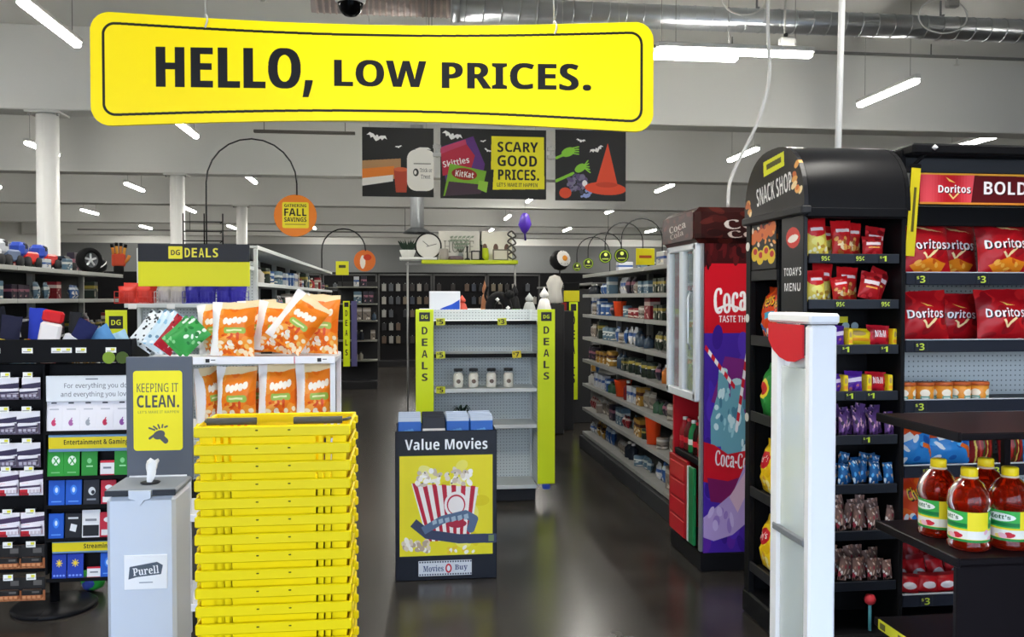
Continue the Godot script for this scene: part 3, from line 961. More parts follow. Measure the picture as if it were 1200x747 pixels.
func overhead() -> void:
	# the long yellow sign
	var pts := PackedVector2Array()
	var W := 2.274
	var H := 0.452
	for k in 21:
		var t := k / 20.0
		pts.append(Vector2(lerpf(-W / 2 + 0.075, W / 2 - 0.075, t), H / 2 - 0.032 * sin(t * PI)))
	for k in 6: pts.append(Vector2(W / 2 - 0.075, H / 2 - 0.075) + Vector2(0.075, 0).rotated(PI / 2 - PI / 10 * (k + 0.6) * 0.9))
	for k in 6: pts.append(Vector2(W / 2 - 0.075, -H / 2 + 0.075) + Vector2(0.075, 0).rotated(-PI / 10 * (k + 0.3) * 0.9))
	for k in 21:
		var t := 1.0 - k / 20.0
		pts.append(Vector2(lerpf(-W / 2 + 0.075, W / 2 - 0.075, t), -H / 2 + 0.032 * sin(t * PI)))
	for k in 6: pts.append(Vector2(-W / 2 + 0.075, -H / 2 + 0.075) + Vector2(0.075, 0).rotated(-PI / 2 - PI / 10 * (k + 0.6) * 0.9))
	for k in 6: pts.append(Vector2(-W / 2 + 0.075, H / 2 - 0.075) + Vector2(0.075, 0).rotated(PI - PI / 10 * (k + 0.3) * 0.9))
	var s := thing("hanging_sign", "long waisted yellow sign reading HELLO, LOW PRICES. hung from the ceiling", "sign", Vector3(-0.11, 2.518, -3.63), -3.5)
	mi("board", plate(pts, 0.018), printed("hello", 0.35), s)
	for x in [-0.685, 0.725]:
		mi("hanging_wire", tube([Vector3(x, 0.19, 0), Vector3(x - 0.015, 0.6, 0), Vector3(x - 0.04, 1.82, 0)], 0.003, 5), plain(Color("d4d4d0"), 0.4), s)
		mi("hook", tube(curve([Vector3(x, 0.17, 0.012), Vector3(x + 0.008, 0.2, 0.01), Vector3(x, 0.225, 0), Vector3(x - 0.006, 0.2, -0.01)]), 0.004, 5), plain(Color("b8b8b4"), 0.3), s)
	# posters
	for p in [["poster_candle", 0.52, 0.505, -0.05, 2.6, "dark hanging poster of candle and gravestone under white bats"], ["poster_candy", 0.79, 0.517, 0.655, 2.6, "dark hanging poster of candy bags reading SCARY GOOD PRICES."], ["poster_witch", 0.54, 0.53, 1.39, 2.602, "dark hanging poster of green hands and an orange witch hat"]]:
		var t := thing("hanging_poster", p[5], "poster", Vector3(p[3], p[4], -6.5))
		mi("panel", bx(p[1], p[2], 0.008, 0.001), printed(p[0], 0.4), t)
		for k in [-1, 1]: mi("hanging_wire", tube([Vector3(k * p[1] * 0.4, p[2] / 2, 0), Vector3(k * p[1] * 0.4, 4.35 - p[4], 0)], 0.0018, 4), plain(Color("c8c8c4"), 0.4), t)
	for k in [[0.235, "left"], [1.086, "right"]]:
		var t := thing("poster_clip", "small pale clip joining two neighbouring hanging posters", "clip", Vector3(k[0], 2.72, -6.5), 0, "clips between the posters")
		mi("tab", bx(0.06, 0.03, 0.016), plain(Color("b9b9b5"), 0.5), t)
		mi("tab", bx(0.06, 0.03, 0.016), plain(Color("b9b9b5"), 0.5), t, Vector3(0, -0.06, 0))
		mi("bar", bx(0.02, 0.1, 0.012), plain(Color("b9b9b5"), 0.5), t, Vector3(0, -0.03, 0))
	# spiral duct: a tube with raised seams
	var steel := mat("galvanised", Color("b8bcc0"), 0.28, 0.85)
	var d := thing("spiral_duct", "shiny galvanised spiral air duct under the roof deck", "duct", Vector3(0.42, 4.0, -7.3))
	mi("tube", tube([Vector3(0, 0, 0), Vector3(7.6, 0, 0)], 0.1, 24), steel, d)
	for k in 50: mi("seam", lathe("duct_seam", [Vector2(0.098, -0.006), Vector2(0.105, -0.004), Vector2(0.105, 0.004), Vector2(0.098, 0.006)], 24), steel, d, Vector3(0.08 + k * 0.15, 0, 0), Vector3(0, 0, 84))
	mi("collar", lathe("duct_collar", [Vector2(0.0, -0.03), Vector2(0.112, -0.03), Vector2(0.112, 0.03), Vector2(0.0, 0.03)], 24), steel, d, Vector3(0, 0, 0), Vector3(0, 0, 90))
	for x in [0.9, 2.6, 4.3, 6.0]: mi("strap", boxes([[Vector3(x, 0.21, 0), Vector3(0.02, 0.26, 0.004)], [Vector3(x, 0.1, 0), Vector3(0.02, 0.012, 0.1)]]), plain(Color("8e9092"), 0.4), d)
	var fl := thing("flexible_duct", "pinkish grey flexible hose joining the end of the spiral duct", "duct", Vector3(-0.75, 4.0, -7.3))
	mi("hose", tube([Vector3(0, 0, 0), Vector3(1.13, 0, 0)], 0.075, 16), plain(Color("b0a6a2"), 0.8), fl)
	for k in 22: mi("rib", lathe("hose_rib", [Vector2(0.074, -0.012), Vector2(0.084, 0), Vector2(0.074, 0.012)], 16), plain(Color("c2b2ac"), 0.8), fl, Vector3(0.05 + k * 0.05, 0, 0), Vector3(0, 0, 90))
	for x in [0.15, 1.0]: mi("hanger", boxes([[Vector3(x, 0.21, 0), Vector3(0.015, 0.28, 0.004)]]), plain(Color("8e9092"), 0.4), fl)
	# security camera dome
	var c := thing("security_camera", "white dome security camera with black smoked bubble hanging above yellow sign", "camera", Vector3(-0.360, 3.575, -6.0))
	mi("housing", lathe("dome_housing", [Vector2(0.088, 0.0), Vector2(0.1, 0.015), Vector2(0.11, 0.06), Vector2(0.1, 0.1), Vector2(0.04, 0.12), Vector2(0.02, 0.13), Vector2(0, 0.13)], 24), plain(Color("e9e9e7"), 0.4), c)
	mi("bubble", lathe("dome_bubble", [Vector2(0, -0.085), Vector2(0.04, -0.077), Vector2(0.068, -0.052), Vector2(0.082, -0.02), Vector2(0.086, 0.01)], 24), plain(Color("0e0e10"), 0.08), c)
	mi("pendant", tube([Vector3(0, 0.12, 0), Vector3(0, 0.775, 0)], 0.018, 10), plain(Color("dcdcda"), 0.4), c)
	# power drops
	var cable := []
	for p in [[2.25, 4.35], [2.223, 3.44], [2.23, 3.126], [2.237, 3.022], [2.216, 2.864], [2.146, 2.653], [2.037, 2.441], [1.984, 2.309], [1.973, 2.165]]: cable.append(Vector3(p[0], p[1], -5.2))
	tag(mi("power_cable", tube(curve(cable, 5), 0.011, 8), plain(Color("e2e2e0"), 0.5)), "slack white power cable hanging from ceiling to soda cooler", "cable")
	var pole := thing("power_pole", "straight white power pole dropping from ceiling behind snack rack", "pole", Vector3(2.235, 2.0, -4.34))
	mi("tube", tube([Vector3(0, 0, 0), Vector3(0.045, 2.35, 0)], 0.016, 10), plain(Color("ebebe9"), 0.4), pole)
	mi("ceiling_cup", lathe("pole_cup", [Vector2(0.02, -0.05), Vector2(0.045, -0.01), Vector2(0.045, 0), Vector2(0, 0)], 12), plain(Color("dadad8"), 0.4), pole, Vector3(0.045, 2.35, 0))
	var j := thing("junction_box", "small white junction box with camera arm hanging under the duct", "junction box", Vector3(3.16, 3.72, -7.0))
	mi("box", bx(0.13, 0.1, 0.08, 0.01), plain(Color("c9c9c6"), 0.5), j)
	mi("stem", tube([Vector3(-0.02, 0.05, 0), Vector3(-0.02, 0.63, 0)], 0.01, 8), plain(Color("c4c4c0"), 0.5), j)
	mi("knob", bx(0.03, 0.03, 0.03, 0.006), plain(Color("2a2a2c"), 0.5), j, Vector3(-0.02, 0.065, 0.02))
	for w in [["looped white cable tied up beside the duct strap", Vector3(2.62, 3.92, -6.6), 0.14], ["coil of white cable round a grey box at the duct's far end", Vector3(4.28, 3.86, -6.6), 0.17]]:
		var loop := []
		for k in 19: loop.append(Vector3(cos(TAU * k / 18 + 1.2) * w[2] * 1.2, sin(TAU * k / 18 + 1.2) * w[2] * 0.8, 0.01 * k / 9.0))
		loop.append(Vector3(w[2] * 0.5, 4.35 - w[1].y, 0))
		var t := thing("cable_loop", w[0], "cable", w[1])
		mi("cable", tube(curve(loop, 2), 0.007, 6), plain(Color("dededc"), 0.5), t)
		mi("tie_box", bx(0.1, 0.12, 0.06, 0.01), plain(Color("9a9a98"), 0.5), t, Vector3(w[2] * 0.5, w[2] * 0.8, 0))
	# conduits and sprinkler pipes under the deck
	for p in [[Vector3(-4.6, 4.28, -7.9), Vector3(-0.9, 4.28, -7.9), 0.03, "grey sprinkler pipe running across before the first white beam"], [Vector3(2.3, 4.22, -8.9), Vector3(9.0, 4.22, -8.9), 0.018, "thin grey conduit running across behind the spiral duct"], [Vector3(-6.0, 4.15, -12.6), Vector3(5.0, 4.15, -12.6), 0.025, "dark pipe running across behind the first white beam"], [Vector3(-8.0, 4.15, -17.0), Vector3(8.0, 4.15, -17.0), 0.025, "dark pipe running across behind the second white beam"], [Vector3(-8.0, 3.3, -22.7), Vector3(8.0, 3.3, -22.7), 0.02, "slim dark conduit under the far white beam"]]:
		var t := thing("ceiling_pipe", p[3], "pipe", p[0])
		mi("pipe", tube([Vector3.ZERO, p[1] - p[0]], p[2], 8), plain(Color("7f7f7c"), 0.5), t)
		var n := 3
		for k in n:
			var x: float = (p[1].x - p[0].x) * (k + 0.5) / n
			mi("hanger", tube([Vector3(x, 0, 0), Vector3(x, 4.35 - p[0].y, 0)], 0.008, 5), plain(Color("6f6f6c"), 0.5), t)
			mi("sprinkler", lathe("sprinkler", [Vector2(0, -0.09), Vector2(0.035, -0.085), Vector2(0.012, -0.07), Vector2(0.012, 0), Vector2(0, 0)], 8), plain(Color("e0e0dc"), 0.4), t, Vector3(x + 0.3, 0, 0))
	for u in [[Vector3(-1.35, 3.86, -12.2), 1.35], [Vector3(5.2, 3.86, -11.3), 1.0], [Vector3(7.4, 4.0, -9.6), 0.9], [Vector3(-6.6, 3.9, -12.4), 1.6]]:
		var t := thing("light_track", "dark unlit bar track hung under the roof deck", "track", u[0], 0, "dark unlit bar tracks")
		mi("bar", bx(u[1], 0.04, 0.06, 0.006), plain(Color("5f5c57"), 0.5), t)
		for k in [-1, 1]: mi("stem", tube([Vector3(k * u[1] * 0.4, 0, 0), Vector3(k * u[1] * 0.4, 4.35 - u[0].y, 0)], 0.006, 5), plain(Color("6f6f6c"), 0.5), t)

# ------------------------------------------------------------------ left of the entrance
func bag(called: String, label: String, group: String, at: Vector3, w: float, h: float, t: float, key: String, tilt := 0.0, turn := 0.0, lean := 0.0, variant := 0, category := "bag") -> MeshInstance3D:
	var rise := w * 0.5 * absf(sin(deg_to_rad(tilt))) + 0.003        # the lower corner touches the shelf
	var o := mi(called, bag_mesh(variant % 4), printed(key, 0.32), self, at + Vector3(0, rise, 0), Vector3(lean, turn, tilt), Vector3(w, h, t))
	tag(o, label, category, group)
	return o

func pack(called: String, label: String, group: String, at: Vector3, s: Vector3, key: String, turn := Vector3.ZERO, category := "pack") -> MeshInstance3D:
	var o := mi(called, bx(s.x, s.y, s.z, minf(0.004, s.z * 0.3)), printed(key), self, at, turn)
	tag(o, label, category, group)
	return o

func wall_of(st: SurfaceTool, a: Callable, rects: Array) -> void:
	var uv := func(v: Vector3): return Vector2(v.x, v.y)
	for r in rects:
		for inner in [0.0, 0.003]:
			var c := [a.call(r[0], r[2], inner), a.call(r[1], r[2], inner), a.call(r[1], r[3], inner), a.call(r[0], r[3], inner)]
			var n: Vector3 = (c[1] - c[0]).cross(c[3] - c[0]).normalized()
			quad(st, c[0], c[1], c[2], c[3], n if inner == 0.0 else -n, uv)

const COUNT := ["", "first", "second", "third", "fourth", "fifth", "sixth", "seventh", "eighth", "ninth", "tenth", "eleventh", "twelfth", "thirteenth", "fourteenth", "fifteenth", "sixteenth", "seventeenth", "eighteenth", "nineteenth", "twentieth"]

func basket() -> Node3D:
	var t := thing("shopping_basket", "", "basket", Vector3.ZERO, 0, "stack of yellow shopping baskets")
	var ym := mat("basket_plastic", Color("f2d600"), 0.38)
	var W := 0.228
	var D := 0.15
	# rolled rim
	var rim := begin()
	for s in [-1, 1]:
		add_box(rim, Vector3(W * 2, 0.033, 0.0095), 0.004, Vector3(0, -0.0165, s * (D - 0.00475)))
		add_box(rim, Vector3(0.0095, 0.033, D * 2 - 0.018), 0.004, Vector3(s * (W - 0.00475), -0.0165, 0))
		for k in [-1, 1]: add_box(rim, Vector3(0.012, 0.026, 0.02), 0.004, Vector3(s * (W + 0.004), -0.014, k * 0.07))
	mi("rim", rim.commit(), ym, t)
	# tapered body with slots under the rim
	var body := begin()
	var rects := [[-0.217, 0.217, -0.18, -0.2], [-0.125, 0.125, -0.028, -0.18], [-0.217, -0.19, -0.028, -0.18], [0.19, 0.217, -0.028, -0.18]]
	for s in [-1, 1]:
		for k in [0.135, 0.157]: rects.append([minf(s * k, s * (k + 0.012)), maxf(s * k, s * (k + 0.012)), -0.028, -0.18])
		rects.append([minf(s * 0.179, s * 0.19), maxf(s * 0.179, s * 0.19), -0.028, -0.18])
	for s in [-1, 1]:
		wall_of(body, func(x, y, i): return Vector3(x * (1 + y * 0.3687), y, s * (D - 0.011 + y * 0.08 - i)), rects)
		wall_of(body, func(x, y, i): return Vector3(s * (W - 0.011 + y * 0.08 - i), y, x * (1 + y * 0.5755)), [[-0.139, 0.139, -0.028, -0.2]])
	add_box(body, Vector3(0.386, 0.004, 0.232), 0.001, Vector3(0, -0.2, 0))
	mi("body", body.commit(), ym, t)
	for s in [-1, 1]: mi("drain_hole", bx(0.008, 0.004, 0.003, 0.001), plain(Color("5d5208"), 0.8), t, Vector3(s * 0.047, -0.013, D + 0.0002))
	return t

func left_front() -> void:
	# --- stack of baskets, each set inside the one below
	var b := basket()
	var n := 20
	for k in n:
		var o: Node3D = b if k == 0 else b.duplicate()
		if k > 0:
			o.name = numbered("shopping_basket")
			add_child(o)
		o.position = Vector3(-0.392 + 0.0004 * sin(k * 2.3), 0.205 + 0.0535 * k, -2.81 + 0.0004 * sin(k * 1.7))
		o.set_meta("label", "yellow plastic shopping basket, %s of its stack" % ("bottom one" if k == 0 else "topmost one with grey folded handles" if k == n - 1 else "%s from the top" % COUNT[n - k]))
		if k == n - 1:
			var grey := mat("handle_grip", Color("4b4b44"), 0.5)
			for s in [-1, 1]:
				mi("handle", tube(curve([Vector3(s * 0.218, 0.002, 0.02), Vector3(s * 0.2, 0.006, 0.085), Vector3(s * 0.13, 0.007, 0.1), Vector3(s * 0.06, 0.007, 0.1)], 5), 0.005, 8), grey, o)
				mi("grip", tube([Vector3(s * 0.055, 0.008, 0.1), Vector3(s * 0.2, 0.008, 0.1)], 0.011, 10), grey, o)
	# --- hand wipe station
	var st := thing("wipes_station", "silver floor stand for hand wipes with grey sign board", "wipes dispenser", Vector3(-0.898, 0, -3.21))
	var silver := mat("silver_paint", Color("ccd2dc"), 0.42, 0.25)
	var slate := mat("slate_board", Color("5e636d"), 0.55)
	mi("body", bx(0.226, 0.9, 0.22, 0.012), silver, st, Vector3(0, 0.472, 0))
	mi("base", bx(0.25, 0.022, 0.25, 0.006), plain(Color("4c4f55"), 0.5), st, Vector3(0, 0.011, 0))
	var lid := mi("lid", bx(0.236, 0.022, 0.226, 0.006), plain(Color("7e848d"), 0.4), st, Vector3(0, 0.938, 0))
	mi("lid_trim", boxes([[Vector3(-0.078, -0.001, 0.114), Vector3(0.076, 0.02, 0.004)], [Vector3(0.078, -0.001, 0.114), Vector3(0.076, 0.02, 0.004)]], 0.001), plain(Color("2c2f36"), 0.4), lid)
	mi("opening", lathe("wipe_opening", [Vector2(0.03, 0), Vector2(0.034, 0.004), Vector2(0.028, 0.006), Vector2(0, 0.003)], 20), plain(Color("24262b"), 0.5), lid, Vector3(0.005, 0.011, 0.01))
	mi("latch", plate(PackedVector2Array([Vector2(-0.036, 0.012), Vector2(0.036, 0.012), Vector2(0.036, -0.014), Vector2(0.014, -0.02), Vector2(0, -0.04), Vector2(-0.014, -0.02), Vector2(-0.036, -0.014)]), 0.008), silver, lid, Vector3(0, -0.004, 0.118))
	var wipe := begin()
	var rows := []
	var uvs := []
	for r in 7:
		var row := []
		var uv := []
		for c in 9:
			var a := TAU * c / 8
			var rad := lerpf(0.008, 0.021, pow(r / 6.0, 0.7)) * (1.0 + 0.22 * sin(a * 3.0 + r))
			row.append(Vector3(cos(a) * rad + 0.016 * r / 6.0, 0.013 * r + (0.01 * sin(a * 2) if r == 6 else 0.0), sin(a) * rad * 0.45))
			uv.append(Vector2(c / 8.0, r / 6.0))
		rows.append(row)
		uvs.append(uv)
	mi("wipe", grid(rows, uvs, true), plain(Color("f6f6f4"), 0.85), st, Vector3(0, 0.95, 0.01))
	mi("brand_label", bx(0.142, 0.118, 0.003, 0.001), printed("purell", 0.3), st, Vector3(0.015, 0.665, 0.1115))
	mi("sign_board", bx(0.233, 0.455, 0.012, 0.003), slate, st, Vector3(0.005, 1.16, -0.118))
	mi("sticker", plate(round_rect(0.172, 0.292, 0.012), 0.002), printed("clean", 0.4), st, Vector3(0.0, 1.19, -0.1108))
	mi("hinge", tube([Vector3(-0.1, 0.948, -0.106), Vector3(0.1, 0.948, -0.106)], 0.006, 8), silver, st)
	# --- rack of gift cards and batteries on a round foot
	var black := mat("black_metal", Color("141416"), 0.5)
	var R := 4.62
	var rk := thing("card_rack", "black spinner rack of gift cards and batteries on a round foot", "display rack", Vector3(-1.806, 0, -4.75))
	mi("foot", lathe("rack_foot", [Vector2(0, 0), Vector2(0.2, 0), Vector2(0.205, 0.012), Vector2(0.19, 0.024), Vector2(0.05, 0.034), Vector2(0, 0.034)], 36), mat("black_foot", Color("19191b"), 0.35), rk)
	mi("post", tube([Vector3(0, 0.03, 0), Vector3(0, 1.235, 0)], 0.024, 14), black, rk)
	var x0 := -2.12
	var x1 := -1.375
	var o := rk.position
	mi("back_panel", bx(x1 - x0, 1.06, 0.02, 0.004), black, rk, Vector3((x0 + x1) / 2 - o.x, 0.74, 0.07))
	mi("divider", bx(0.012, 1.06, 0.06, 0.003), black, rk, Vector3(-1.793 - o.x, 0.74, 0.11))
	mi("header", bx(-1.382 - -1.785, 0.13, 0.012, 0.002), printed("everything", 0.4), rk, Vector3((-1.382 + -1.785) / 2 - o.x, 1.147, 0.13))
	mi("entertainment_strip", bx(-1.382 - -1.777, 0.085, 0.012, 0.002), printed("entertainment", 0.4), rk, Vector3((-1.382 + -1.777) / 2 - o.x, 0.872, 0.13))
	mi("streaming_strip", bx(-1.382 - -1.765, 0.062, 0.012, 0.002), printed("streaming", 0.4), rk, Vector3((-1.382 + -1.765) / 2 - o.x, 0.347, 0.13))
	for y in [0.924, 0.696, 0.550, 0.382, 0.179]:
		mi("card_tray", boxes([[Vector3(0, 0, 0.01), Vector3(0.42, 0.006, 0.06)], [Vector3(0, 0.008, 0.038), Vector3(0.42, 0.016, 0.003)]], 0.001), black, rk, Vector3((-1.382 + -1.789) / 2 - o.x, y - 0.004, 0.1))
	var cards := [
		[61, 490, 18, 35, "card_white_0", "white gift card with pink fruit mark under the grey header"], [81, 490, 18, 35, "card_white_1", "white gift card with lilac fruit mark under the grey header"], [101, 491, 18, 35, "card_white_2", "white gift card with grey fruit mark under the grey header"], [121, 492, 18, 35, "card_white_3", "white gift card with crimson fruit mark under the grey header"], [141, 493, 18, 35, "card_white_4", "white gift card with purple fruit mark under the grey header"],
		[62, 545, 17, 31, "card_green_cross", "green gift card with white crossed disc below the yellow strip"], [81, 545, 17, 31, "card_green_cross", "green gift card with white crossed disc below the yellow strip"], [102, 546, 17, 31, "card_green_sprig", "green gift card with pale sprig below the yellow strip"], [123, 552, 15, 18, "card_white_red", "small white and red gift card between green cards"], [141, 547, 17, 31, "card_green_sprig", "green gift card with pale sprig below the yellow strip"],
		[63, 580, 17, 29, "card_blue", "blue gift card with light flame in the third card row"], [83, 580, 17, 29, "card_blue", "blue gift card with light flame in the third card row"], [104, 580, 17, 29, "card_dark", "black gift card with pale ring in the third card row"], [124, 580, 16, 28, "card_red", "red and white gift card in the third card row"],
		[62, 618, 16, 29, "card_blue", "blue gift card with light flame in the fourth card row"], [82, 618, 17, 29, "card_tile", "black gift card with white tilted tile in the fourth card row"], [103, 619, 19, 32, "card_split", "white and black gift card in the fourth card row"], [122, 619, 16, 29, "card_red", "red and white gift card in the fourth card row"],
		[65, 666, 15, 28, "card_sun", "dark blue gift card with yellow sun in the bottom card row"], [84, 666, 17, 28, "card_sun", "dark blue gift card with yellow sun in the bottom card row"], [106, 674, 15, 13, "card_white_red", "small white and red gift card in the bottom card row"], [122, 667, 15, 28, "card_blue", "blue gift card with light flame in the bottom card row"]]
	for e in cards:
		var px: float = e[0]
		var k := R / 1025.0 * 1.018
		var cx := -1.757 + (px - 60) * (-1.390 - -1.757) / 90.0
		var tray: float = [0.924, 0.696, 0.550, 0.382, 0.179][0 if e[1] < 520 else 1 if e[1] < 565 else 2 if e[1] < 600 else 3 if e[1] < 650 else 4]
		pack("gift_card", e[5], "gift cards on the rack", Vector3(cx, tray + e[3] * k / 2 + 0.001, -4.628), Vector3(e[2] * k, e[3] * k, 0.006), e[4], Vector3(-4, 0, 0), "gift card")
	# battery packs hang from hooks on the other half
	var packs := [
		[8, 459, 30, 24, "battery", "white and mauve battery pack, top row of the pegs"], [34, 459, 22, 24, "battery", "white and mauve battery pack, top row of the pegs"],
		[6, 496, 22, 25, "battery", "white and mauve battery pack, second row of the pegs"], [32, 496, 24, 25, "battery", "white and mauve battery pack, second row of the pegs"],
		[6, 531, 22, 27, "battery", "white and mauve battery pack, third row of the pegs"], [32, 531, 24, 27, "battery", "white and mauve battery pack, third row of the pegs"],
		[7, 561, 24, 27, "battery_red", "white and red battery pack, fourth row of the pegs"], [34, 561, 25, 27, "battery_red", "white and red battery pack, fourth row of the pegs"],
		[8, 606, 24, 26, "battery_red", "white and red battery pack, fifth row of the pegs"], [35, 606, 25, 26, "battery_red", "white and red battery pack, fifth row of the pegs"],
		[8, 641, 24, 26, "battery_copper", "black and copper battery pack, sixth row of the pegs"], [35, 641, 25, 26, "battery_copper", "black and copper battery pack, sixth row of the pegs"],
		[8, 676, 24, 26, "battery_copper", "black and copper battery pack, bottom row of the pegs"], [35, 676, 25, 26, "battery_copper", "black and copper battery pack, bottom row of the pegs"]]
	for e in packs:
		var px: float = e[0]
		var k := R / 1025.0 * 1.03
		var at := Vector3(-1.958 + (px - 10) * (-1.838 - -1.958) / 30.0, 0.961 - (e[1] - 500) * k, -4.615)
		var t := thing("battery_pack", e[5], "battery pack", at, 0, "battery packs on the pegs")
		mi("card", bx(e[2] * k, e[3] * k, 0.004, 0.001), printed(e[4], 0.3), t)
		mi("blister", bx(e[2] * k * 0.84, e[3] * k * 0.4, 0.018, 0.005), printed(e[4], 0.2), t, Vector3(0, -e[3] * k * 0.2, 0.01))
		mi("hook", tube([Vector3(0, e[3] * k * 0.5 + 0.006, -0.055), Vector3(0, e[3] * k * 0.5 + 0.006, 0.04), Vector3(0, e[3] * k * 0.5 + 0.014, 0.045)], 0.003, 5), plain(Color("8e9094"), 0.35), rk, at - o)
		mi("price_tag", bx(0.045, 0.03, 0.002, 0.0005), printed("hook_tag"), rk, at - o + Vector3(0.012, e[3] * k * 0.5 + 0.014, 0.05))
	# --- black tray of clothing packs above the rack
	var tr := thing("clothing_tray", "black open tray of packed clothing above the card rack", "tray", Vector3(-1.749, 1.295, -4.72))
	mi("tray_bottom", bx(0.78, 0.02, 0.3, 0.003), black, tr)
	mi("front_lip", bx(0.78, 0.115, 0.012, 0.003), black, tr, Vector3(0, 0.045, 0.15))
	mi("rear_lip", bx(0.78, 0.115, 0.012, 0.003), black, tr, Vector3(0, 0.045, -0.15))
	for s in [-1, 1]: mi("end_lip", bx(0.012, 0.115, 0.3, 0.003), black, tr, Vector3(s * 0.385, 0.045, 0))
	mi("support", bx(0.06, 0.046, 0.06, 0.004), black, tr, Vector3(0, -0.034, -0.03))
	for px in [7, 40, 70, 80, 95, 126]: mi("price_tag", bx(0.05, 0.026, 0.002, 0.0005), printed("hook_tag"), tr, Vector3(-1.749 * 0 + (px - 62) * 0.00457, 0.018 + 0.03, 0.157))
	for px in [124, 138]: mi("badge", plate(disc_outline(0.03, 18), 0.004), plain(Color("7f9c2e") if px < 130 else Color("44581c"), 0.5), tr, Vector3((px - 62) * 0.00457, -0.02 + 0.03, 0.16))
	var socks := [["202028", 6, 388, 0.11, 0.17, 6], ["23243a", 28, 384, 0.1, 0.2, -8], ["1c1d22", 20, 378, 0.1, 0.24, 10], ["2d3fae", 50, 372, 0.09, 0.24, -4], ["1b1b22", 44, 390, 0.1, 0.17, 8], ["1f2450", 100, 392, 0.1, 0.17, -28], ["5f95c8", 118, 396, 0.13, 0.11, -62], ["26282c", 92, 372, 0.06, 0.22, -6], ["a8cfe4", 132, 399, 0.11, 0.09, -70]]
	var sock_words := ["black", "charcoal blue", "dull black", "royal blue", "jet black", "navy", "mid blue folded", "dark grey", "pale blue folded"]
	for k in socks.size():
		var e: Array = socks[k]
		var t := thing("sock_pack", sock_words[k] + " sock pack standing in the black tray", "sock pack", Vector3(-1.835 + (e[1] - 62) * 0.00457, 1.308 + e[3] * 0.5 * absf(sin(deg_to_rad(e[5]))), -4.63 - 0.044 * (k % 5)), 0, "sock packs in the tray")
		mi("socks", bag_mesh(k % 4, 8, 6), plain(Color(e[0]), 0.9), t, Vector3.ZERO, Vector3(0, 0, e[5]), Vector3(e[3], e[4], 0.04))
		if k < 6: mi("paper_band", bx(e[3] * 0.8, 0.04, 0.04, 0.004), plain([Color("e07a2a"), Color("e8d23a"), Color("d8d8dc")][k % 3], 0.6), t, Vector3(0, 0.06, 0), Vector3(0, 0, e[5]))
	var rp := thing("sock_pack", "red, white and yellow striped pack leaning in the black tray", "sock pack", Vector3(-1.80, 1.31, -4.605), 0, "sock packs in the tray")
	for e in [["e6c81e", 0.0, 0.05], ["ece6e4", 0.05, 0.11], ["cc1c24", 0.16, 0.06]]: mi("stripe", bx(0.1, e[2] - 0.002, 0.035, 0.01), plain(Color(e[0]), 0.5), rp, Vector3(0.02 + (e[1] + e[2] / 2) * 0.2, e[1] + e[2] / 2 + 0.01, 0), Vector3(0, 0, -11))
	# green toy on the floor behind the rack foot
	var gt := thing("toy_ball", "small green and blue toy ball lying on floor behind rack foot", "toy", Vector3(-1.700, 0.07, -5.0))
	mi("ball", lathe("toy_ball", [Vector2(0, -0.07), Vector2(0.05, -0.05), Vector2(0.07, 0), Vector2(0.05, 0.05), Vector2(0, 0.07)], 14), plain(Color("2f9c3a"), 0.5), gt)
	mi("stripe", lathe("toy_stripe", [Vector2(0.058, -0.03), Vector2(0.073, -0.012), Vector2(0.073, 0.012), Vector2(0.058, 0.03)], 14), plain(Color("3a4a9c"), 0.5), gt, Vector3.ZERO, Vector3(0, 0, 60))
	# --- white shelf rack with orange snack bags
	var white := mat("white_metal", Color("e3e5ea"), 0.45)
	var cr := thing("snack_shelf", "white metal shelf rack of orange snack bags beside basket stack", "shelf rack", Vector3(-0.809, 0, -4.5))
	for s in [-1, 1]:
		for z in [-0.19, 0.19]: mi("post", bx(0.025, 1.32, 0.025, 0.003), white, cr, Vector3(s * 0.459, 0.66, z))
	mi("post", bx(0.022, 1.3, 0.022, 0.003), white, cr, Vector3(-0.219, 0.65, 0.19))
	for y in [0.12, 0.55, 0.965, 1.3]:
		var sh := mi("shelf", bx(0.944, 0.02, 0.4, 0.003), white, cr, Vector3(0, y, 0))
		mi("price_rail", bx(0.944, 0.036, 0.01, 0.002), plain(Color("f1f1f6"), 0.4), sh, Vector3(0, 0.004, 0.205))
		if y > 0.9:
			for x in [-0.11, 0.41]: mi("price_label", bx(0.06, 0.028, 0.002, 0.0005), printed("shelf_label"), sh, Vector3(x, 0.004, 0.211))
			mi("red_marker", bx(0.004, 0.034, 0.002, 0.0005), plain(Color("d8324a"), 0.5), sh, Vector3(0.28, 0.004, 0.211))
	var g := "orange snack bags on the white rack"
	var up := 1.312
	for e in [[-0.925, 0.2, 0.25, 5, -12, -4.50, "first upright orange snack bag from the printed bags, top shelf"], [-0.835, 0.21, 0.26, -2, 0, -4.375, "plump orange snack bag with white stripe, top shelf front"], [-0.665, 0.2, 0.25, -9, 6, -4.49, "orange snack bag squeezed between neighbours, top shelf"], [-0.60, 0.2, 0.27, -36, 0, -4.375, "orange snack bag tipped far over to the side, top shelf"], [-0.44, 0.2, 0.3, -3, 4, -4.50, "tall orange snack bag at the aisle end, top shelf"], [-0.75, 0.2, 0.27, 3, 0, -4.63, "orange snack bag standing in the back row, top shelf"], [-0.52, 0.2, 0.29, 0, 0, -4.64, "orange snack bag behind the tall one, top shelf"]]:
		bag("snack_bag", e[6], g, Vector3(e[0], up + 0.002 + 0.0, e[5]), e[1], e[2], 0.1, "puffs", e[3], e[4], -6, int(absf(e[0]) * 100))
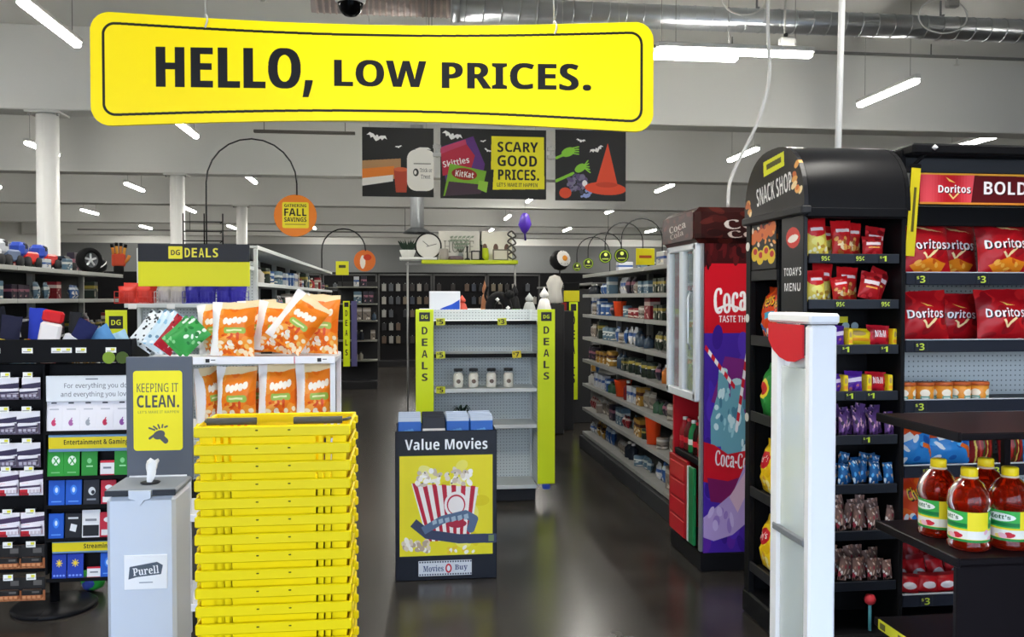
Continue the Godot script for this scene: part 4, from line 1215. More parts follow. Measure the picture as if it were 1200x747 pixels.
	for e in [[-0.955, 0.15, 0.28, 2, 55, -4.42, "reddish side-on orange snack bag, lower shelf by the white post"], [-0.815, 0.2, 0.29, 0, -8, -4.36, "orange snack bag facing out, lower shelf"], [-0.62, 0.19, 0.3, -1, 8, -4.36, "orange snack bag with broad white edge, lower shelf"], [-0.44, 0.19, 0.3, 0, 14, -4.38, "orange snack bag at the aisle end, lower shelf"], [-0.55, 0.18, 0.28, 0, 0, -4.52, "orange snack bag in back row, lower shelf, aisle half"], [-0.75, 0.18, 0.28, 0, 0, -4.52, "orange snack bag in back row, lower shelf, post half"]]:
		bag("snack_bag", e[6], g, Vector3(e[0], 0.977, e[5]), e[1], e[2], 0.1, "puffs", e[3], e[4], -3, int(absf(e[0]) * 77))
	g = "printed bags at the end of the white rack"
	for e in [[-1.305, 0.13, 0.19, -36, "dots", "white bag with black dots, leaning outermost on the white rack"], [-1.245, 0.13, 0.19, -36, "dots", "white bag with black dots, leaning second on the white rack"], [-1.215, 0.12, 0.2, -34, "pale_blue_print", "pale blue printed bag leaning beside the dotted bags"], [-1.165, 0.12, 0.2, -33, "pale_blue_print", "pale blue printed bag leaning against the red bag"], [-1.145, 0.1, 0.19, -36, "red_print", "red printed bag leaning beside the pale blue bags"], [-1.085, 0.13, 0.16, -46, "green_print", "green printed bag leaning over the red bag"], [-1.045, 0.13, 0.16, -46, "green_print", "green printed bag leaning against the orange snack bags"]]:
		bag("treat_bag", e[5], g, Vector3(e[0] - 0.045, up, -4.36 + (e[0] + 1.045) * 1.15), e[1], e[2], 0.05, e[4], e[3], 0, -5, int(-e[0] * 100))

# ------------------------------------------------------------------ middle of the store
func pegboard() -> StandardMaterial3D:
	var m := printed("peg", 0.6)
	m.uv1_triplanar = true
	m.uv1_world_triplanar = true
	m.uv1_scale = Vector3(39.4, 39.4, 39.4)
	return m

func centre() -> void:
	var lime := plain(Color("dcef1a"), 0.4)
	var black := mat("black_metal")
	var pale := mat("pale_metal", Color("cfd4d4"), 0.5)
	# --- end cap of the middle gondola
	var e := thing("end_cap", "pale pegboard end shelf unit with two lime DEALS side panels", "shelf unit", Vector3(0.622, 0, -6.78))
	mi("base", bx(0.8, 0.1, 0.34, 0.004), plain(Color("202226"), 0.5), e, Vector3(0, 0.05, -0.22))
	mi("back_panel", bx(0.84, 1.42, 0.02, 0.002), pegboard(), e, Vector3(0, 0.8, -0.36))
	for s in [-1, 1]:
		mi("upright", bx(0.03, 1.51, 0.04, 0.003), pale, e, Vector3(s * 0.41, 0.755, -0.33))
		mi("side_panel", bx(0.012, 1.38, 0.3, 0.002), pegboard(), e, Vector3(s * 0.412, 0.82, -0.16))
		mi("deals_panel", bx(0.137, 1.375, 0.02, 0.003), printed("deals_panel", 0.4), e, Vector3(s * 0.475, 0.828, 0.0))
	var tags := {1.415: [[516.7, "tag5"], [587.8, "tag3"]], 1.158: [[516.7, "tag5"], [605, "tag7"]], 0.886: [[516.7, "tag5"]]}
	for y in [0.123, 0.6, 0.886, 1.158, 1.415]:
		var sh := mi("shelf", bx(0.806, 0.018, 0.34, 0.002), pale, e, Vector3(0, y, -0.18))
		mi("price_rail", bx(0.8, 0.03, 0.01, 0.002), pale if y < 1.0 else black, sh, Vector3(0, -0.004, 0.172))
		for t in tags.get(y, []):
			mi("price_tag", bx(0.07, 0.055, 0.003, 0.001), printed(t[1], 0.4), sh, Vector3((t[0] - 569.0) * 0.00672, 0.004, 0.18), Vector3(0, 0, rng.randf_range(-4, 4)))
	mi("blue_foot", bx(0.06, 0.04, 0.05, 0.008), plain(Color("1f3f9c"), 0.5), e, Vector3(0.475, 0.118, 0.0))
	# jars
	var glass := mat("jar_glass", Color(0.93, 0.95, 0.93, 0.08), 0.04)
	glass.refraction_enabled = true
	glass.refraction_scale = 0.05
	for k in 4:
		var j := thing("glass_jar", "glass jar of white filling with dark lid on the end shelf", "jar", Vector3([0.411, 0.531, 0.672, 0.807][k], 0.896, -6.86), 0, "row of four glass jars")
		mi("filling", lathe("jar_filling", [Vector2(0, 0.004), Vector2(0.036, 0.006), Vector2(0.039, 0.02), Vector2(0.039, 0.1), Vector2(0.028, 0.118), Vector2(0, 0.12)], 18), printed("jar_label", 0.6), j)
		mi("glass", lathe("jar_body", [Vector2(0, 0), Vector2(0.04, 0.001), Vector2(0.044, 0.012), Vector2(0.044, 0.105), Vector2(0.034, 0.125), Vector2(0.03, 0.132), Vector2(0.03, 0.14)], 18), pane("jar_pane", Color(0.9, 0.93, 0.9), 0.1), j)
		mi("lid", lathe("jar_lid", [Vector2(0.034, 0.132), Vector2(0.036, 0.136), Vector2(0.036, 0.15), Vector2(0.032, 0.155), Vector2(0, 0.155)], 18), plain(Color("2a2c2e"), 0.4), j)
	# fern in a pot
	var f := thing("potted_fern", "dark green spiky fern in a grey pot on the lower end shelf", "plant", Vector3(0.448, 0.61, -6.9))
	mi("pot", lathe("fern_pot", [Vector2(0, 0), Vector2(0.05, 0), Vector2(0.062, 0.05), Vector2(0.064, 0.06), Vector2(0, 0.055)], 16), plain(Color("6c6f70"), 0.7), f)
	for k in 16:
		var a := TAU * k / 16.0
		var l := 0.09 + 0.03 * sin(k * 2.7)
		var st := begin()
		var uv := func(v: Vector3): return Vector2(v.x, v.y)
		var d := Vector3(cos(a), 0, sin(a))
		var w := Vector3(-sin(a), 0, cos(a)) * 0.008
		var p0 := Vector3(0, 0.055, 0)
		var p1 := d * l * 0.5 + Vector3(0, 0.05 + 0.055 + 0.02 * (k % 3), 0)
		var p2 := d * l + Vector3(0, 0.05 + 0.03 * (k % 3), 0)
		for q in [[p0, p1], [p1, p2]]:
			var ww: Vector3 = w if q[0] == p0 else w * 1.0
			quad(st, q[0] - ww, q[0] + ww, q[1] + ww * (1.0 if q[0] == p0 else 0.1), q[1] - ww * (1.0 if q[0] == p0 else 0.1), Vector3.UP, uv)
			quad(st, q[0] - ww - Vector3(0, 0.002, 0), q[0] + ww - Vector3(0, 0.002, 0), q[1] + ww * (1.0 if q[0] == p0 else 0.1) - Vector3(0, 0.002, 0), q[1] - ww * (1.0 if q[0] == p0 else 0.1) - Vector3(0, 0.002, 0), Vector3.DOWN, uv)
		mi("leaf", st.commit(), plain(Color("2c4638"), 0.6), f)
	# gondola behind the end cap
	var gb := thing("centre_gondola", "low middle gondola running back behind the pegboard end unit", "shelf unit", Vector3(0.622, 0, -9.7))
	mi("body", bx(0.12, 1.42, 4.9, 0.004), plain(Color("3c3e40"), 0.6), gb, Vector3(0, 0.72, 0))
	mi("top_cap", bx(0.86, 0.02, 4.9, 0.003), pale, gb, Vector3(0, 1.45, 0))
	mi("base_deck", bx(0.86, 0.16, 4.9, 0.004), plain(Color("2a2b2d"), 0.6), gb, Vector3(0, 0.08, 0))
	for y in [0.5, 0.85, 1.18]: mi("shelf", bx(0.84, 0.02, 4.9, 0.003), pale, gb, Vector3(0, y, 0))
	# --- things on top of the end cap and gondola
	var wb := thing("gift_box", "white and blue carton standing on top of the middle gondola", "box", Vector3(0.334, 1.461, -7.5))
	mi("carton", bx(0.26, 0.2, 0.1, 0.003), plain(Color("dfe3ea"), 0.5), wb, Vector3(0, 0.1, 0))
	mi("blue_print", plate(PackedVector2Array([Vector2(-0.12, -0.095), Vector2(0.125, -0.095), Vector2(0.125, 0.03), Vector2(0.06, -0.01), Vector2(-0.02, -0.04)]), 0.003), plain(Color("2450c0"), 0.5), wb, Vector3(0, 0.1, 0.052))
	var figs := [
		[549, "red and white gnome figurine on the middle gondola", "b84a3c", "e2ddd6", 0.05, 0.17], [576, "slim brown scarecrow figurine on the middle gondola", "8a5a3c", "c08a5c", 0.032, 0.3], [612, "dark urn figurine with lime base on the middle gondola", "1c1c1e", "7ac23c", 0.05, 0.27], [630, "pale grey owl figurine on the middle gondola", "a3a6a4", "d6d8d6", 0.055, 0.19], [648, "white ghost figurine on the middle gondola", "d8d6d2", "bdbab4", 0.06, 0.24]]
	for q in figs:
		var t := thing("figurine", q[1], "figurine", Vector3(0.285 + (q[0] - 521) * 0.0073, 1.461, -7.6), 0, "")
		var r: float = q[4]
		var h: float = q[5]
		mi("body", lathe("fig %s" % q[1], [Vector2(0, 0), Vector2(r, 0.002), Vector2(r * 1.05, h * 0.2), Vector2(r * 0.72, h * 0.5), Vector2(r * 0.5, h * 0.58), Vector2(0, h * 0.6)], 14), plain(Color(q[2]), 0.6), t)
		mi("head", lathe("fig head %s" % q[1], [Vector2(0, h * 0.56), Vector2(r * 0.6, h * 0.64), Vector2(r * 0.66, h * 0.74), Vector2(r * 0.4, h * 0.84), Vector2(r * 0.16, h * 0.93), Vector2(0, h)], 14), plain(Color(q[2]), 0.6), t)
		mi("base_ring", lathe("fig base %s" % q[1], [Vector2(r * 1.02, 0), Vector2(r * 1.12, 0.004), Vector2(r * 1.1, h * 0.16), Vector2(r * 1.0, h * 0.18)], 14), plain(Color(q[3]), 0.6), t)
	var ct := thing("cat_figurine", "black arched cat figurine with white patches on the middle gondola", "figurine", Vector3(0.285 + (591 - 521) * 0.0073, 1.461, -7.42))
	mi("body", tube(curve([Vector3(-0.08, 0.02, 0), Vector3(-0.07, 0.11, 0), Vector3(0, 0.16, 0), Vector3(0.06, 0.1, 0), Vector3(0.07, 0.02, 0)], 5), 0.042, 12), plain(Color("151516"), 0.5), ct)
	mi("head", lathe("cat_head", [Vector2(0, -0.045), Vector2(0.04, -0.02), Vector2(0.042, 0.015), Vector2(0.02, 0.035), Vector2(0, 0.04)], 12), plain(Color("151516"), 0.5), ct, Vector3(0.085, 0.17, 0.02))
	for s in [-1, 1]: mi("ear", lathe("cat_ear", [Vector2(0.014, 0), Vector2(0.008, 0.02), Vector2(0, 0.035)], 6), plain(Color("151516"), 0.5), ct, Vector3(0.085 + s * 0.025, 0.195, 0.02))
	mi("tail", tube(curve([Vector3(-0.08, 0.08, 0), Vector3(-0.12, 0.16, 0), Vector3(-0.1, 0.24, 0)], 5), 0.012, 8), plain(Color("151516"), 0.5), ct)
	for p in [Vector3(-0.02, 0.13, 0.04), Vector3(0.07, 0.06, 0.04)]: mi("patch", lathe("cat_patch", [Vector2(0, -0.018), Vector2(0.02, 0), Vector2(0, 0.018)], 8), plain(Color("dededc"), 0.5), ct, p)
	# --- film bin
	var b := thing("movie_bin", "black cardboard bin with popcorn poster reading Value Movies", "display bin", Vector3(0.228, 0, -4.945))
	var card := plain(Color("171a22"), 0.4)
	mi("front_poster", bx(0.575, 0.85, 0.012, 0.003), printed("movies", 0.25), b, Vector3(0, 0.426, -0.006))
	mi("back_panel", bx(0.575, 0.85, 0.012, 0.003), card, b, Vector3(0, 0.426, -0.33))
	for s in [-1, 1]: mi("side_panel", bx(0.012, 0.85, 0.312, 0.003), card, b, Vector3(s * 0.2815, 0.426, -0.168))
	mi("inner_tray", bx(0.548, 0.012, 0.31, 0.002), card, b, Vector3(0, 0.74, -0.168))
	var film_words := ["blue film case with white top in the first column of the film bin", "dark film case with pale band in the second column of the film bin", "blue film case with white top in the third column of the film bin", "blue film case with white top in the fourth column of the film bin"]
	for c in 4:
		for k in 7:
			pack("film_case", film_words[c], "film cases in the bin", Vector3(-0.0 + 0.228 + (c - 1.5) * 0.137, 0.748 + 0.088 + 0.004 * ((c * 3 + k) % 3), -4.99 - k * 0.038), Vector3(0.13, 0.175, 0.014), "film_case" if c != 1 else "film_case_dark", Vector3(-14, 0, 0), "film case")

# ------------------------------------------------------------------ shelving that runs along the aisles
const TONE := ["taupe and grey", "blue and white", "red and cream", "dark green and gold", "amber and brown", "steel blue", "plum", "white and blue"]
const BOTTLE := [["8a857a", "stone"], ["6f2a2c", "wine red"], ["33404f", "slate"], ["b2692c", "amber"], ["2f4a36", "bottle green"], ["8f2f34", "red"], ["b0ada6", "off-white"], ["20242c", "black"]]

func bay(called: String, label: String, at: Vector3, turn: float, w: float, h: float, levels: Array, depth: float, frame: StandardMaterial3D, back: StandardMaterial3D, group: String) -> Node3D:
	var t := thing(called, label, "shelf unit", at, turn, group)
	mi("base_deck", bx(w - 0.005, 0.13, depth + 0.04, 0.004), plain(Color("2b2c2e"), 0.6), t, Vector3(0, 0.065, -depth / 2 + 0.02))
	mi("back_panel", bx(w - 0.004, h, 0.03, 0.002), back, t, Vector3(0, h / 2, -depth - 0.015))
	for s in [-1, 1]: mi("upright", bx(0.03, h, 0.05, 0.003), frame, t, Vector3(s * (w / 2 - 0.018), h / 2, -depth + 0.03))
	for y: float in levels:
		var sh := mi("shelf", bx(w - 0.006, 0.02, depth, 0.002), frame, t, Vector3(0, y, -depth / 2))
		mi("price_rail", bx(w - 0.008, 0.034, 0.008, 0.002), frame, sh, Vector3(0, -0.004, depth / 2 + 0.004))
	return t

var blocked := []    # places kept free for larger things

func goods(unit: Node3D, y: float, x0: float, x1: float, front: float, hmax: float, kinds: Array, where: String, fill := 0.9) -> void:
	var x := x0
	while x < x1 - 0.06:
		var k: int = kinds[rng.randi() % kinds.size()]
		var tone := rng.randi() % 8
		var run := rng.randi_range(1, 3)                    # shops face alike goods side by side
		var w := rng.randf_range(0.075, 0.15)
		var h := hmax * rng.randf_range(0.55, 0.95)
		for q in run:
			if x + w > x1: break
			var spot := unit.transform * Vector3(x + w / 2, y + 0.07, front - 0.07)
			if rng.randf() > fill or blocked.any(func(b): return b.distance_to(spot) < 0.15):
				x += w
				continue
			var p := unit.transform * Vector3(x + w / 2, y, front - rng.randf_range(0.06, 0.09))
			var turn := unit.rotation_degrees.y + rng.randf_range(-6, 6)
			if k == 0:
				var o := mi("carton", bx(1, 1, 1, 0.02), printed("goods_%d" % tone), self, p + Vector3(0, h / 2, 0), Vector3(0, turn, 0), Vector3(w * 0.92, h, 0.09))
				tag(o, "%s carton on the %s" % [TONE[tone], where], "carton", "%s cartons, %s" % [TONE[tone], where])
			elif k == 1:
				var t := thing("bottle", "%s bottle on the %s" % [BOTTLE[tone][1], where], "bottle", p, turn, "%s bottles, %s" % [BOTTLE[tone][1], where])
				mi("flask", lathe("flask", [Vector2(0, 0), Vector2(0.48, 0.0), Vector2(0.5, 0.03), Vector2(0.5, 0.62), Vector2(0.2, 0.8), Vector2(0.16, 0.9), Vector2(0, 0.9)], 10), plain(Color(BOTTLE[tone][0]), 0.25), t, Vector3.ZERO, Vector3.ZERO, Vector3(minf(w, 0.09), h, minf(w, 0.09)))
				mi("cap", lathe("flask_cap", [Vector2(0.2, 0.86), Vector2(0.2, 1.0), Vector2(0, 1.0)], 8), plain(Color("d8d4cc") if tone % 2 else Color("2a2a2c"), 0.4), t, Vector3.ZERO, Vector3.ZERO, Vector3(minf(w, 0.09), h, minf(w, 0.09)))
			elif k == 2:
				var o := mi("pouch", bag_mesh(tone % 4, 8, 6), printed("goods_%d" % tone, 0.35), self, p, Vector3(-4, turn, 0), Vector3(w * 0.96, h, 0.055))
				tag(o, "%s pouch on the %s" % [TONE[tone], where], "pouch", "%s pouches, %s" % [TONE[tone], where])
			else:
				var o := mi("canister", lathe("canister", [Vector2(0, 0), Vector2(0.48, 0), Vector2(0.5, 0.03), Vector2(0.5, 0.94), Vector2(0.44, 1.0), Vector2(0, 1.0)], 12), printed("goods_%d" % tone, 0.35), self, p, Vector3(0, turn, 0), Vector3(minf(w, 0.1), h * 0.8, minf(w, 0.1)))
				tag(o, "%s canister on the %s" % [TONE[tone], where], "canister", "%s canisters, %s" % [TONE[tone], where])
			x += w + 0.006
		x += rng.randf_range(0.0, 0.03)

func wire_arch(t: Node3D, x0: float, x1: float, y0: float, y1: float, yend: float, r: float) -> void:   # thin bent rod that carries a round sign
	var pts := [Vector3(x0, y0, 0), Vector3(x0, y1, 0)]
	for k in range(1, 13): pts.append(Vector3((x0 + x1) / 2 - cos(PI * k / 12) * (x1 - x0) / 2, y1 + sin(PI * k / 12) * absf(x1 - x0) / 2, 0))
	pts.append(Vector3(x1, yend, 0))
	mi("wire", tube(pts, r, 6), plain(Color("1e1f21"), 0.5), t)

func aisles() -> void:
	var pale := mat("pale_metal")
	var dark := plain(Color("28282a"), 0.7)
	var black := mat("black_metal")
	# --- left end cap with DEALS header
	var e := thing("deals_end_cap", "end shelf unit with black and yellow DEALS header board", "shelf unit", Vector3(-1.648, 0, -6.9))
	mi("back_panel", bx(0.92, 1.9, 0.03, 0.003), pegboard(), e, Vector3(0, 0.95, -0.4))
	mi("base_deck", bx(0.92, 0.14, 0.4, 0.004), dark, e, Vector3(0, 0.07, -0.2))
	for s in [-1, 1]: mi("upright", bx(0.03, 2.0, 0.04, 0.003), pale, e, Vector3(s * 0.45, 1.0, -0.37))
	for y in [0.5, 0.9, 1.24, 1.55]:
		var sh := mi("shelf", bx(0.92, 0.02, 0.36, 0.002), pale, e, Vector3(0, y, -0.2))
		mi("price_rail", bx(0.92, 0.032, 0.008, 0.002), pale, sh, Vector3(0, -0.004, 0.184))
		if y > 1.5:
			for x in [-0.4, -0.12, 0.16]: mi("price_label", bx(0.06, 0.035, 0.003, 0.001), plain(Color("e8e8e6"), 0.5), sh, Vector3(x, -0.012, 0.19))
	var hd := mi("header_board", bx(0.82, 0.135, 0.02, 0.002), plain(Color("26272e"), 0.45), e, Vector3(0.053, 1.9475, -0.02))
	hd.material_override = printed("deals_header", 0.4)
	mi("header_base", bx(0.82, 0.187, 0.018, 0.002), plain(Color("e9e81e"), 0.4), e, Vector3(0.053, 1.786, -0.021))
	mi("header_bracket", boxes([[Vector3(-0.33, 1.84, -0.2), Vector3(0.02, 0.03, 0.36)], [Vector3(0.43, 1.84, -0.2), Vector3(0.02, 0.03, 0.36)]]), pale, e)
	# wire baskets of packs on its upper shelf
	var kinds := [["c2382e", "red", -2.045, 0.27], ["b4aeb0", "grey", -1.79, 0.2], ["34309c", "blue", -1.575, 0.22], ["3a34a8", "blue", -1.345, 0.22]]
	for k in 4:
		var q: Array = kinds[k]
		var where: String = ["farthest out under the DEALS header", "between red and blue baskets", "beside the grey basket", "at the aisle corner"][k]
		var wb := thing("wire_basket", "%s wire basket %s" % [q[1], where], "basket", Vector3(q[2], 1.562, -6.9), 0, "wire baskets on the left end shelf")
		var bars := []
		for i in 9:
			bars.append([Vector3(lerpf(-q[3] / 2, q[3] / 2, i / 8.0), 0.045, -0.02), Vector3(0.004, 0.09, 0.004)])
			bars.append([Vector3(lerpf(-q[3] / 2, q[3] / 2, i / 8.0), 0.045, -0.26), Vector3(0.004, 0.09, 0.004)])
		for y in [0.003, 0.045, 0.09]:
			for z in [-0.02, -0.26]: bars.append([Vector3(0, y, z), Vector3(q[3], 0.005, 0.005)])
			for s in [-1, 1]: bars.append([Vector3(s * q[3] / 2, y, -0.14), Vector3(0.005, 0.005, 0.24)])
		mi("wire", boxes(bars, 0.0), plain(Color(q[0]), 0.5), wb)
		for i in 4:
			var o := mi("snack_packet", bag_mesh(i, 8, 6), plain(Color(q[0]), 0.4), self, Vector3(q[2] + (i % 2 - 0.5) * q[3] * 0.45, 1.57, -6.98 - 0.08 * int(i / 2.0)), Vector3(-12, 0, 4 - 3 * i), Vector3(q[3] * 0.46, 0.13 + 0.012 * i, 0.05))
			tag(o, "%s packet in the wire basket %s" % [["red", "grey", "dark blue", "dark blue"][k], where], "packet", "packets in the wire baskets")
	var dg := thing("shelf_sign", "small lime card sign with black DG square beside the end shelf", "sign", Vector3(-2.068, 1.42, -6.6))
	mi("card", bx(0.15, 0.19, 0.004, 0.001), printed("dg_card", 0.4), dg)
	mi("stem", tube([Vector3(0, -0.09, -0.004), Vector3(0, -1.41, -0.004)], 0.006, 6), black, dg)
	mi("stem_foot", lathe("stem_foot", [Vector2(0, 0), Vector2(0.09, 0), Vector2(0.09, 0.01), Vector2(0, 0.014)], 16), black, dg, Vector3(0, -1.42, -0.004))
	# round sign on a bent wire
	var ar := thing("round_sign", "orange round sign reading GATHERING FALL SAVINGS on bent black wire", "sign", Vector3(-1.168, 0, -6.96))
	wire_arch(ar, -0.345, 0.335, 1.8, 2.49, 2.4, 0.006)
	mi("clip", bx(0.03, 0.06, 0.04, 0.003), black, ar, Vector3(-0.345, 1.82, -0.02))
	mi("disc", plate(disc_outline(0.163, 36), 0.006), printed("fall", 0.4), ar, Vector3(0.323, 2.243, 0.0))
	blocked = [Vector3(1.97, 0.75, -7.9), Vector3(1.97, 0.5, -6.8), Vector3(1.97, 1.5, -7.95)]
	var wd := thing("wire_display", "bare black wire frame standing on top of left gondola", "wire frame", Vector3(-1.670, 2.042, -7.6))
	for y in [0.04, 0.12, 0.2]:
		mi("rail", tube([Vector3(-0.17, y, 0), Vector3(0.15, y, 0), Vector3(0.15, y - 0.02, 0.1)], 0.005, 5), black, wd)
	for x in [-0.17, 0.0, 0.15]: mi("rod", tube([Vector3(x, 0, 0), Vector3(x, 0.27, 0)], 0.006, 5), black, wd)
	# --- left gondola: bays facing the middle aisle
	var shelf_word := {0.16: "floor deck", 0.55: "knee-high shelf", 0.9: "waist-high shelf", 1.2: "chest-high shelf", 1.46: "middle shelf", 1.72: "upper shelf"}
	for k in 6:
		var z := -7.93 - k * 1.22
		var nth: String = ORDINAL[k]
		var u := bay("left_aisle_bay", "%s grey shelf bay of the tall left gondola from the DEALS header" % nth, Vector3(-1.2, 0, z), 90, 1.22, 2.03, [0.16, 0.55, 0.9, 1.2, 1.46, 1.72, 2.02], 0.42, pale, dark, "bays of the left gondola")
		for y: float in [0.55, 0.9, 1.2, 1.46, 1.72]:
			if k > 3 and y < 1.0: continue
			goods(u, y + 0.011, -0.57, 0.57, -0.02, 0.2, [0, 1, 2, 3], "%s of the %s left bay" % [shelf_word[y], nth], 0.85)
	# --- toy gondola further left, facing the second aisle
	var toy_word := {0.16: "floor deck", 0.6: "low shelf", 0.95: "waist-high shelf", 1.28: "chest-high shelf", 1.585: "book shelf"}
	for k in 3:
		var nth: String = ORDINAL[k]
		var z := -6.25 - k * 1.22
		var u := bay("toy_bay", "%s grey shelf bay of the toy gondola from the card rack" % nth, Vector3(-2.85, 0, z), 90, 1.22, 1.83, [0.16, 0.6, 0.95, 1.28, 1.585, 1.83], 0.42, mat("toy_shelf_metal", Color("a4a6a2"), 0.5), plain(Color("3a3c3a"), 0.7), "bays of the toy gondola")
		for y: float in [1.28, 1.585]: goods(u, y + 0.011, -0.57, 0.57, -0.02, 0.19, [0, 0, 0, 2], "%s of the %s toy bay" % [toy_word[y], nth], 0.8)
		for y: float in [0.95]: goods(u, y + 0.011, -0.57, 0.57, -0.02, 0.22, [0, 2], "%s of the %s toy bay" % [toy_word[y], nth], 0.8)
	toys()
	# --- right gondola: bays facing the middle aisle
	var right_word := {0.16: "floor deck", 0.42: "low shelf", 0.68: "knee-high shelf", 0.94: "waist-high shelf", 1.18: "chest-high shelf", 1.42: "middle shelf", 1.63: "upper shelf"}
	for k in 3:
		var nth: String = ORDINAL[k]
		var z := -6.2 - k * 1.22
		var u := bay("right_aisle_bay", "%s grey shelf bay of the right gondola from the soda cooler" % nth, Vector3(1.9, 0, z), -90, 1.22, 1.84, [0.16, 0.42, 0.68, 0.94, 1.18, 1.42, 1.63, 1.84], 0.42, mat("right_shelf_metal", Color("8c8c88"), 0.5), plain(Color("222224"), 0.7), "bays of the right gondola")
		for y: float in [0.16, 0.42, 0.68, 0.94, 1.18, 1.42, 1.63]:
			goods(u, y + 0.011, -0.57, 0.57, -0.02, 0.185, [0, 1, 2, 3, 2], "%s of the %s right bay" % [right_word[y], nth], 0.9)
	for q in [[Vector3(2.02, 0.691, -7.9), "orange plastic pail on the knee-high shelf of the right gondola", 0.16, 0.15], [Vector3(1.99, 0.431, -6.8), "tall orange plastic pail on the low shelf of the right gondola", 0.13, 0.22], [Vector3(2.0, 1.431, -7.95), "round orange pumpkin pail on the middle shelf of the right gondola", 0.12, 0.14]]:
		var t := thing("pail", q[1], "pail", q[0] + Vector3(-0.02, 0.004, 0))
		mi("bucket", lathe("pail %s" % q[1], [Vector2(0, 0), Vector2(q[2] * 0.4, 0), Vector2(q[2] * 0.5, q[3] * 0.9), Vector2(q[2] * 0.54, q[3]), Vector2(q[2] * 0.46, q[3]), Vector2(q[2] * 0.38, 0.01)], 16), plain(Color("e0481c"), 0.4), t)
		mi("bail", tube(curve([Vector3(0, q[3] * 0.95, -q[2] * 0.52), Vector3(0.02, q[3] * 0.7, 0), Vector3(0, q[3] * 0.95, q[2] * 0.52)], 5), 0.003, 5), black, t)
	# signs and cartons on top of the right gondola
	var top := 1.855
	var rs := [["nearest the soda cooler", -7.3, 1.964, 0.064, 1.829], ["second from the soda cooler", -8.0, 1.990, 0.062, 1.850], ["third from the soda cooler", -8.9, 1.962, 0.056, 1.878], ["farthest from the soda cooler", -9.2, 1.937, 0.048, 1.820]]
	for q in rs:
		var t := thing("round_sign", "small dark round sign on arched wire above the right gondola, " + q[0], "sign", Vector3(q[4], 0, q[1]), 0, "dark round signs over the right gondola")
		wire_arch(t, 0.36, 0.0, top - 0.01, q[2] + 0.14, q[2] + q[3], 0.005)
		mi("disc", plate(disc_outline(q[3], 24), 0.005), printed("round_dark", 0.5), t, Vector3(0, q[2], 0.006))
	for q in [[Vector3(2.06, top, -6.6), Vector3(0.2, 0.11, 0.2), "goods_7", "white and blue carton on top of the right gondola near the cooler"], [Vector3(2.08, top, -6.05), Vector3(0.2, 0.12, 0.2), "goods_0", "taupe and grey carton on top of the right gondola near the cooler"], [Vector3(2.1, top + 0.12, -6.05), Vector3(0.16, 0.16, 0.2), "scene_red_board", "plain red carton stacked above a taupe carton on the right gondola"], [Vector3(2.1, top, -6.36), Vector3(0.18, 0.2, 0.18), "goods_4", "amber carton standing tall on top of the right gondola"], [Vector3(2.06, top, -7.35), Vector3(0.1, 0.08, 0.14), "goods_5", "steel blue carton on top of the right gondola between round signs"], [Vector3(2.06, top, -8.1), Vector3(0.1, 0.09, 0.14), "goods_7", "small white carton on top of the right gondola between round signs"]]:
		pack("top_carton", q[3], "cartons on top of the right gondola", q[0] + Vector3(0, q[1].y / 2, 0), q[1], q[2], Vector3(0, -90, 0), "carton")
	var ys := thing("shelf_sign", "bright yellow card sign clipped to the top rail of right gondola", "sign", Vector3(1.885, 1.93, -6.75))
	mi("card", bx(0.15, 0.13, 0.006, 0.001), plain(Color("e6dc1c"), 0.5), ys)
	mi("clip", bx(0.02, 0.09, 0.006, 0.001), black, ys, Vector3(0.03, -0.06, -0.006))
	mi("print_mark", bx(0.1, 0.022, 0.002, 0.0005), plain(Color("b8542a"), 0.6), ys, Vector3(0, 0.0, 0.004))

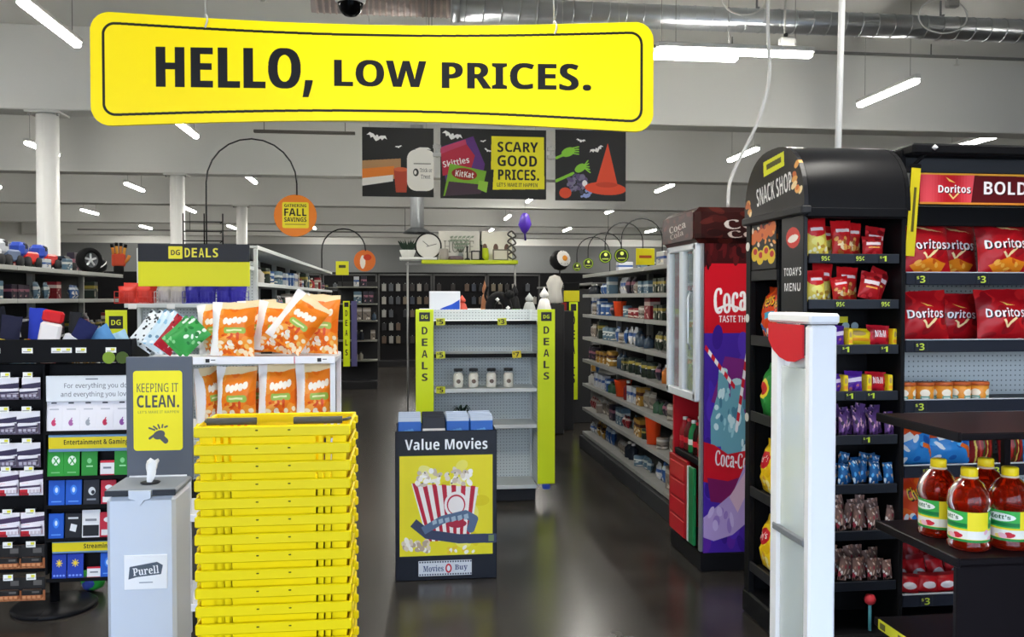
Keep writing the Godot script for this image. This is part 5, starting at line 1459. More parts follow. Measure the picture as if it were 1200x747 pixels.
func toys() -> void:
	var y := 1.841
	# trucks
	for q in [[-6.7, "d8dade", "2f55a8", "white toy truck with blue cab, first on the top toy shelf"], [-7.02, "5a6a88", "b4b8be", "slate toy truck with pale cab on the top toy shelf"], [-7.36, "d22a24", "2a44a0", "red toy truck with blue cab beside the slate truck"], [-7.74, "c62822", "3049a8", "red toy truck with blue cab nearer the black wheel"]]:
		var t := thing("toy_truck", q[3], "toy truck", Vector3(-3.0, y, q[0]), 90)
		mi("bed", bx(0.24, 0.09, 0.13, 0.015), plain(Color(q[1]), 0.4), t, Vector3(0.02, 0.085, 0))
		mi("cab", bx(0.13, 0.12, 0.12, 0.03), plain(Color(q[2]), 0.4), t, Vector3(-0.1, 0.14, 0))
		mi("window", bx(0.06, 0.05, 0.124, 0.01), plain(Color("1d2026"), 0.2), t, Vector3(-0.1, 0.165, 0))
		for x in [-0.1, 0.1]:
			for z in [-0.07, 0.07]: mi("wheel", lathe("toy_wheel", [Vector2(0, -0.016), Vector2(0.04, -0.016), Vector2(0.045, 0), Vector2(0.04, 0.016), Vector2(0, 0.016)], 14), plain(Color("202022"), 0.7), t, Vector3(x, 0.045, z), Vector3(90, 0, 0))
	var car := thing("toy_car", "dark toy car beside pale carton on the top toy shelf", "toy car", Vector3(-3.03, y, -8.2), 90)
	mi("shell", bx(0.3, 0.06, 0.13, 0.02), plain(Color("2c3440"), 0.3), car, Vector3(0, 0.06, 0))
	mi("roof", bx(0.15, 0.05, 0.11, 0.02), plain(Color("1f2630"), 0.2), car, Vector3(0.01, 0.11, 0))
	for x in [-0.1, 0.1]:
		for z in [-0.065, 0.065]: mi("wheel", MESH["toy_wheel"], plain(Color("202022"), 0.7), car, Vector3(x, 0.045, z), Vector3(90, 0, 0), Vector3(0.9, 0.9, 0.9))
	pack("toy_carton", "pale carton lying between toy trucks on the top shelf", "", Vector3(-2.91, y + 0.04, -7.55), Vector3(0.12, 0.08, 0.04), "goods_7", Vector3(0, 90, 0), "carton")
	pack("toy_carton", "teal carton beside the dark toy car on the top shelf", "", Vector3(-2.89, y + 0.05, -7.95), Vector3(0.1, 0.1, 0.04), "goods_5", Vector3(0, 80, 0), "carton")
	for q in [[-6.62, "goods_1", 0.2, "tall blue carton behind the white toy truck"], [-6.84, "goods_5", 0.24, "tall steel blue carton behind the toy trucks"], [-7.16, "goods_7", 0.2, "pale carton behind the slate toy truck"], [-7.5, "goods_2", 0.16, "dark red carton behind the red toy trucks"], [-8.0, "goods_3", 0.17, "dark green carton behind the toy car"], [-8.9, "goods_6", 0.2, "plum carton behind the black toy ball"]]:
		pack("toy_carton", q[3], "", Vector3(-3.17, y + q[2] / 2, q[0]), Vector3(0.19, q[2], 0.07), q[1], Vector3(0, 90, 0), "carton")
	# spoked wheel on a stand
	var w := thing("wheel_toy", "black toy tyre with silver spoked hub on the top toy shelf", "toy", Vector3(-2.93, y + 0.118, -8.6), 50)
	mi("tyre", lathe("tyre", [Vector2(0.07, -0.045), Vector2(0.105, -0.045), Vector2(0.117, -0.025), Vector2(0.117, 0.025), Vector2(0.105, 0.045), Vector2(0.07, 0.045), Vector2(0.07, -0.045)], 28), plain(Color("141415"), 0.7), w, Vector3.ZERO, Vector3(90, 0, 0))
	mi("hub", lathe("hub", [Vector2(0, 0.0), Vector2(0.07, 0.0), Vector2(0.072, 0.03), Vector2(0.065, 0.03), Vector2(0.06, 0.012), Vector2(0, 0.012)], 20), plain(Color("5a5c60"), 0.5), w, Vector3(0, 0, 0), Vector3(90, 0, 0))
	for k in 5: mi("spoke", bx(0.02, 0.06, 0.012, 0.003), mat("bright_metal", Color("c9ccd0"), 0.3, 0.8), w, Vector3(0, 0.03, 0.022).rotated(Vector3(0, 0, 1), TAU * k / 5), Vector3(0, 0, 72.0 * k))
	# orange and black work glove held upright
	var g := thing("work_glove", "orange and black work glove displayed fingers up on the toy shelf", "glove", Vector3(-2.9, y, -9.35), 25)
	mi("cuff", tube([Vector3(0, 0.0, 0), Vector3(0, 0.09, 0)], 0.05, 12), plain(Color("1a1a1a"), 0.8), g)
	mi("palm", bx(0.13, 0.14, 0.05, 0.022), plain(Color("b8442a"), 0.7), g, Vector3(0, 0.15, 0))
	for k in 4:
		var x := -0.048 + k * 0.032
		mi("finger", tube([Vector3(x, 0.2, 0), Vector3(x * 1.15, 0.26, 0.005), Vector3(x * 1.3, 0.305 - 0.015 * absf(k - 1.5), 0.012)], 0.015, 8), plain(Color("d9983c") if k % 2 else Color("c27a34"), 0.7), g)
		mi("fingertip", tube([Vector3(x * 1.28, 0.3 - 0.015 * absf(k - 1.5), 0.012), Vector3(x * 1.38, 0.335 - 0.015 * absf(k - 1.5), 0.016)], 0.016, 8), plain(Color("17171a"), 0.7), g)
	mi("thumb", tube([Vector3(0.05, 0.12, 0), Vector3(0.085, 0.16, 0.015), Vector3(0.1, 0.2, 0.02)], 0.016, 8), plain(Color("c27a34"), 0.7), g)
	for q in [[-9.05, 0.085, "1b1c1e", "black toy ball beside the spoked tyre"]]:
		var t := thing("toy_ball", q[3], "ball", Vector3(-3.0, y + q[1], q[0]))
		mi("ball", lathe("ball %.3f" % q[1], [Vector2(0, -q[1]), Vector2(q[1] * 0.5, -q[1] * 0.87), Vector2(q[1] * 0.87, -q[1] * 0.5), Vector2(q[1], 0), Vector2(q[1] * 0.87, q[1] * 0.5), Vector2(q[1] * 0.5, q[1] * 0.87), Vector2(0, q[1])], 16), plain(Color(q[2]), 0.4), t)
		mi("seam", lathe("seam %.3f" % q[1], [Vector2(q[1] * 0.99, -0.006), Vector2(q[1] * 1.02, 0), Vector2(q[1] * 0.99, 0.006)], 16), plain(Color("e4e4e4"), 0.5), t, Vector3.ZERO, Vector3(30, 0, 20))

# ------------------------------------------------------------------ the far end of the store
func far_end() -> void:
	var black := mat("black_metal")
	var pale := mat("pale_metal")
	# dark peg fixtures across the back, hung with small packs
	for k in 5:
		var cx := -2.6 + k * 1.3
		var t := thing("peg_fixture", "dark peg fixture against the back, %s from the left gondola side" % ORDINAL[k], "display rack", Vector3(cx, 0, -21.0), 0, "dark peg fixtures at the back")
		mi("panel", bx(1.26, 2.15, 0.05, 0.004), plain(Color("1d1d1f"), 0.7), t, Vector3(0, 1.075, 0))
		mi("frame", boxes([[Vector3(-0.62, 1.09, 0.02), Vector3(0.04, 2.18, 0.06)], [Vector3(0.62, 1.09, 0.02), Vector3(0.04, 2.18, 0.06)], [Vector3(0, 2.16, 0.02), Vector3(1.28, 0.04, 0.06)]]), plain(Color("4a4a4a"), 0.5), t)
		mi("base", bx(1.26, 0.14, 0.4, 0.004), plain(Color("202022"), 0.6), t, Vector3(0, 0.07, 0.2))
		for r in 5:
			for c in 7:
				if rng.randf() < 0.25: continue
				var tone := rng.randi() % 8
				var at := Vector3(cx - 0.5 + c * 0.166, 0.62 + r * 0.31, -20.9)
				var o := mi("hung_pack", bx(0.1, 0.17, 0.03, 0.004), plain(Color([ "4a4d52", "5a4b40", "8a8a86", "3a3f4a", "2c2d30", "6d6455", "33302f", "94918a"][tone]), 0.6), self, at)
				tag(o, "%s hung pack, %s row up, %s dark peg fixture" % [["slate", "brown", "pale grey", "navy", "charcoal", "tan", "black", "off-white"][tone], ORDINAL[r], ORDINAL[k]], "hung pack", "hung packs on the %s peg fixture, row %s" % [ORDINAL[k], ORDINAL[r]])
				mi("hook", tube([Vector3(at.x - cx, at.y + 0.0925, 0.02), Vector3(at.x - cx, at.y + 0.0925, 0.135), Vector3(at.x - cx, at.y + 0.107, 0.14)], 0.004, 4), pale, t)
	# far end cap of the left row
	var e := thing("far_end_cap", "far end shelf unit with small yellow DEALS panel left of middle aisle", "shelf unit", Vector3(-0.848, 0, -15.6))
	mi("back_panel", bx(0.7, 1.9, 0.04, 0.003), plain(Color("2a2a2c"), 0.7), e, Vector3(0, 0.95, -0.36))
	mi("base", bx(0.7, 0.14, 0.4, 0.004), plain(Color("202022"), 0.6), e, Vector3(0, 0.07, -0.18))
	for y in [0.5, 0.85, 1.2, 1.5, 1.8]: mi("shelf", bx(0.7, 0.025, 0.36, 0.002), plain(Color("77786f"), 0.5), e, Vector3(0, y, -0.18))
	mi("deals_panel", bx(0.115, 1.15, 0.015, 0.002), printed("deals_far", 0.5), e, Vector3(-1.026 - -0.848, 0.98, 0.02))
	mi("lilac_panel", bx(0.1, 1.15, 0.015, 0.002), plain(Color("5a5684"), 0.5), e, Vector3(-0.893 - -0.848, 0.98, 0.02))
	for y: float in [0.5, 0.85, 1.2, 1.5, 1.8]:
		goods(e, y + 0.014, -0.06, 0.34, -0.02, 0.24, [0, 1, 2], "far left end unit %s shelf" % {0.5: "lowest", 0.85: "low", 1.2: "middle", 1.5: "upper", 1.8: "top"}[y], 0.9)
	var s := thing("shelf_sign", "yellow card sign over the far left end unit", "sign", Vector3(-1.092, 2.13, -15.55))
	mi("card", bx(0.22, 0.24, 0.01, 0.001), plain(Color("d6d626"), 0.5), s)
	mi("print_mark", bx(0.12, 0.05, 0.004, 0.0005), plain(Color("4a4a2c"), 0.6), s, Vector3(0, 0.03, 0.006))
	mi("stem", tube([Vector3(0, -0.1, -0.01), Vector3(0, -0.32, -0.01)], 0.008, 6), black, s)
	var ar := thing("round_sign", "small orange round sign on bent wire over the far left end unit", "sign", Vector3(-1.078, 0, -15.72))
	wire_arch(ar, -1.457 - -1.078, -0.696 - -1.078, 1.82, 2.45, 2.44, 0.012)
	mi("disc", plate(disc_outline(0.19, 28), 0.01), printed("round_far", 0.5), ar, Vector3(-0.711 - -1.078, 2.27, 0))
	# gondola beyond the left one, seen end-on up the aisle
	# far end cap of the right row
	var r := thing("far_end_cap", "far end unit with red and yellow panels behind the right gondola", "shelf unit", Vector3(2.088, 0, -11.0))
	mi("body", bx(0.36, 1.72, 0.5, 0.004), plain(Color("2a2a2c"), 0.6), r, Vector3(0.1, 0.86, -0.28))
	mi("red_panel", bx(0.06, 1.2, 0.02, 0.002), plain(Color("8a1a1c"), 0.5), r, Vector3(2.011 - 2.088, 0.95, 0))
	mi("deals_panel", bx(0.11, 1.25, 0.02, 0.002), printed("deals_far", 0.5), r, Vector3(2.132 - 2.088, 0.93, 0.0))
	mi("header", bx(0.2, 0.1, 0.02, 0.002), black, r, Vector3(0.02, 1.75, 0.0))
	mi("header_card", bx(0.2, 0.14, 0.018, 0.002), plain(Color("d8cf20"), 0.5), r, Vector3(0.02, 1.63, 0.0))
	# beach-ball like decoration on top
	var db := thing("decor_ball", "black, white and orange round decoration on wire past the right gondola", "decoration", Vector3(1.884, 0, -10.6))
	mi("stand", tube([Vector3(0, 1.45, 0), Vector3(0, 1.95, 0)], 0.01, 6), black, db)
	mi("foot", bx(0.3, 1.45, 0.3, 0.01), plain(Color("242426"), 0.6), db, Vector3(0, 0.725, 0))
	mi("ball", lathe("decor_ball", [Vector2(0, -0.13), Vector2(0.07, -0.11), Vector2(0.12, -0.05), Vector2(0.13, 0), Vector2(0.12, 0.05), Vector2(0.07, 0.11), Vector2(0, 0.13)], 16), plain(Color("1c1b1c"), 0.4), db, Vector3(0, 2.07, 0))
	mi("white_face", lathe("decor_face", [Vector2(0.0, 0.135), Vector2(0.06, 0.118), Vector2(0.1, 0.085)], 14), plain(Color("d9d6d0"), 0.5), db, Vector3(0, 2.07, 0), Vector3(75, 0, -25))
	mi("orange_beak", lathe("decor_beak", [Vector2(0.04, 0.12), Vector2(0.03, 0.14), Vector2(0, 0.15)], 8), plain(Color("d68a2a"), 0.5), db, Vector3(0, 2.07, 0), Vector3(80, 0, -20))
	var sk := thing("statue", "off-white plush ghost standing at the end of the far right unit", "figurine", Vector3(1.752, 1.08, -10.2))
	mi("robe", lathe("ghost_robe", [Vector2(0, 0), Vector2(0.1, 0.01), Vector2(0.08, 0.16), Vector2(0.1, 0.24), Vector2(0.06, 0.32), Vector2(0, 0.34)], 14), plain(Color("c9c6be"), 0.8), sk, Vector3(0, 0.46, 0))
	mi("plinth", bx(0.2, 1.53, 0.2, 0.01), plain(Color("2a2a2c"), 0.7), sk, Vector3(0, -0.31, -0.0))
	# home goods shelf on two thin posts
	var h := thing("display_shelf", "raised white and lime display shelf of home goods on thin posts", "shelf", Vector3(0.66, 2.06, -11.0))
	mi("white_board", bx(0.46, 0.03, 0.3, 0.004), plain(Color("dcdcd8"), 0.5), h, Vector3(-0.5, 0.035, 0))
	mi("lime_board", bx(1.2, 0.045, 0.3, 0.004), plain(Color("b5c41a"), 0.5), h, Vector3(0.14, -0.005, 0))
	for x in [-0.63, 0.72]: mi("post", tube([Vector3(x, -2.06, 0), Vector3(x, 0.0, 0)], 0.012, 8), plain(Color("9a9a98"), 0.4), h)
	mi("crossbar", bx(1.4, 0.02, 0.03, 0.003), plain(Color("9a9a98"), 0.4), h, Vector3(0.045, -0.03, 0))
	var y := 2.06 + 0.018
	var pot := thing("potted_plant", "small dark green plant in white bowl pot on display shelf", "plant", Vector3(0.032, 2.112, -11.0))
	mi("pot", lathe("bowl_pot", [Vector2(0, 0), Vector2(0.07, 0), Vector2(0.1, 0.08), Vector2(0.1, 0.09), Vector2(0, 0.085)], 16), plain(Color("e4e4e0"), 0.5), pot)
	for k in 14:
		var a := k * 2.4
		mi("leaf", plate(PackedVector2Array([Vector2(0, 0), Vector2(0.02, 0.06), Vector2(0, 0.16), Vector2(-0.02, 0.06)]), 0.003), plain(Color("26382c"), 0.6), pot, Vector3(cos(a) * 0.03, 0.08, sin(a) * 0.03), Vector3(sin(a) * 28, 0, -cos(a) * 38))
	var ck := thing("wall_clock", "round white clock with black rim on the display shelf", "clock", Vector3(0.287, 2.255, -11.0))
	mi("face", plate(disc_outline(0.15, 32), 0.02), plain(Color("dddcd4"), 0.5), ck)
	mi("rim", lathe("clock_rim", [Vector2(0.15, -0.02), Vector2(0.168, -0.016), Vector2(0.168, 0.016), Vector2(0.15, 0.02)], 32), plain(Color("1e1e1f"), 0.5), ck, Vector3.ZERO, Vector3(90, 0, 0))
	mi("hand", bx(0.008, 0.1, 0.004, 0.001), plain(Color("5a5a58"), 0.5), ck, Vector3(-0.03, 0.03, 0.013), Vector3(0, 0, 50))
	mi("hand", bx(0.008, 0.13, 0.004, 0.001), plain(Color("5a5a58"), 0.5), ck, Vector3(0.04, 0.01, 0.013), Vector3(0, 0, -75))
	pack("wall_art", "wide white board reading HOME on the display shelf", "", Vector3(0.693, y + 0.19, -11.12), Vector3(0.55, 0.37, 0.03), "home_board", Vector3.ZERO, "wall art")
	pack("wall_art", "blank pale canvas leaning behind green leaves on the display shelf", "", Vector3(1.146, y + 0.19, -11.12), Vector3(0.42, 0.37, 0.03), "jar_label", Vector3.ZERO, "wall art")
	var fr := thing("photo_frame", "small black photo frame on the display shelf", "frame", Vector3(0.876, y, -10.93))
	mi("border", boxes([[Vector3(-0.05, 0.06, 0), Vector3(0.015, 0.12, 0.02)], [Vector3(0.05, 0.06, 0), Vector3(0.015, 0.12, 0.02)], [Vector3(0, 0.0075, 0), Vector3(0.11, 0.015, 0.02)], [Vector3(0, 0.112, 0), Vector3(0.11, 0.015, 0.02)]]), plain(Color("242424"), 0.5), fr)
	mi("mount", bx(0.09, 0.1, 0.008, 0.001), plain(Color("c2beb4"), 0.6), fr, Vector3(0, 0.06, -0.004))
	for q in [[520, "grey beige pillar candle on the display shelf", "9c968e", 0.065, 0.14], [534, "low dark mauve bowl on the display shelf", "6a5a60", 0.1, 0.05], [568, "lime green box-shaped vase on the display shelf", "b2c21e", 0.05, 0.15]]:
		var t := thing("vase", q[1], "vase", Vector3(0.736 + (q[0] - 544) * 0.01075, y, -10.95))
		mi("body", lathe("vase %s" % q[1], [Vector2(0, 0), Vector2(q[3] * 0.9, 0), Vector2(q[3], q[4] * 0.3), Vector2(q[3] * 0.9, q[4] * 0.92), Vector2(q[3] * 0.8, q[4]), Vector2(q[3] * 0.72, q[4] * 0.9), Vector2(0, q[4] * 0.85)], 14), plain(Color(q[2]), 0.5), t)
		mi("lip", lathe("vase lip %s" % q[1], [Vector2(q[3] * 0.82, q[4] * 0.95), Vector2(q[3] * 0.9, q[4] * 0.98), Vector2(q[3] * 0.78, q[4] * 1.02)], 14), plain(Color(q[2]), 0.5), t)
	for q in [[547, "black tapered candlestick on the display shelf", 0.17], [563.5, "taller black candlestick beside the lime vase", 0.19]]:
		var t := thing("candlestick", q[1], "candlestick", Vector3(0.736 + (q[0] - 544) * 0.01075, y, -10.9))
		mi("stick", lathe("candlestick %s" % q[1], [Vector2(0, 0), Vector2(0.04, 0.0), Vector2(0.036, 0.012), Vector2(0.01, 0.03), Vector2(0.01, q[2] * 0.9), Vector2(0.02, q[2]), Vector2(0, q[2])], 10), plain(Color("1f1f20"), 0.5), t)
		mi("candle", tube([Vector3(0, q[2], 0), Vector3(0, q[2] + 0.05, 0)], 0.009, 6), plain(Color("8f9a8c"), 0.6), t)
	var sg := thing("branch_arrangement", "sage green leafy branch arrangement standing on the display shelf", "plant", Vector3(0.693, y, -11.04 + 0.0))
	mi("vase", lathe("branch_vase", [Vector2(0, 0), Vector2(0.035, 0), Vector2(0.04, 0.06), Vector2(0.02, 0.1), Vector2(0, 0.1)], 10), plain(Color("8f9690"), 0.4), sg)
	for k in 6:
		var a := -0.6 + 0.24 * k
		mi("stem", tube([Vector3(0, 0.08, 0), Vector3(a * 0.12, 0.2, 0.01 * k), Vector3(a * 0.22, 0.3, 0.01 * k)], 0.004, 4), plain(Color("6f7a68"), 0.6), sg)
		for i in 4: mi("leaf", plate(PackedVector2Array([Vector2(0, 0), Vector2(0.014, 0.02), Vector2(0, 0.05), Vector2(-0.014, 0.02)]), 0.002), plain(Color("8a9886"), 0.6), sg, Vector3(a * (0.08 + i * 0.045), 0.15 + i * 0.045, 0.01 * k + 0.004), Vector3(0, 0, -60 if i % 2 else 60))
	var fs := thing("framed_sketch", "small framed sketch leaning at the end of the display shelf", "frame", Vector3(1.189, y, -10.94))
	mi("border", boxes([[Vector3(-0.09, 0.07, 0), Vector3(0.015, 0.14, 0.02)], [Vector3(0.09, 0.07, 0), Vector3(0.015, 0.14, 0.02)], [Vector3(0, 0.0075, 0), Vector3(0.18, 0.015, 0.02)], [Vector3(0, 0.132, 0), Vector3(0.18, 0.015, 0.02)]]), plain(Color("6f6a60"), 0.5), fs)
	mi("mount", bx(0.17, 0.12, 0.008, 0.001), plain(Color("cfcabc"), 0.6), fs, Vector3(0, 0.07, -0.004))
	var mt := thing("metal_art", "tall dark scrolled metal ornament at the display shelf end", "ornament", Vector3(1.341, y + 0.014, -11.02))
	for k in 4: mi("scroll", tube(curve([Vector3(0, k * 0.09, 0), Vector3(0.05, 0.03 + k * 0.09, 0), Vector3(0, 0.09 + k * 0.09, 0), Vector3(-0.05, 0.05 + k * 0.09, 0), Vector3(0, 0.01 + k * 0.09, 0)], 5), 0.011, 6), plain(Color("4a4844"), 0.5), mt)
	# things that hang in the far half
	var lan := thing("hanging_lantern", "purple faceted paper lantern hanging beyond the posters", "lantern", Vector3(1.642, 2.62, -12.0))
	mi("shade", lathe("paper_lantern", [Vector2(0, -0.14), Vector2(0.05, -0.09), Vector2(0.1, 0.0), Vector2(0.06, 0.13), Vector2(0.03, 0.16), Vector2(0, 0.16)], 6), plain(Color("4a2aa0"), 0.4), lan)
	mi("tassel", tube([Vector3(0, -0.13, 0), Vector3(0.01, -0.22, 0)], 0.014, 6), plain(Color("2c1a66"), 0.6), lan)
	mi("cord", tube([Vector3(0, 0.15, 0), Vector3(0, 1.73, 0)], 0.003, 4), plain(Color("c8c8c4"), 0.5), lan)
	var vd := thing("vent_pipe", "shiny steel vent pipe dropping from the roof in mid store", "pipe", Vector3(0.176, 2.62, -13.0))
	mi("pipe", tube([Vector3(0, 0, 0), Vector3(0, 1.73, 0)], 0.1, 18), mat("bright_metal", Color("c9ccd0"), 0.22, 0.85), vd)
	mi("cone", lathe("vent_cone", [Vector2(0.1, 0.02), Vector2(0.2, -0.04), Vector2(0.21, -0.06), Vector2(0.08, -0.07), Vector2(0, -0.07)], 18), plain(Color("2a2c2e"), 0.4), vd)
	# more shelf rows beyond, so that the aisles go on
	for q in [[-1.2, -17.2, 90, "left"], [-1.2, -18.42, 90, "left"], [2.45, -11.9, -90, "right"], [2.45, -13.12, -90, "right"], [2.45, -14.34, -90, "right"], [2.45, -15.56, -90, "right"]]:
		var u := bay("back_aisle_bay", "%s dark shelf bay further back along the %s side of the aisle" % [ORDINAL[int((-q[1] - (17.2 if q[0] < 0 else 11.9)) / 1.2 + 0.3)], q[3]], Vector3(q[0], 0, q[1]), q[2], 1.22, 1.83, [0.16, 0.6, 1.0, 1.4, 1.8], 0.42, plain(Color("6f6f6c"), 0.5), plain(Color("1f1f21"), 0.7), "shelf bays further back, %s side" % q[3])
		for yy: float in [0.6, 1.0, 1.4]: goods(u, yy + 0.011, -0.57, 0.57, -0.02, 0.26, [0, 0, 2], "%s back bays, %s shelf" % [q[3], {0.6: "low", 1.0: "middle", 1.4: "upper"}[yy]], 0.8)

# ------------------------------------------------------------------ right of the entrance
func soda_cooler() -> void:
	var t := thing("soda_cooler", "tall red and purple cola cooler with glass door onto the aisle", "cooler", Vector3(1.7, 0, -4.905))
	var black := mat("black_plastic", Color("17171a"), 0.4)
	var white := mat("cooler_white", Color("dfe4ea"), 0.35)
	var D := 0.6     # along -z
	var W := 0.64    # along x
	mi("plinth", bx(W, 0.11, D, 0.006), black, t, Vector3(W / 2 + 0.01, 0.055, -D / 2))
	mi("side_panel", bx(W - 0.02, 1.82, 0.025, 0.003), printed("cola_side", 0.3), t, Vector3(W / 2 + 0.015, 1.02, -0.013))
	mi("far_panel", bx(W - 0.02, 1.82, 0.025, 0.003), plain(Color("b01824"), 0.4), t, Vector3(W / 2 + 0.015, 1.02, -D + 0.013))
	mi("rear_panel", bx(0.03, 1.82, D - 0.06, 0.003), plain(Color("c9ced4"), 0.5), t, Vector3(W - 0.02, 1.02, -D / 2))
	mi("deck", bx(W - 0.06, 0.04, D - 0.06, 0.003), black, t, Vector3(W / 2, 0.62, -D / 2))
	mi("corner_trim", bx(0.02, 1.8, 0.03, 0.004), mat("bright_metal"), t, Vector3(0.01, 1.02, -0.012))
	# dark crown
	var crown := mi("crown", bx(W + 0.06, 0.21, D + 0.06, 0.03), printed("cola_crown", 0.35), t, Vector3(W / 2 - 0.01, 2.025, -D / 2))
	mi("crown_front", plate(round_rect(D + 0.0, 0.16, 0.02), 0.01), printed("cola_crown", 0.35), crown, Vector3(-W / 2 - 0.033, 0.0, 0), Vector3(0, -90, 0))
	# glass door: white frame with a middle bar
	var door := mi("door", boxes([[Vector3(0, 1.46, -0.04), Vector3(0.04, 0.92, 0.05)], [Vector3(0, 1.46, -0.56), Vector3(0.04, 0.92, 0.05)], [Vector3(0, 1.905, -0.3), Vector3(0.04, 0.04, 0.56)], [Vector3(0, 1.02, -0.3), Vector3(0.04, 0.05, 0.56)], [Vector3(0, 1.46, -0.3), Vector3(0.035, 0.9, 0.07)]], 0.006), white, t, Vector3(-0.005, 0, 0))
	mi("pane", bx(0.008, 0.86, 0.5, 0.001), pane("cooler_glass", Color(0.85, 0.92, 0.96), 0.18), door, Vector3(0, 1.46, -0.3))
	mi("door_handle", tube([Vector3(-0.03, 1.3, -0.075), Vector3(-0.045, 1.34, -0.075), Vector3(-0.045, 1.6, -0.075), Vector3(-0.03, 1.64, -0.075)], 0.008, 8), mat("bright_metal"), door)
	for y in [1.0, 1.23, 1.46, 1.69]: mi("wire_shelf", bx(0.5, 0.012, 0.52, 0.002), white, t, Vector3(0.3, y, -0.3))
	# lower open bay and red kick panel
	mi("kick_panel", bx(0.02, 0.48, 0.36, 0.004), plain(Color("a3141e"), 0.4), t, Vector3(0.0, 0.37, -0.38))
	mi("green_strip", bx(0.02, 0.46, 0.09, 0.004), plain(Color("1f7a44"), 0.4), t, Vector3(0.0, 0.36, -0.13))
	mi("white_strip", bx(0.022, 0.46, 0.03, 0.004), plain(Color("d4dcd8"), 0.4), t, Vector3(0.0, 0.36, -0.19))
	for k in 4: mi("red_case", bx(0.024, 0.1, 0.28, 0.004), plain(Color("c2202a"), 0.4), t, Vector3(-0.002, 0.18 + k * 0.115, -0.39))
	# bottles
	var sets := [[0.642, ["5a1a1c", "8f1c26", "2a1512", "1f7a44"], "open bay"], [1.008, ["3a1a18", "3f4a52", "6d2a22"], "lowest glass shelf"], [1.238, ["8d949c", "4a5560", "2a2c30"], "second glass shelf"], [1.468, ["9aa0a6", "5f6a72", "31353b"], "third glass shelf"], [1.698, ["6d7a6a", "8f979f", "454b52"], "top glass shelf"]]
	for s in sets:
		for z in 6:
			for x in 2:
				var c: String = s[1][(z + x) % s[1].size()]
				var words: String = {"5a1a1c": "dark red", "8f1c26": "bright red", "2a1512": "cola brown", "1f7a44": "green", "3a1a18": "cola brown", "3f4a52": "grey", "6d2a22": "rust red", "8d949c": "pale grey", "4a5560": "slate", "2a2c30": "black", "9aa0a6": "silver", "5f6a72": "slate", "31353b": "black", "6d7a6a": "sage", "454b52": "dark grey", "8f979f": "silver"}[c]
				var o := thing("soda_bottle", "%s soda bottle on the %s of the cola cooler" % [words, s[2]], "bottle", Vector3(1.78 + x * 0.1, s[0], -4.99 - z * 0.085), 0, "%s soda bottles, %s" % [words, s[2]])
				mi("flask", lathe("soda", [Vector2(0, 0), Vector2(0.034, 0), Vector2(0.037, 0.012), Vector2(0.035, 0.06), Vector2(0.037, 0.1), Vector2(0.03, 0.14), Vector2(0.014, 0.175), Vector2(0.014, 0.19), Vector2(0, 0.19)], 12), plain(Color(c), 0.15), o)
				mi("cap", lathe("soda_cap", [Vector2(0.016, 0.182), Vector2(0.016, 0.2), Vector2(0, 0.2)], 10), plain(Color("d9d9d6") if z % 2 else Color("c0202a"), 0.4), o)
				if s[2] == "open bay": mi("paper_label", lathe("soda_label", [Vector2(0.0362, 0.05), Vector2(0.0362, 0.1)], 12), plain(Color("c8242e") if words != "green" else Color("e6e6de"), 0.4), o)

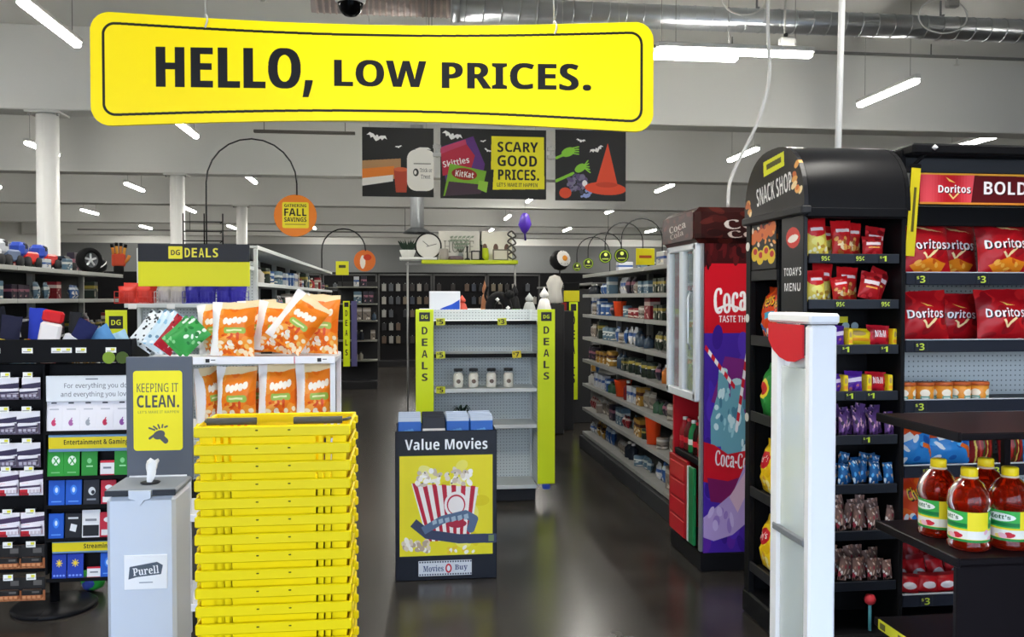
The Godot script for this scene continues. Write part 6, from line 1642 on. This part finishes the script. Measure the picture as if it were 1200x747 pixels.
func snack_rack() -> void:
	var black := mat("rack_black", Color("151517"), 0.42)
	var x0 := 1.72
	var x1 := 2.19
	var z0 := -3.614
	var z1 := -4.264
	var t := thing("snack_rack", "black barrel-roofed SNACK SHOP rack with stepped front shelves", "display rack", Vector3(x0, 0, z0))
	var W := x1 - x0
	# barrel roof
	var prof := []
	for k in 25:
		var a := PI * k / 24.0
		prof.append(Vector2(-0.325 + 0.335 * signf(cos(a)) * pow(absf(cos(a)), 0.8), 1.985 + 0.315 * pow(sin(a), 0.8)))
	var rows := []
	var uvs := []
	for x in [0.012, 0.1, W - 0.1, W - 0.012]:
		var r := []
		var u := []
		for p in prof:
			r.append(Vector3(x, p.y, p.x))
			u.append(Vector2(x, p.y))
		rows.append(r)
		uvs.append(u)
	mi("barrel_roof", grid(rows, uvs, true), mat("barrel_black", Color("1b1b1d"), 0.3), t)
	var outline := PackedVector2Array()
	for p in prof: outline.append(Vector2(p.x, p.y))
	mi("arch_panel", plate(outline, 0.02), printed("snack_arch", 0.35), t, Vector3(0.0, 0, 0), Vector3(0, -90, 0))
	mi("arch_panel", plate(outline, 0.02), black, t, Vector3(W, 0.0, 0), Vector3(0, -90, 0))
	mi("arch_ledge", bx(0.05, 0.04, 0.68, 0.008), plain(Color("2a2a2c"), 0.5), t, Vector3(0.0, 1.985, -0.325))
	mi("roof_lip", bx(W, 0.05, 0.03, 0.008), black, t, Vector3(W / 2, 1.975, -0.004))
	# posts and printed strip on the aisle side
	mi("menu_strip", bx(0.225, 1.93, 0.02, 0.003), printed("menu_strip", 0.35), t, Vector3(0.004, 1.0, -0.115), Vector3(0, -90, 0))
	mi("rear_post", bx(0.03, 1.98, 0.06, 0.004), black, t, Vector3(0.01, 0.99, -0.62))
	for y in [1.86, 1.5, 1.0]: mi("post_badge", plate(disc_outline(0.022, 14), 0.003), plain([Color("e8e4dc"), Color("c89a3a"), Color("d8d4c8")][int(y * 2) % 3], 0.5), t, Vector3(-0.008, y, -0.62), Vector3(0, -90, 0))
	mi("far_side", bx(0.02, 1.98, 0.64, 0.003), black, t, Vector3(W - 0.01, 0.99, -0.325))
	mi("middle_wall", bx(W - 0.02, 1.98, 0.02, 0.003), black, t, Vector3(W / 2, 0.99, -0.3))
	mi("back_wall", bx(W - 0.02, 1.98, 0.02, 0.003), black, t, Vector3(W / 2, 0.99, -0.64))
	mi("base", bx(W + 0.02, 0.12, 0.68, 0.01), black, t, Vector3(W / 2, 0.06, -0.325))
	mi("food_panel", bx(0.3, 0.24, 0.012, 0.003), printed("menu_food", 0.35), t, Vector3(0.006, 1.86, -0.45), Vector3(0, -90, 0))
	# aisle side shelves behind the strip
	var side := [1.7, 1.38, 1.0, 0.62, 0.24]
	for y in side: mi("side_shelf", boxes([[Vector3(W / 2, 0, -0.46), Vector3(W - 0.05, 0.016, 0.32)], [Vector3(0.005, 0.012, -0.46), Vector3(0.012, 0.05, 0.34)]], 0.002), plain(Color("232325"), 0.5), t, Vector3(0, y, 0))
	var chips := [[1.38, "cheetos", "orange chip bag on aisle side of snack rack"], [1.0, "green_chips", "green chip bag on aisle side of snack rack"], [0.62, "lays", "yellow chip bag on upper yellow shelf of snack rack"], [0.24, "lays", "yellow chip bag on lowest side shelf of snack rack"]]
	for k in chips.size():
		for q in 2:
			bag("chip_bag", chips[k][2], "chip bags on the aisle side, shelf %s" % ORDINAL[k], Vector3(x0 + 0.066, chips[k][0] + 0.012, z0 - 0.383 - q * 0.138), 0.13, 0.26, 0.09, chips[k][1], 2 - 4 * q, -90, -6, k * 2 + q)
	# front shelves
	var levels := [1.775, 1.575, 1.376, 1.171, 0.976, 0.758, 0.551, 0.325]
	var tags := {0: [["rail95", 0.1], ["rail95", 0.26], ["rail1", 0.37]], 1: [["rail95", 0.17], ["rail95", 0.38]], 2: [["rail1", 0.2], ["rail1", 0.38]], 3: [["rail1", 0.22], ["rail1", 0.32]], 4: [["rail1", 0.3]]}
	for k in levels.size():
		var y: float = levels[k]
		var sh := mi("front_shelf", bx(W - 0.05, 0.014, 0.27, 0.002), black, t, Vector3(W / 2, y, -0.16))
		mi("price_rail", bx(W - 0.05, 0.042, 0.01, 0.002), plain(Color("20242c"), 0.4), sh, Vector3(0, 0.0, 0.14))
		for g in tags.get(k, []): mi("price_tag", bx(0.046, 0.034, 0.003, 0.001), printed(g[0], 0.4), sh, Vector3(g[1] - W / 2, 0.0, 0.147))
	for x in [0.14, 0.31]: mi("header_mark", plate(round_rect(0.1, 0.03, 0.012), 0.004), plain(Color("dededc"), 0.5), t, Vector3(x, 1.93, -0.286))
	mi("poster_mark", bx(0.1, 0.03, 0.003, 0.001), plain(Color("d8cf24"), 0.5), t, Vector3(0.3, 1.5, -0.286))
	for x in [0.34, 0.385]: mi("badge", plate(disc_outline(0.018, 14), 0.003), plain(Color("a8bcc4"), 0.5), t, Vector3(x, 1.47, -0.286))
	# nut bags
	var nuts := [
		[0.085, 0, 0.09, 0.155, "peanuts", 4, "tall yellow peanut bag with red top on the top snack shelf"], [0.135, 0, 0.085, 0.13, "peanuts", -4, "shorter yellow peanut bag with red top on the top snack shelf"], [0.2, 0, 0.085, 0.15, "almonds", 2, "red nut bag with brown nuts beside the peanuts on the top snack shelf"], [0.27, 0, 0.085, 0.145, "almonds", -3, "red nut bag with brown nuts in mid top snack shelf"], [0.34, 0, 0.085, 0.085, "redhot", 0, "low dark red snack bag on the top snack shelf"], [0.375, 0, 0.085, 0.125, "redhot", -8, "tilted dark red snack bag on the top snack shelf"],
		[0.08, 1, 0.08, 0.13, "peanuts", 2, "yellow peanut bag at the strip end of the second snack shelf"], [0.13, 1, 0.085, 0.16, "peanuts", -5, "tallest peanut bag on the second snack shelf"], [0.2, 1, 0.075, 0.1, "almonds", 8, "small red nut bag on the second snack shelf"], [0.25, 1, 0.09, 0.145, "almonds", -4, "large red nut bag with brown nuts on the second snack shelf"], [0.32, 1, 0.09, 0.115, "redhot", -12, "slumped dark red bag on the second snack shelf"], [0.37, 1, 0.085, 0.13, "redhot", -24, "leaning dark red bag at the far end of the second snack shelf"]]
	for e in nuts:
		bag("nut_bag", e[6], "nut bags on the snack rack", Vector3(x0 + e[0], levels[e[1]] + 0.009, z0 - 0.055 - 0.06 * (int(e[0] * 100) % 2)), e[2] * 1.12, e[3] * 1.05, 0.045, e[4], e[5], 0, -5, int(e[0] * 90))
	for e in [[0.185, 2, 0.08, 0.09, "purple", "purple candy pouch at the strip end of the third snack shelf"], [0.29, 2, 0.13, 0.075, "yellow_bar", "yellow and tan candy pouch on the third snack shelf"], [0.385, 2, 0.11, 0.09, "crunch", "red candy pouch on the third snack shelf"], [0.18, 3, 0.07, 0.08, "purple", "purple candy pouch at the strip end of the fourth snack shelf"], [0.27, 3, 0.085, 0.09, "purple", "purple candy pouch between yellow cartons on the fourth snack shelf"], [0.375, 3, 0.1, 0.085, "crunch", "red candy pouch on the fourth snack shelf"], [0.08, 2, 0.09, 0.09, "purple", "purple candy pouch hidden by the strip on the third snack shelf"]]:
		bag("candy_pouch", e[5], "candy pouches on the snack rack", Vector3(x0 + e[0], levels[e[1]] + 0.009, z0 - 0.08), e[2], e[3], 0.05, e[4], -3, 0, -8, int(e[0] * 70))
	for e in [[0.215, 3, "first yellow candy carton on the fourth snack shelf"], [0.325, 3, "second yellow candy carton on the fourth snack shelf"], [0.425, 3, "last yellow candy carton on the fourth snack shelf"], [0.235, 2, "narrow yellow candy carton on the third snack shelf"], [0.445, 2, "yellow candy carton at the far end of the third snack shelf"]]:
		pack("candy_carton", e[2], "yellow candy cartons", Vector3(x0 + e[0], levels[e[1]] + 0.049, z0 - 0.075), Vector3(0.022, 0.08, 0.07), "yellow_bar", Vector3.ZERO, "carton")
	var wraps := ["wrap_purple", "wrap_blue", "wrap_cream", "wrap_cream"]
	var wrap_words := ["purple and white wrapped candy on the fifth snack shelf", "blue wrapped candy on the sixth snack shelf", "cream and brown wrapped candy on the seventh snack shelf", "cream and brown wrapped candy on the eighth snack shelf"]
	for k in 4:
		for q in 22:
			var x := 0.058 + (q % 11) * 0.0365
			bag("wrapped_candy", wrap_words[k], "wrapped candy on the snack rack", Vector3(x0 + x, levels[4 + k] + 0.009 + 0.004 * rng.randf(), z0 - 0.045 - 0.03 * (q % 2) - 0.09 * int(q / 11.0)), 0.046, 0.085 + 0.03 * rng.randf() + 0.015 * int(q / 11.0), 0.03, wraps[k], rng.randf_range(-14, 14), rng.randf_range(-14, 14), -5, q)
	var lp := thing("lollipop", "red lollipop with teal stem standing at the foot of the snack rack", "sweet", Vector3(x0 + 0.33, 0.12, z0 + 0.0 - 0.03))
	mi("stem", tube([Vector3(0, 0, 0), Vector3(0, 0.13, 0)], 0.008, 6), plain(Color("5aa6b0"), 0.5), lp)
	mi("head", lathe("lolly", [Vector2(0, 0.11), Vector2(0.022, 0.125), Vector2(0.026, 0.14), Vector2(0.018, 0.16), Vector2(0, 0.165)], 12), plain(Color("d23a44"), 0.3), lp)

func chip_rack() -> void:
	var black := mat("rack_black")
	var navy := plain(Color("20242f"), 0.4)
	var F := -3.75
	var x0 := 2.25
	var W := 1.22
	var t := thing("chip_rack", "black hooded chip rack with red Doritos header", "display rack", Vector3(x0, 0, F))
	mi("side_panel", bx(0.025, 2.28, 0.42, 0.004), black, t, Vector3(0.005, 1.14, -0.21))
	mi("side_panel", bx(0.025, 2.28, 0.42, 0.004), black, t, Vector3(W, 1.14, -0.21))
	mi("back_panel", bx(W, 2.0, 0.02, 0.002), pegboard(), t, Vector3(W / 2, 1.05, -0.4))
	mi("base", bx(W, 0.13, 0.42, 0.006), black, t, Vector3(W / 2, 0.065, -0.2))
	var hd := mi("header", bx(W - 0.04, 0.15, 0.03, 0.004), black, t, Vector3(W / 2 + 0.02, 2.1, 0.0))
	mi("header_print", bx(0.57, 0.142, 0.006, 0.001), printed("doritos_header", 0.3), hd, Vector3(-W / 2 + 0.02 + 0.315, 0.0, 0.018))
	mi("header_print", bx(0.57, 0.142, 0.006, 0.001), printed("doritos_header", 0.3), hd, Vector3(-W / 2 + 0.02 + 0.887, 0.0, 0.018))
	mi("hood", boxes([[Vector3(W / 2, 2.27, -0.1), Vector3(W, 0.05, 0.36)]], 0.01), black, t)
	mi("hood_face", bx(W, 0.075, 0.02, 0.004), plain(Color("3a3b3e"), 0.45), t, Vector3(W / 2, 2.215, -0.03))
	mi("soffit", bx(W - 0.05, 0.09, 0.02, 0.004), black, t, Vector3(W / 2, 1.98, -0.04))
	mi("strut", tube([Vector3(0.02, 2.19, 0.03), Vector3(0.09, 2.27, 0.06)], 0.009, 8), black, t)
	mi("strut_knob", lathe("strut_knob", [Vector2(0, -0.014), Vector2(0.014, 0), Vector2(0, 0.014)], 10), plain(Color("ececec"), 0.3), t, Vector3(0.1, 2.275, 0.085))
	# shelves
	var levels := [1.69, 1.38, 1.103, 0.8, 0.5, 0.2]
	for k in levels.size():
		var sh := mi("shelf", bx(W - 0.04, 0.016, 0.36, 0.002), plain(Color("3a3d42"), 0.5), t, Vector3(W / 2, levels[k], -0.2))
		mi("price_rail", bx(W - 0.05, 0.056, 0.012, 0.003), navy, sh, Vector3(0, -0.0, 0.186))
		mi("rail_edge", bx(W - 0.05, 0.005, 0.014, 0.001), plain(Color("b9bcc0"), 0.4), sh, Vector3(0, 0.03, 0.186))
		for x in ([0.06, 0.36, 0.62, 0.9] if k == 0 else [0.06, 0.62] if k < 3 else [0.1, 0.44]): mi("price_tag", bx(0.062, 0.046, 0.003, 0.001), printed("rail3", 0.4), sh, Vector3(x - W / 2 + 0.04, -0.002, 0.194))
	mi("divider", bx(0.014, 0.3, 0.36, 0.003), plain(Color("4a4c50"), 0.5), t, Vector3(0.52, 0.65, -0.2))
	# yellow hanging strip
	var ys := thing("hanging_strip", "narrow yellow plastic strip hanging beside the Doritos header", "strip", Vector3(2.262, 1.99, -3.70))
	mi("tape", bx(0.045, 0.4, 0.003, 0.001), plain(Color("dcc81c"), 0.4), ys, Vector3(0.005, 0, 0.004), Vector3(0, 0, -4))
	mi("marks", boxes([[Vector3(0.0, 0.02, 0), Vector3(0.012, 0.2, 0.001)]], 0.0), plain(Color("5a5218"), 0.6), ys, Vector3(0.006, -0.01, 0.0066), Vector3(0, 0, -4))
	mi("cap", bx(0.05, 0.02, 0.008, 0.002), black, ys, Vector3(0.018, 0.205, 0.002), Vector3(0, 0, -4))
	# big bags
	var g := "Doritos bags on the chip rack"
	for e in [[0.16, 0, "doritos_tall", 0.26, 0.27, 1, -0.09, "chip-picture red Doritos bag behind the yellow strip, top chip shelf"], [0.37, 0, "doritos_tall", 0.27, 0.28, -1, -0.11, "chip-picture red Doritos bag second from the yellow strip, top chip shelf"], [0.56, 0, "doritos_tall", 0.27, 0.28, 2, -0.08, "chip-picture red Doritos bag third from the yellow strip, top chip shelf"], [0.79, 0, "doritos_tall", 0.27, 0.27, 0, -0.1, "chip-picture red Doritos bag fourth from the yellow strip, top chip shelf"], [1.02, 0, "doritos_tall", 0.26, 0.28, -2, -0.1, "chip-picture red Doritos bag last on the top chip shelf"],
		[0.16, 1, "doritos", 0.25, 0.24, 2, -0.09, "plain red Doritos bag nearest the snack rack, second chip shelf"], [0.39, 1, "doritos", 0.27, 0.23, -1, -0.12, "plain red Doritos bag in the middle, second chip shelf"], [0.56, 1, "doritos", 0.27, 0.25, 1, -0.085, "plain red Doritos bag overlapping its neighbour, second chip shelf"], [0.81, 1, "doritos", 0.27, 0.24, 0, -0.1, "plain red Doritos bag toward the far side, second chip shelf"], [1.04, 1, "doritos", 0.26, 0.24, 1, -0.1, "plain red Doritos bag last on the second chip shelf"]]:
		bag("chip_bag", e[7], g, Vector3(x0 + e[0], levels[e[1]] + 0.01, F - 0.075 - 0.115 * (int(e[0] * 100) % 2)), e[3], e[4], 0.1, e[2], e[5], 0, -7, int(e[0] * 61))
	for k in 5:
		var o := thing("snack_can", "short orange snack can with rust lid, %s from the snack rack" % ORDINAL[k], "can", Vector3(x0 + 0.066 + k * 0.092, 1.112, F - 0.07), 20.0 * k, "row of orange snack cans")
		mi("tin", lathe("tin", [Vector2(0, 0), Vector2(0.041, 0), Vector2(0.043, 0.004), Vector2(0.043, 0.088), Vector2(0.04, 0.092), Vector2(0, 0.092)], 20), printed("can", 0.3), o)
		mi("lid", lathe("tin_lid", [Vector2(0.044, 0.082), Vector2(0.045, 0.084), Vector2(0.045, 0.094), Vector2(0.042, 0.097), Vector2(0, 0.096)], 20), plain(Color("b5582a"), 0.4), o)
	for e in [[0.125, 3, "cheetos_blue", 0.19, 0.2, 2, "blue and orange puff bag nearest the snack rack"], [0.3, 3, "cheetos_blue", 0.22, 0.19, -4, "blue and orange puff bag beside the striped bags"], [0.46, 3, "spicy", 0.13, 0.19, 0, "red and green striped snack bag before the shelf divider"], [0.62, 3, "spicy", 0.13, 0.19, 2, "red and green striped snack bag past the shelf divider"], [0.78, 3, "cheetos_blue", 0.2, 0.19, 2, "blue and orange puff bag past the shelf divider"], [0.14, 4, "cheetos", 0.22, 0.24, 3, "orange Cheetos bag on the shelf under the blue bags"], [0.36, 4, "cheetos", 0.22, 0.23, -3, "orange Cheetos bag behind the juice bottles"]]:
		bag("puff_bag", e[6], "puff bags on the chip rack", Vector3(x0 + e[0], levels[e[1]] + 0.01, F - 0.09), e[3], e[4], 0.09, e[2], e[5], 0, -6, int(e[0] * 53))
	for k in 14:
		var o := mi("candy_bag", bag_mesh(k % 4, 8, 6), printed("candy_red", 0.3), self, Vector3(x0 + 0.075 + (k % 5) * 0.098 + 0.02 * int(k / 5.0), 0.214 + 0.012, F - 0.05 - 0.1 * int(k / 5.0)), Vector3(-10, rng.randf_range(-9, 9), rng.randf_range(-9, 9)), Vector3(0.1, 0.09 + 0.055 * int(k / 5.0), 0.05))
		tag(o, "red and white candy bag on the lowest chip rack shelf", "bag", "red candy bags on the lowest shelf")

func juice_rack() -> void:
	var t := thing("juice_rack", "low black three-tier rack holding juice bottles", "display rack", Vector3(1.63, 0, -2.4))
	var blk := mat("rack_gloss", Color("181416"), 0.32)
	for y in [1.2, 0.825, 0.486]:
		mi("shelf", bx(0.95, 0.022, 0.46, 0.004), blk, t, Vector3(0.475, y - 0.011, -0.23))
		mi("shelf_lip", bx(0.012, 0.03, 0.46, 0.003), blk, t, Vector3(0.0, y - 0.012, -0.23))
	mi("front_panel", bx(0.95, 0.8, 0.02, 0.004), blk, t, Vector3(0.475, 0.4, -0.02))
	mi("post", bx(0.025, 1.2, 0.025, 0.003), blk, t, Vector3(0.47, 0.6, -0.44))
	mi("post", bx(0.025, 1.2, 0.025, 0.003), blk, t, Vector3(0.92, 0.6, -0.44))
	mi("post", bx(0.025, 1.2, 0.025, 0.003), blk, t, Vector3(0.92, 0.6, -0.04))
	var strip := mi("price_strip", bx(0.006, 0.034, 0.24, 0.001), plain(Color("d8d42c"), 0.4), t, Vector3(-0.01, 0.476, -0.3))
	for z in [-0.09, 0.02, 0.08]: mi("strip_mark", bx(0.002, 0.02, 0.03, 0.0), plain(Color("6a6630"), 0.5), strip, Vector3(-0.004, 0, z))
	var juice := mat("red_juice", Color(0.80, 0.17, 0.04, 0.18), 0.06)
	juice.refraction_enabled = true
	juice.refraction_scale = 0.033
	for e in [[1.73, -2.66, "apple juice bottle nearest the outer shelf edge, at the back", -30.0], [1.735, -2.51, "apple juice bottle standing in the front middle of the rack", -38.0], [1.868, -2.505, "apple juice bottle beside the rack post", -8.0], [1.89, -2.65, "apple juice bottle turned label aside, between the others", 70.0], [2.01, -2.51, "apple juice bottle past the rack post", 0.0]]:
		var o := thing("juice_bottle", "large red " + e[2], "bottle", Vector3(e[0], 0.826, e[1]), e[3], "juice bottles on the black rack")
		mi("flask", lathe("juice_flask", [Vector2(0, 0.002), Vector2(0.054, 0.0), Vector2(0.062, 0.008), Vector2(0.061, 0.02), Vector2(0.058, 0.026), Vector2(0.058, 0.124), Vector2(0.063, 0.134), Vector2(0.064, 0.15), Vector2(0.058, 0.178), Vector2(0.04, 0.205), Vector2(0.024, 0.218), Vector2(0.021, 0.228), Vector2(0, 0.228)], 28), juice, o)
		mi("wrap_label", lathe("juice_label", [Vector2(0.0595, 0.03), Vector2(0.0597, 0.122)], 28), printed("juice", 0.35), o)
		mi("neck_ring", lathe("juice_ring", [Vector2(0.02, 0.216), Vector2(0.026, 0.219), Vector2(0.026, 0.223), Vector2(0.02, 0.226)], 18), plain(Color("d8c9a8"), 0.4), o)
		mi("cap", lathe("juice_cap", [Vector2(0.0, 0.224), Vector2(0.0235, 0.224), Vector2(0.0245, 0.228), Vector2(0.0245, 0.246), Vector2(0.022, 0.25), Vector2(0, 0.25)], 20), plain(Color("f0d21c"), 0.4), o)

func security_gate() -> void:
	var white := mat("gate_white", Color("f4f5f7"), 0.35)
	var t := thing("security_gate", "white upright anti-theft gate with clear panel and red header", "security gate", Vector3(1.335, 0, -2.76))
	var T := 0.095   # across, along x
	var L := 0.33    # along -z
	mi("near_post", bx(T, 1.5, 0.045, 0.008), white, t, Vector3(T / 2, 0.76, -0.0225))
	mi("far_post", bx(T * 0.9, 1.5, 0.09, 0.02), white, t, Vector3(T * 0.45, 0.76, -L + 0.045))
	mi("top_cap", bx(T + 0.014, 0.036, L + 0.012, 0.008), white, t, Vector3(T / 2, 1.532, -L / 2))
	mi("foot", bx(T + 0.06, 0.03, L + 0.06, 0.008), plain(Color("c9ccd0"), 0.4), t, Vector3(T / 2, 0.015, -L / 2))
	mi("red_header", plate(PackedVector2Array([Vector2(-0.16, 0.08), Vector2(0.12, 0.08), Vector2(0.12, -0.03), Vector2(0.06, -0.048), Vector2(0.0, -0.05), Vector2(-0.06, -0.04), Vector2(-0.12, -0.015), Vector2(-0.16, 0.02)]), 0.006), plain(Color("d31c2c"), 0.35), t, Vector3(-0.004, 1.43, -L / 2), Vector3(0, -90, 0))
	mi("clear_panel", bx(0.012, 1.3, L - 0.135, 0.002), pane("gate_acrylic", Color(0.93, 0.97, 0.96), 0.35), t, Vector3(0.012, 0.71, -0.1425))
	mi("inner_curve", boxes([[Vector3(T * 0.5, 0.7, -0.225), Vector3(0.05, 1.28, 0.03)]], 0.012), mat("gate_tube", Color("e6ecec"), 0.3), t)
	mi("bend", tube(curve([Vector3(0.03, 1.31, -0.22), Vector3(0.03, 1.37, -0.16), Vector3(0.03, 1.385, -0.06)], 6), 0.022, 10), mat("gate_tube"), t)
	for z in [-0.09, -0.16]: mi("antenna_tube", tube([Vector3(T / 2, 0.05, z), Vector3(T / 2, 1.36, z)], 0.011, 8), mat("gate_tube"), t)
	mi("crossbar", bx(T * 0.9, 0.026, L - 0.08, 0.004), plain(Color("7d8186"), 0.4), t, Vector3(T * 0.45 - 0.004, 0.77, -L / 2 + 0.0))

func right_side() -> void:
	soda_cooler()
	snack_rack()
	chip_rack()
	juice_rack()
	security_gate()
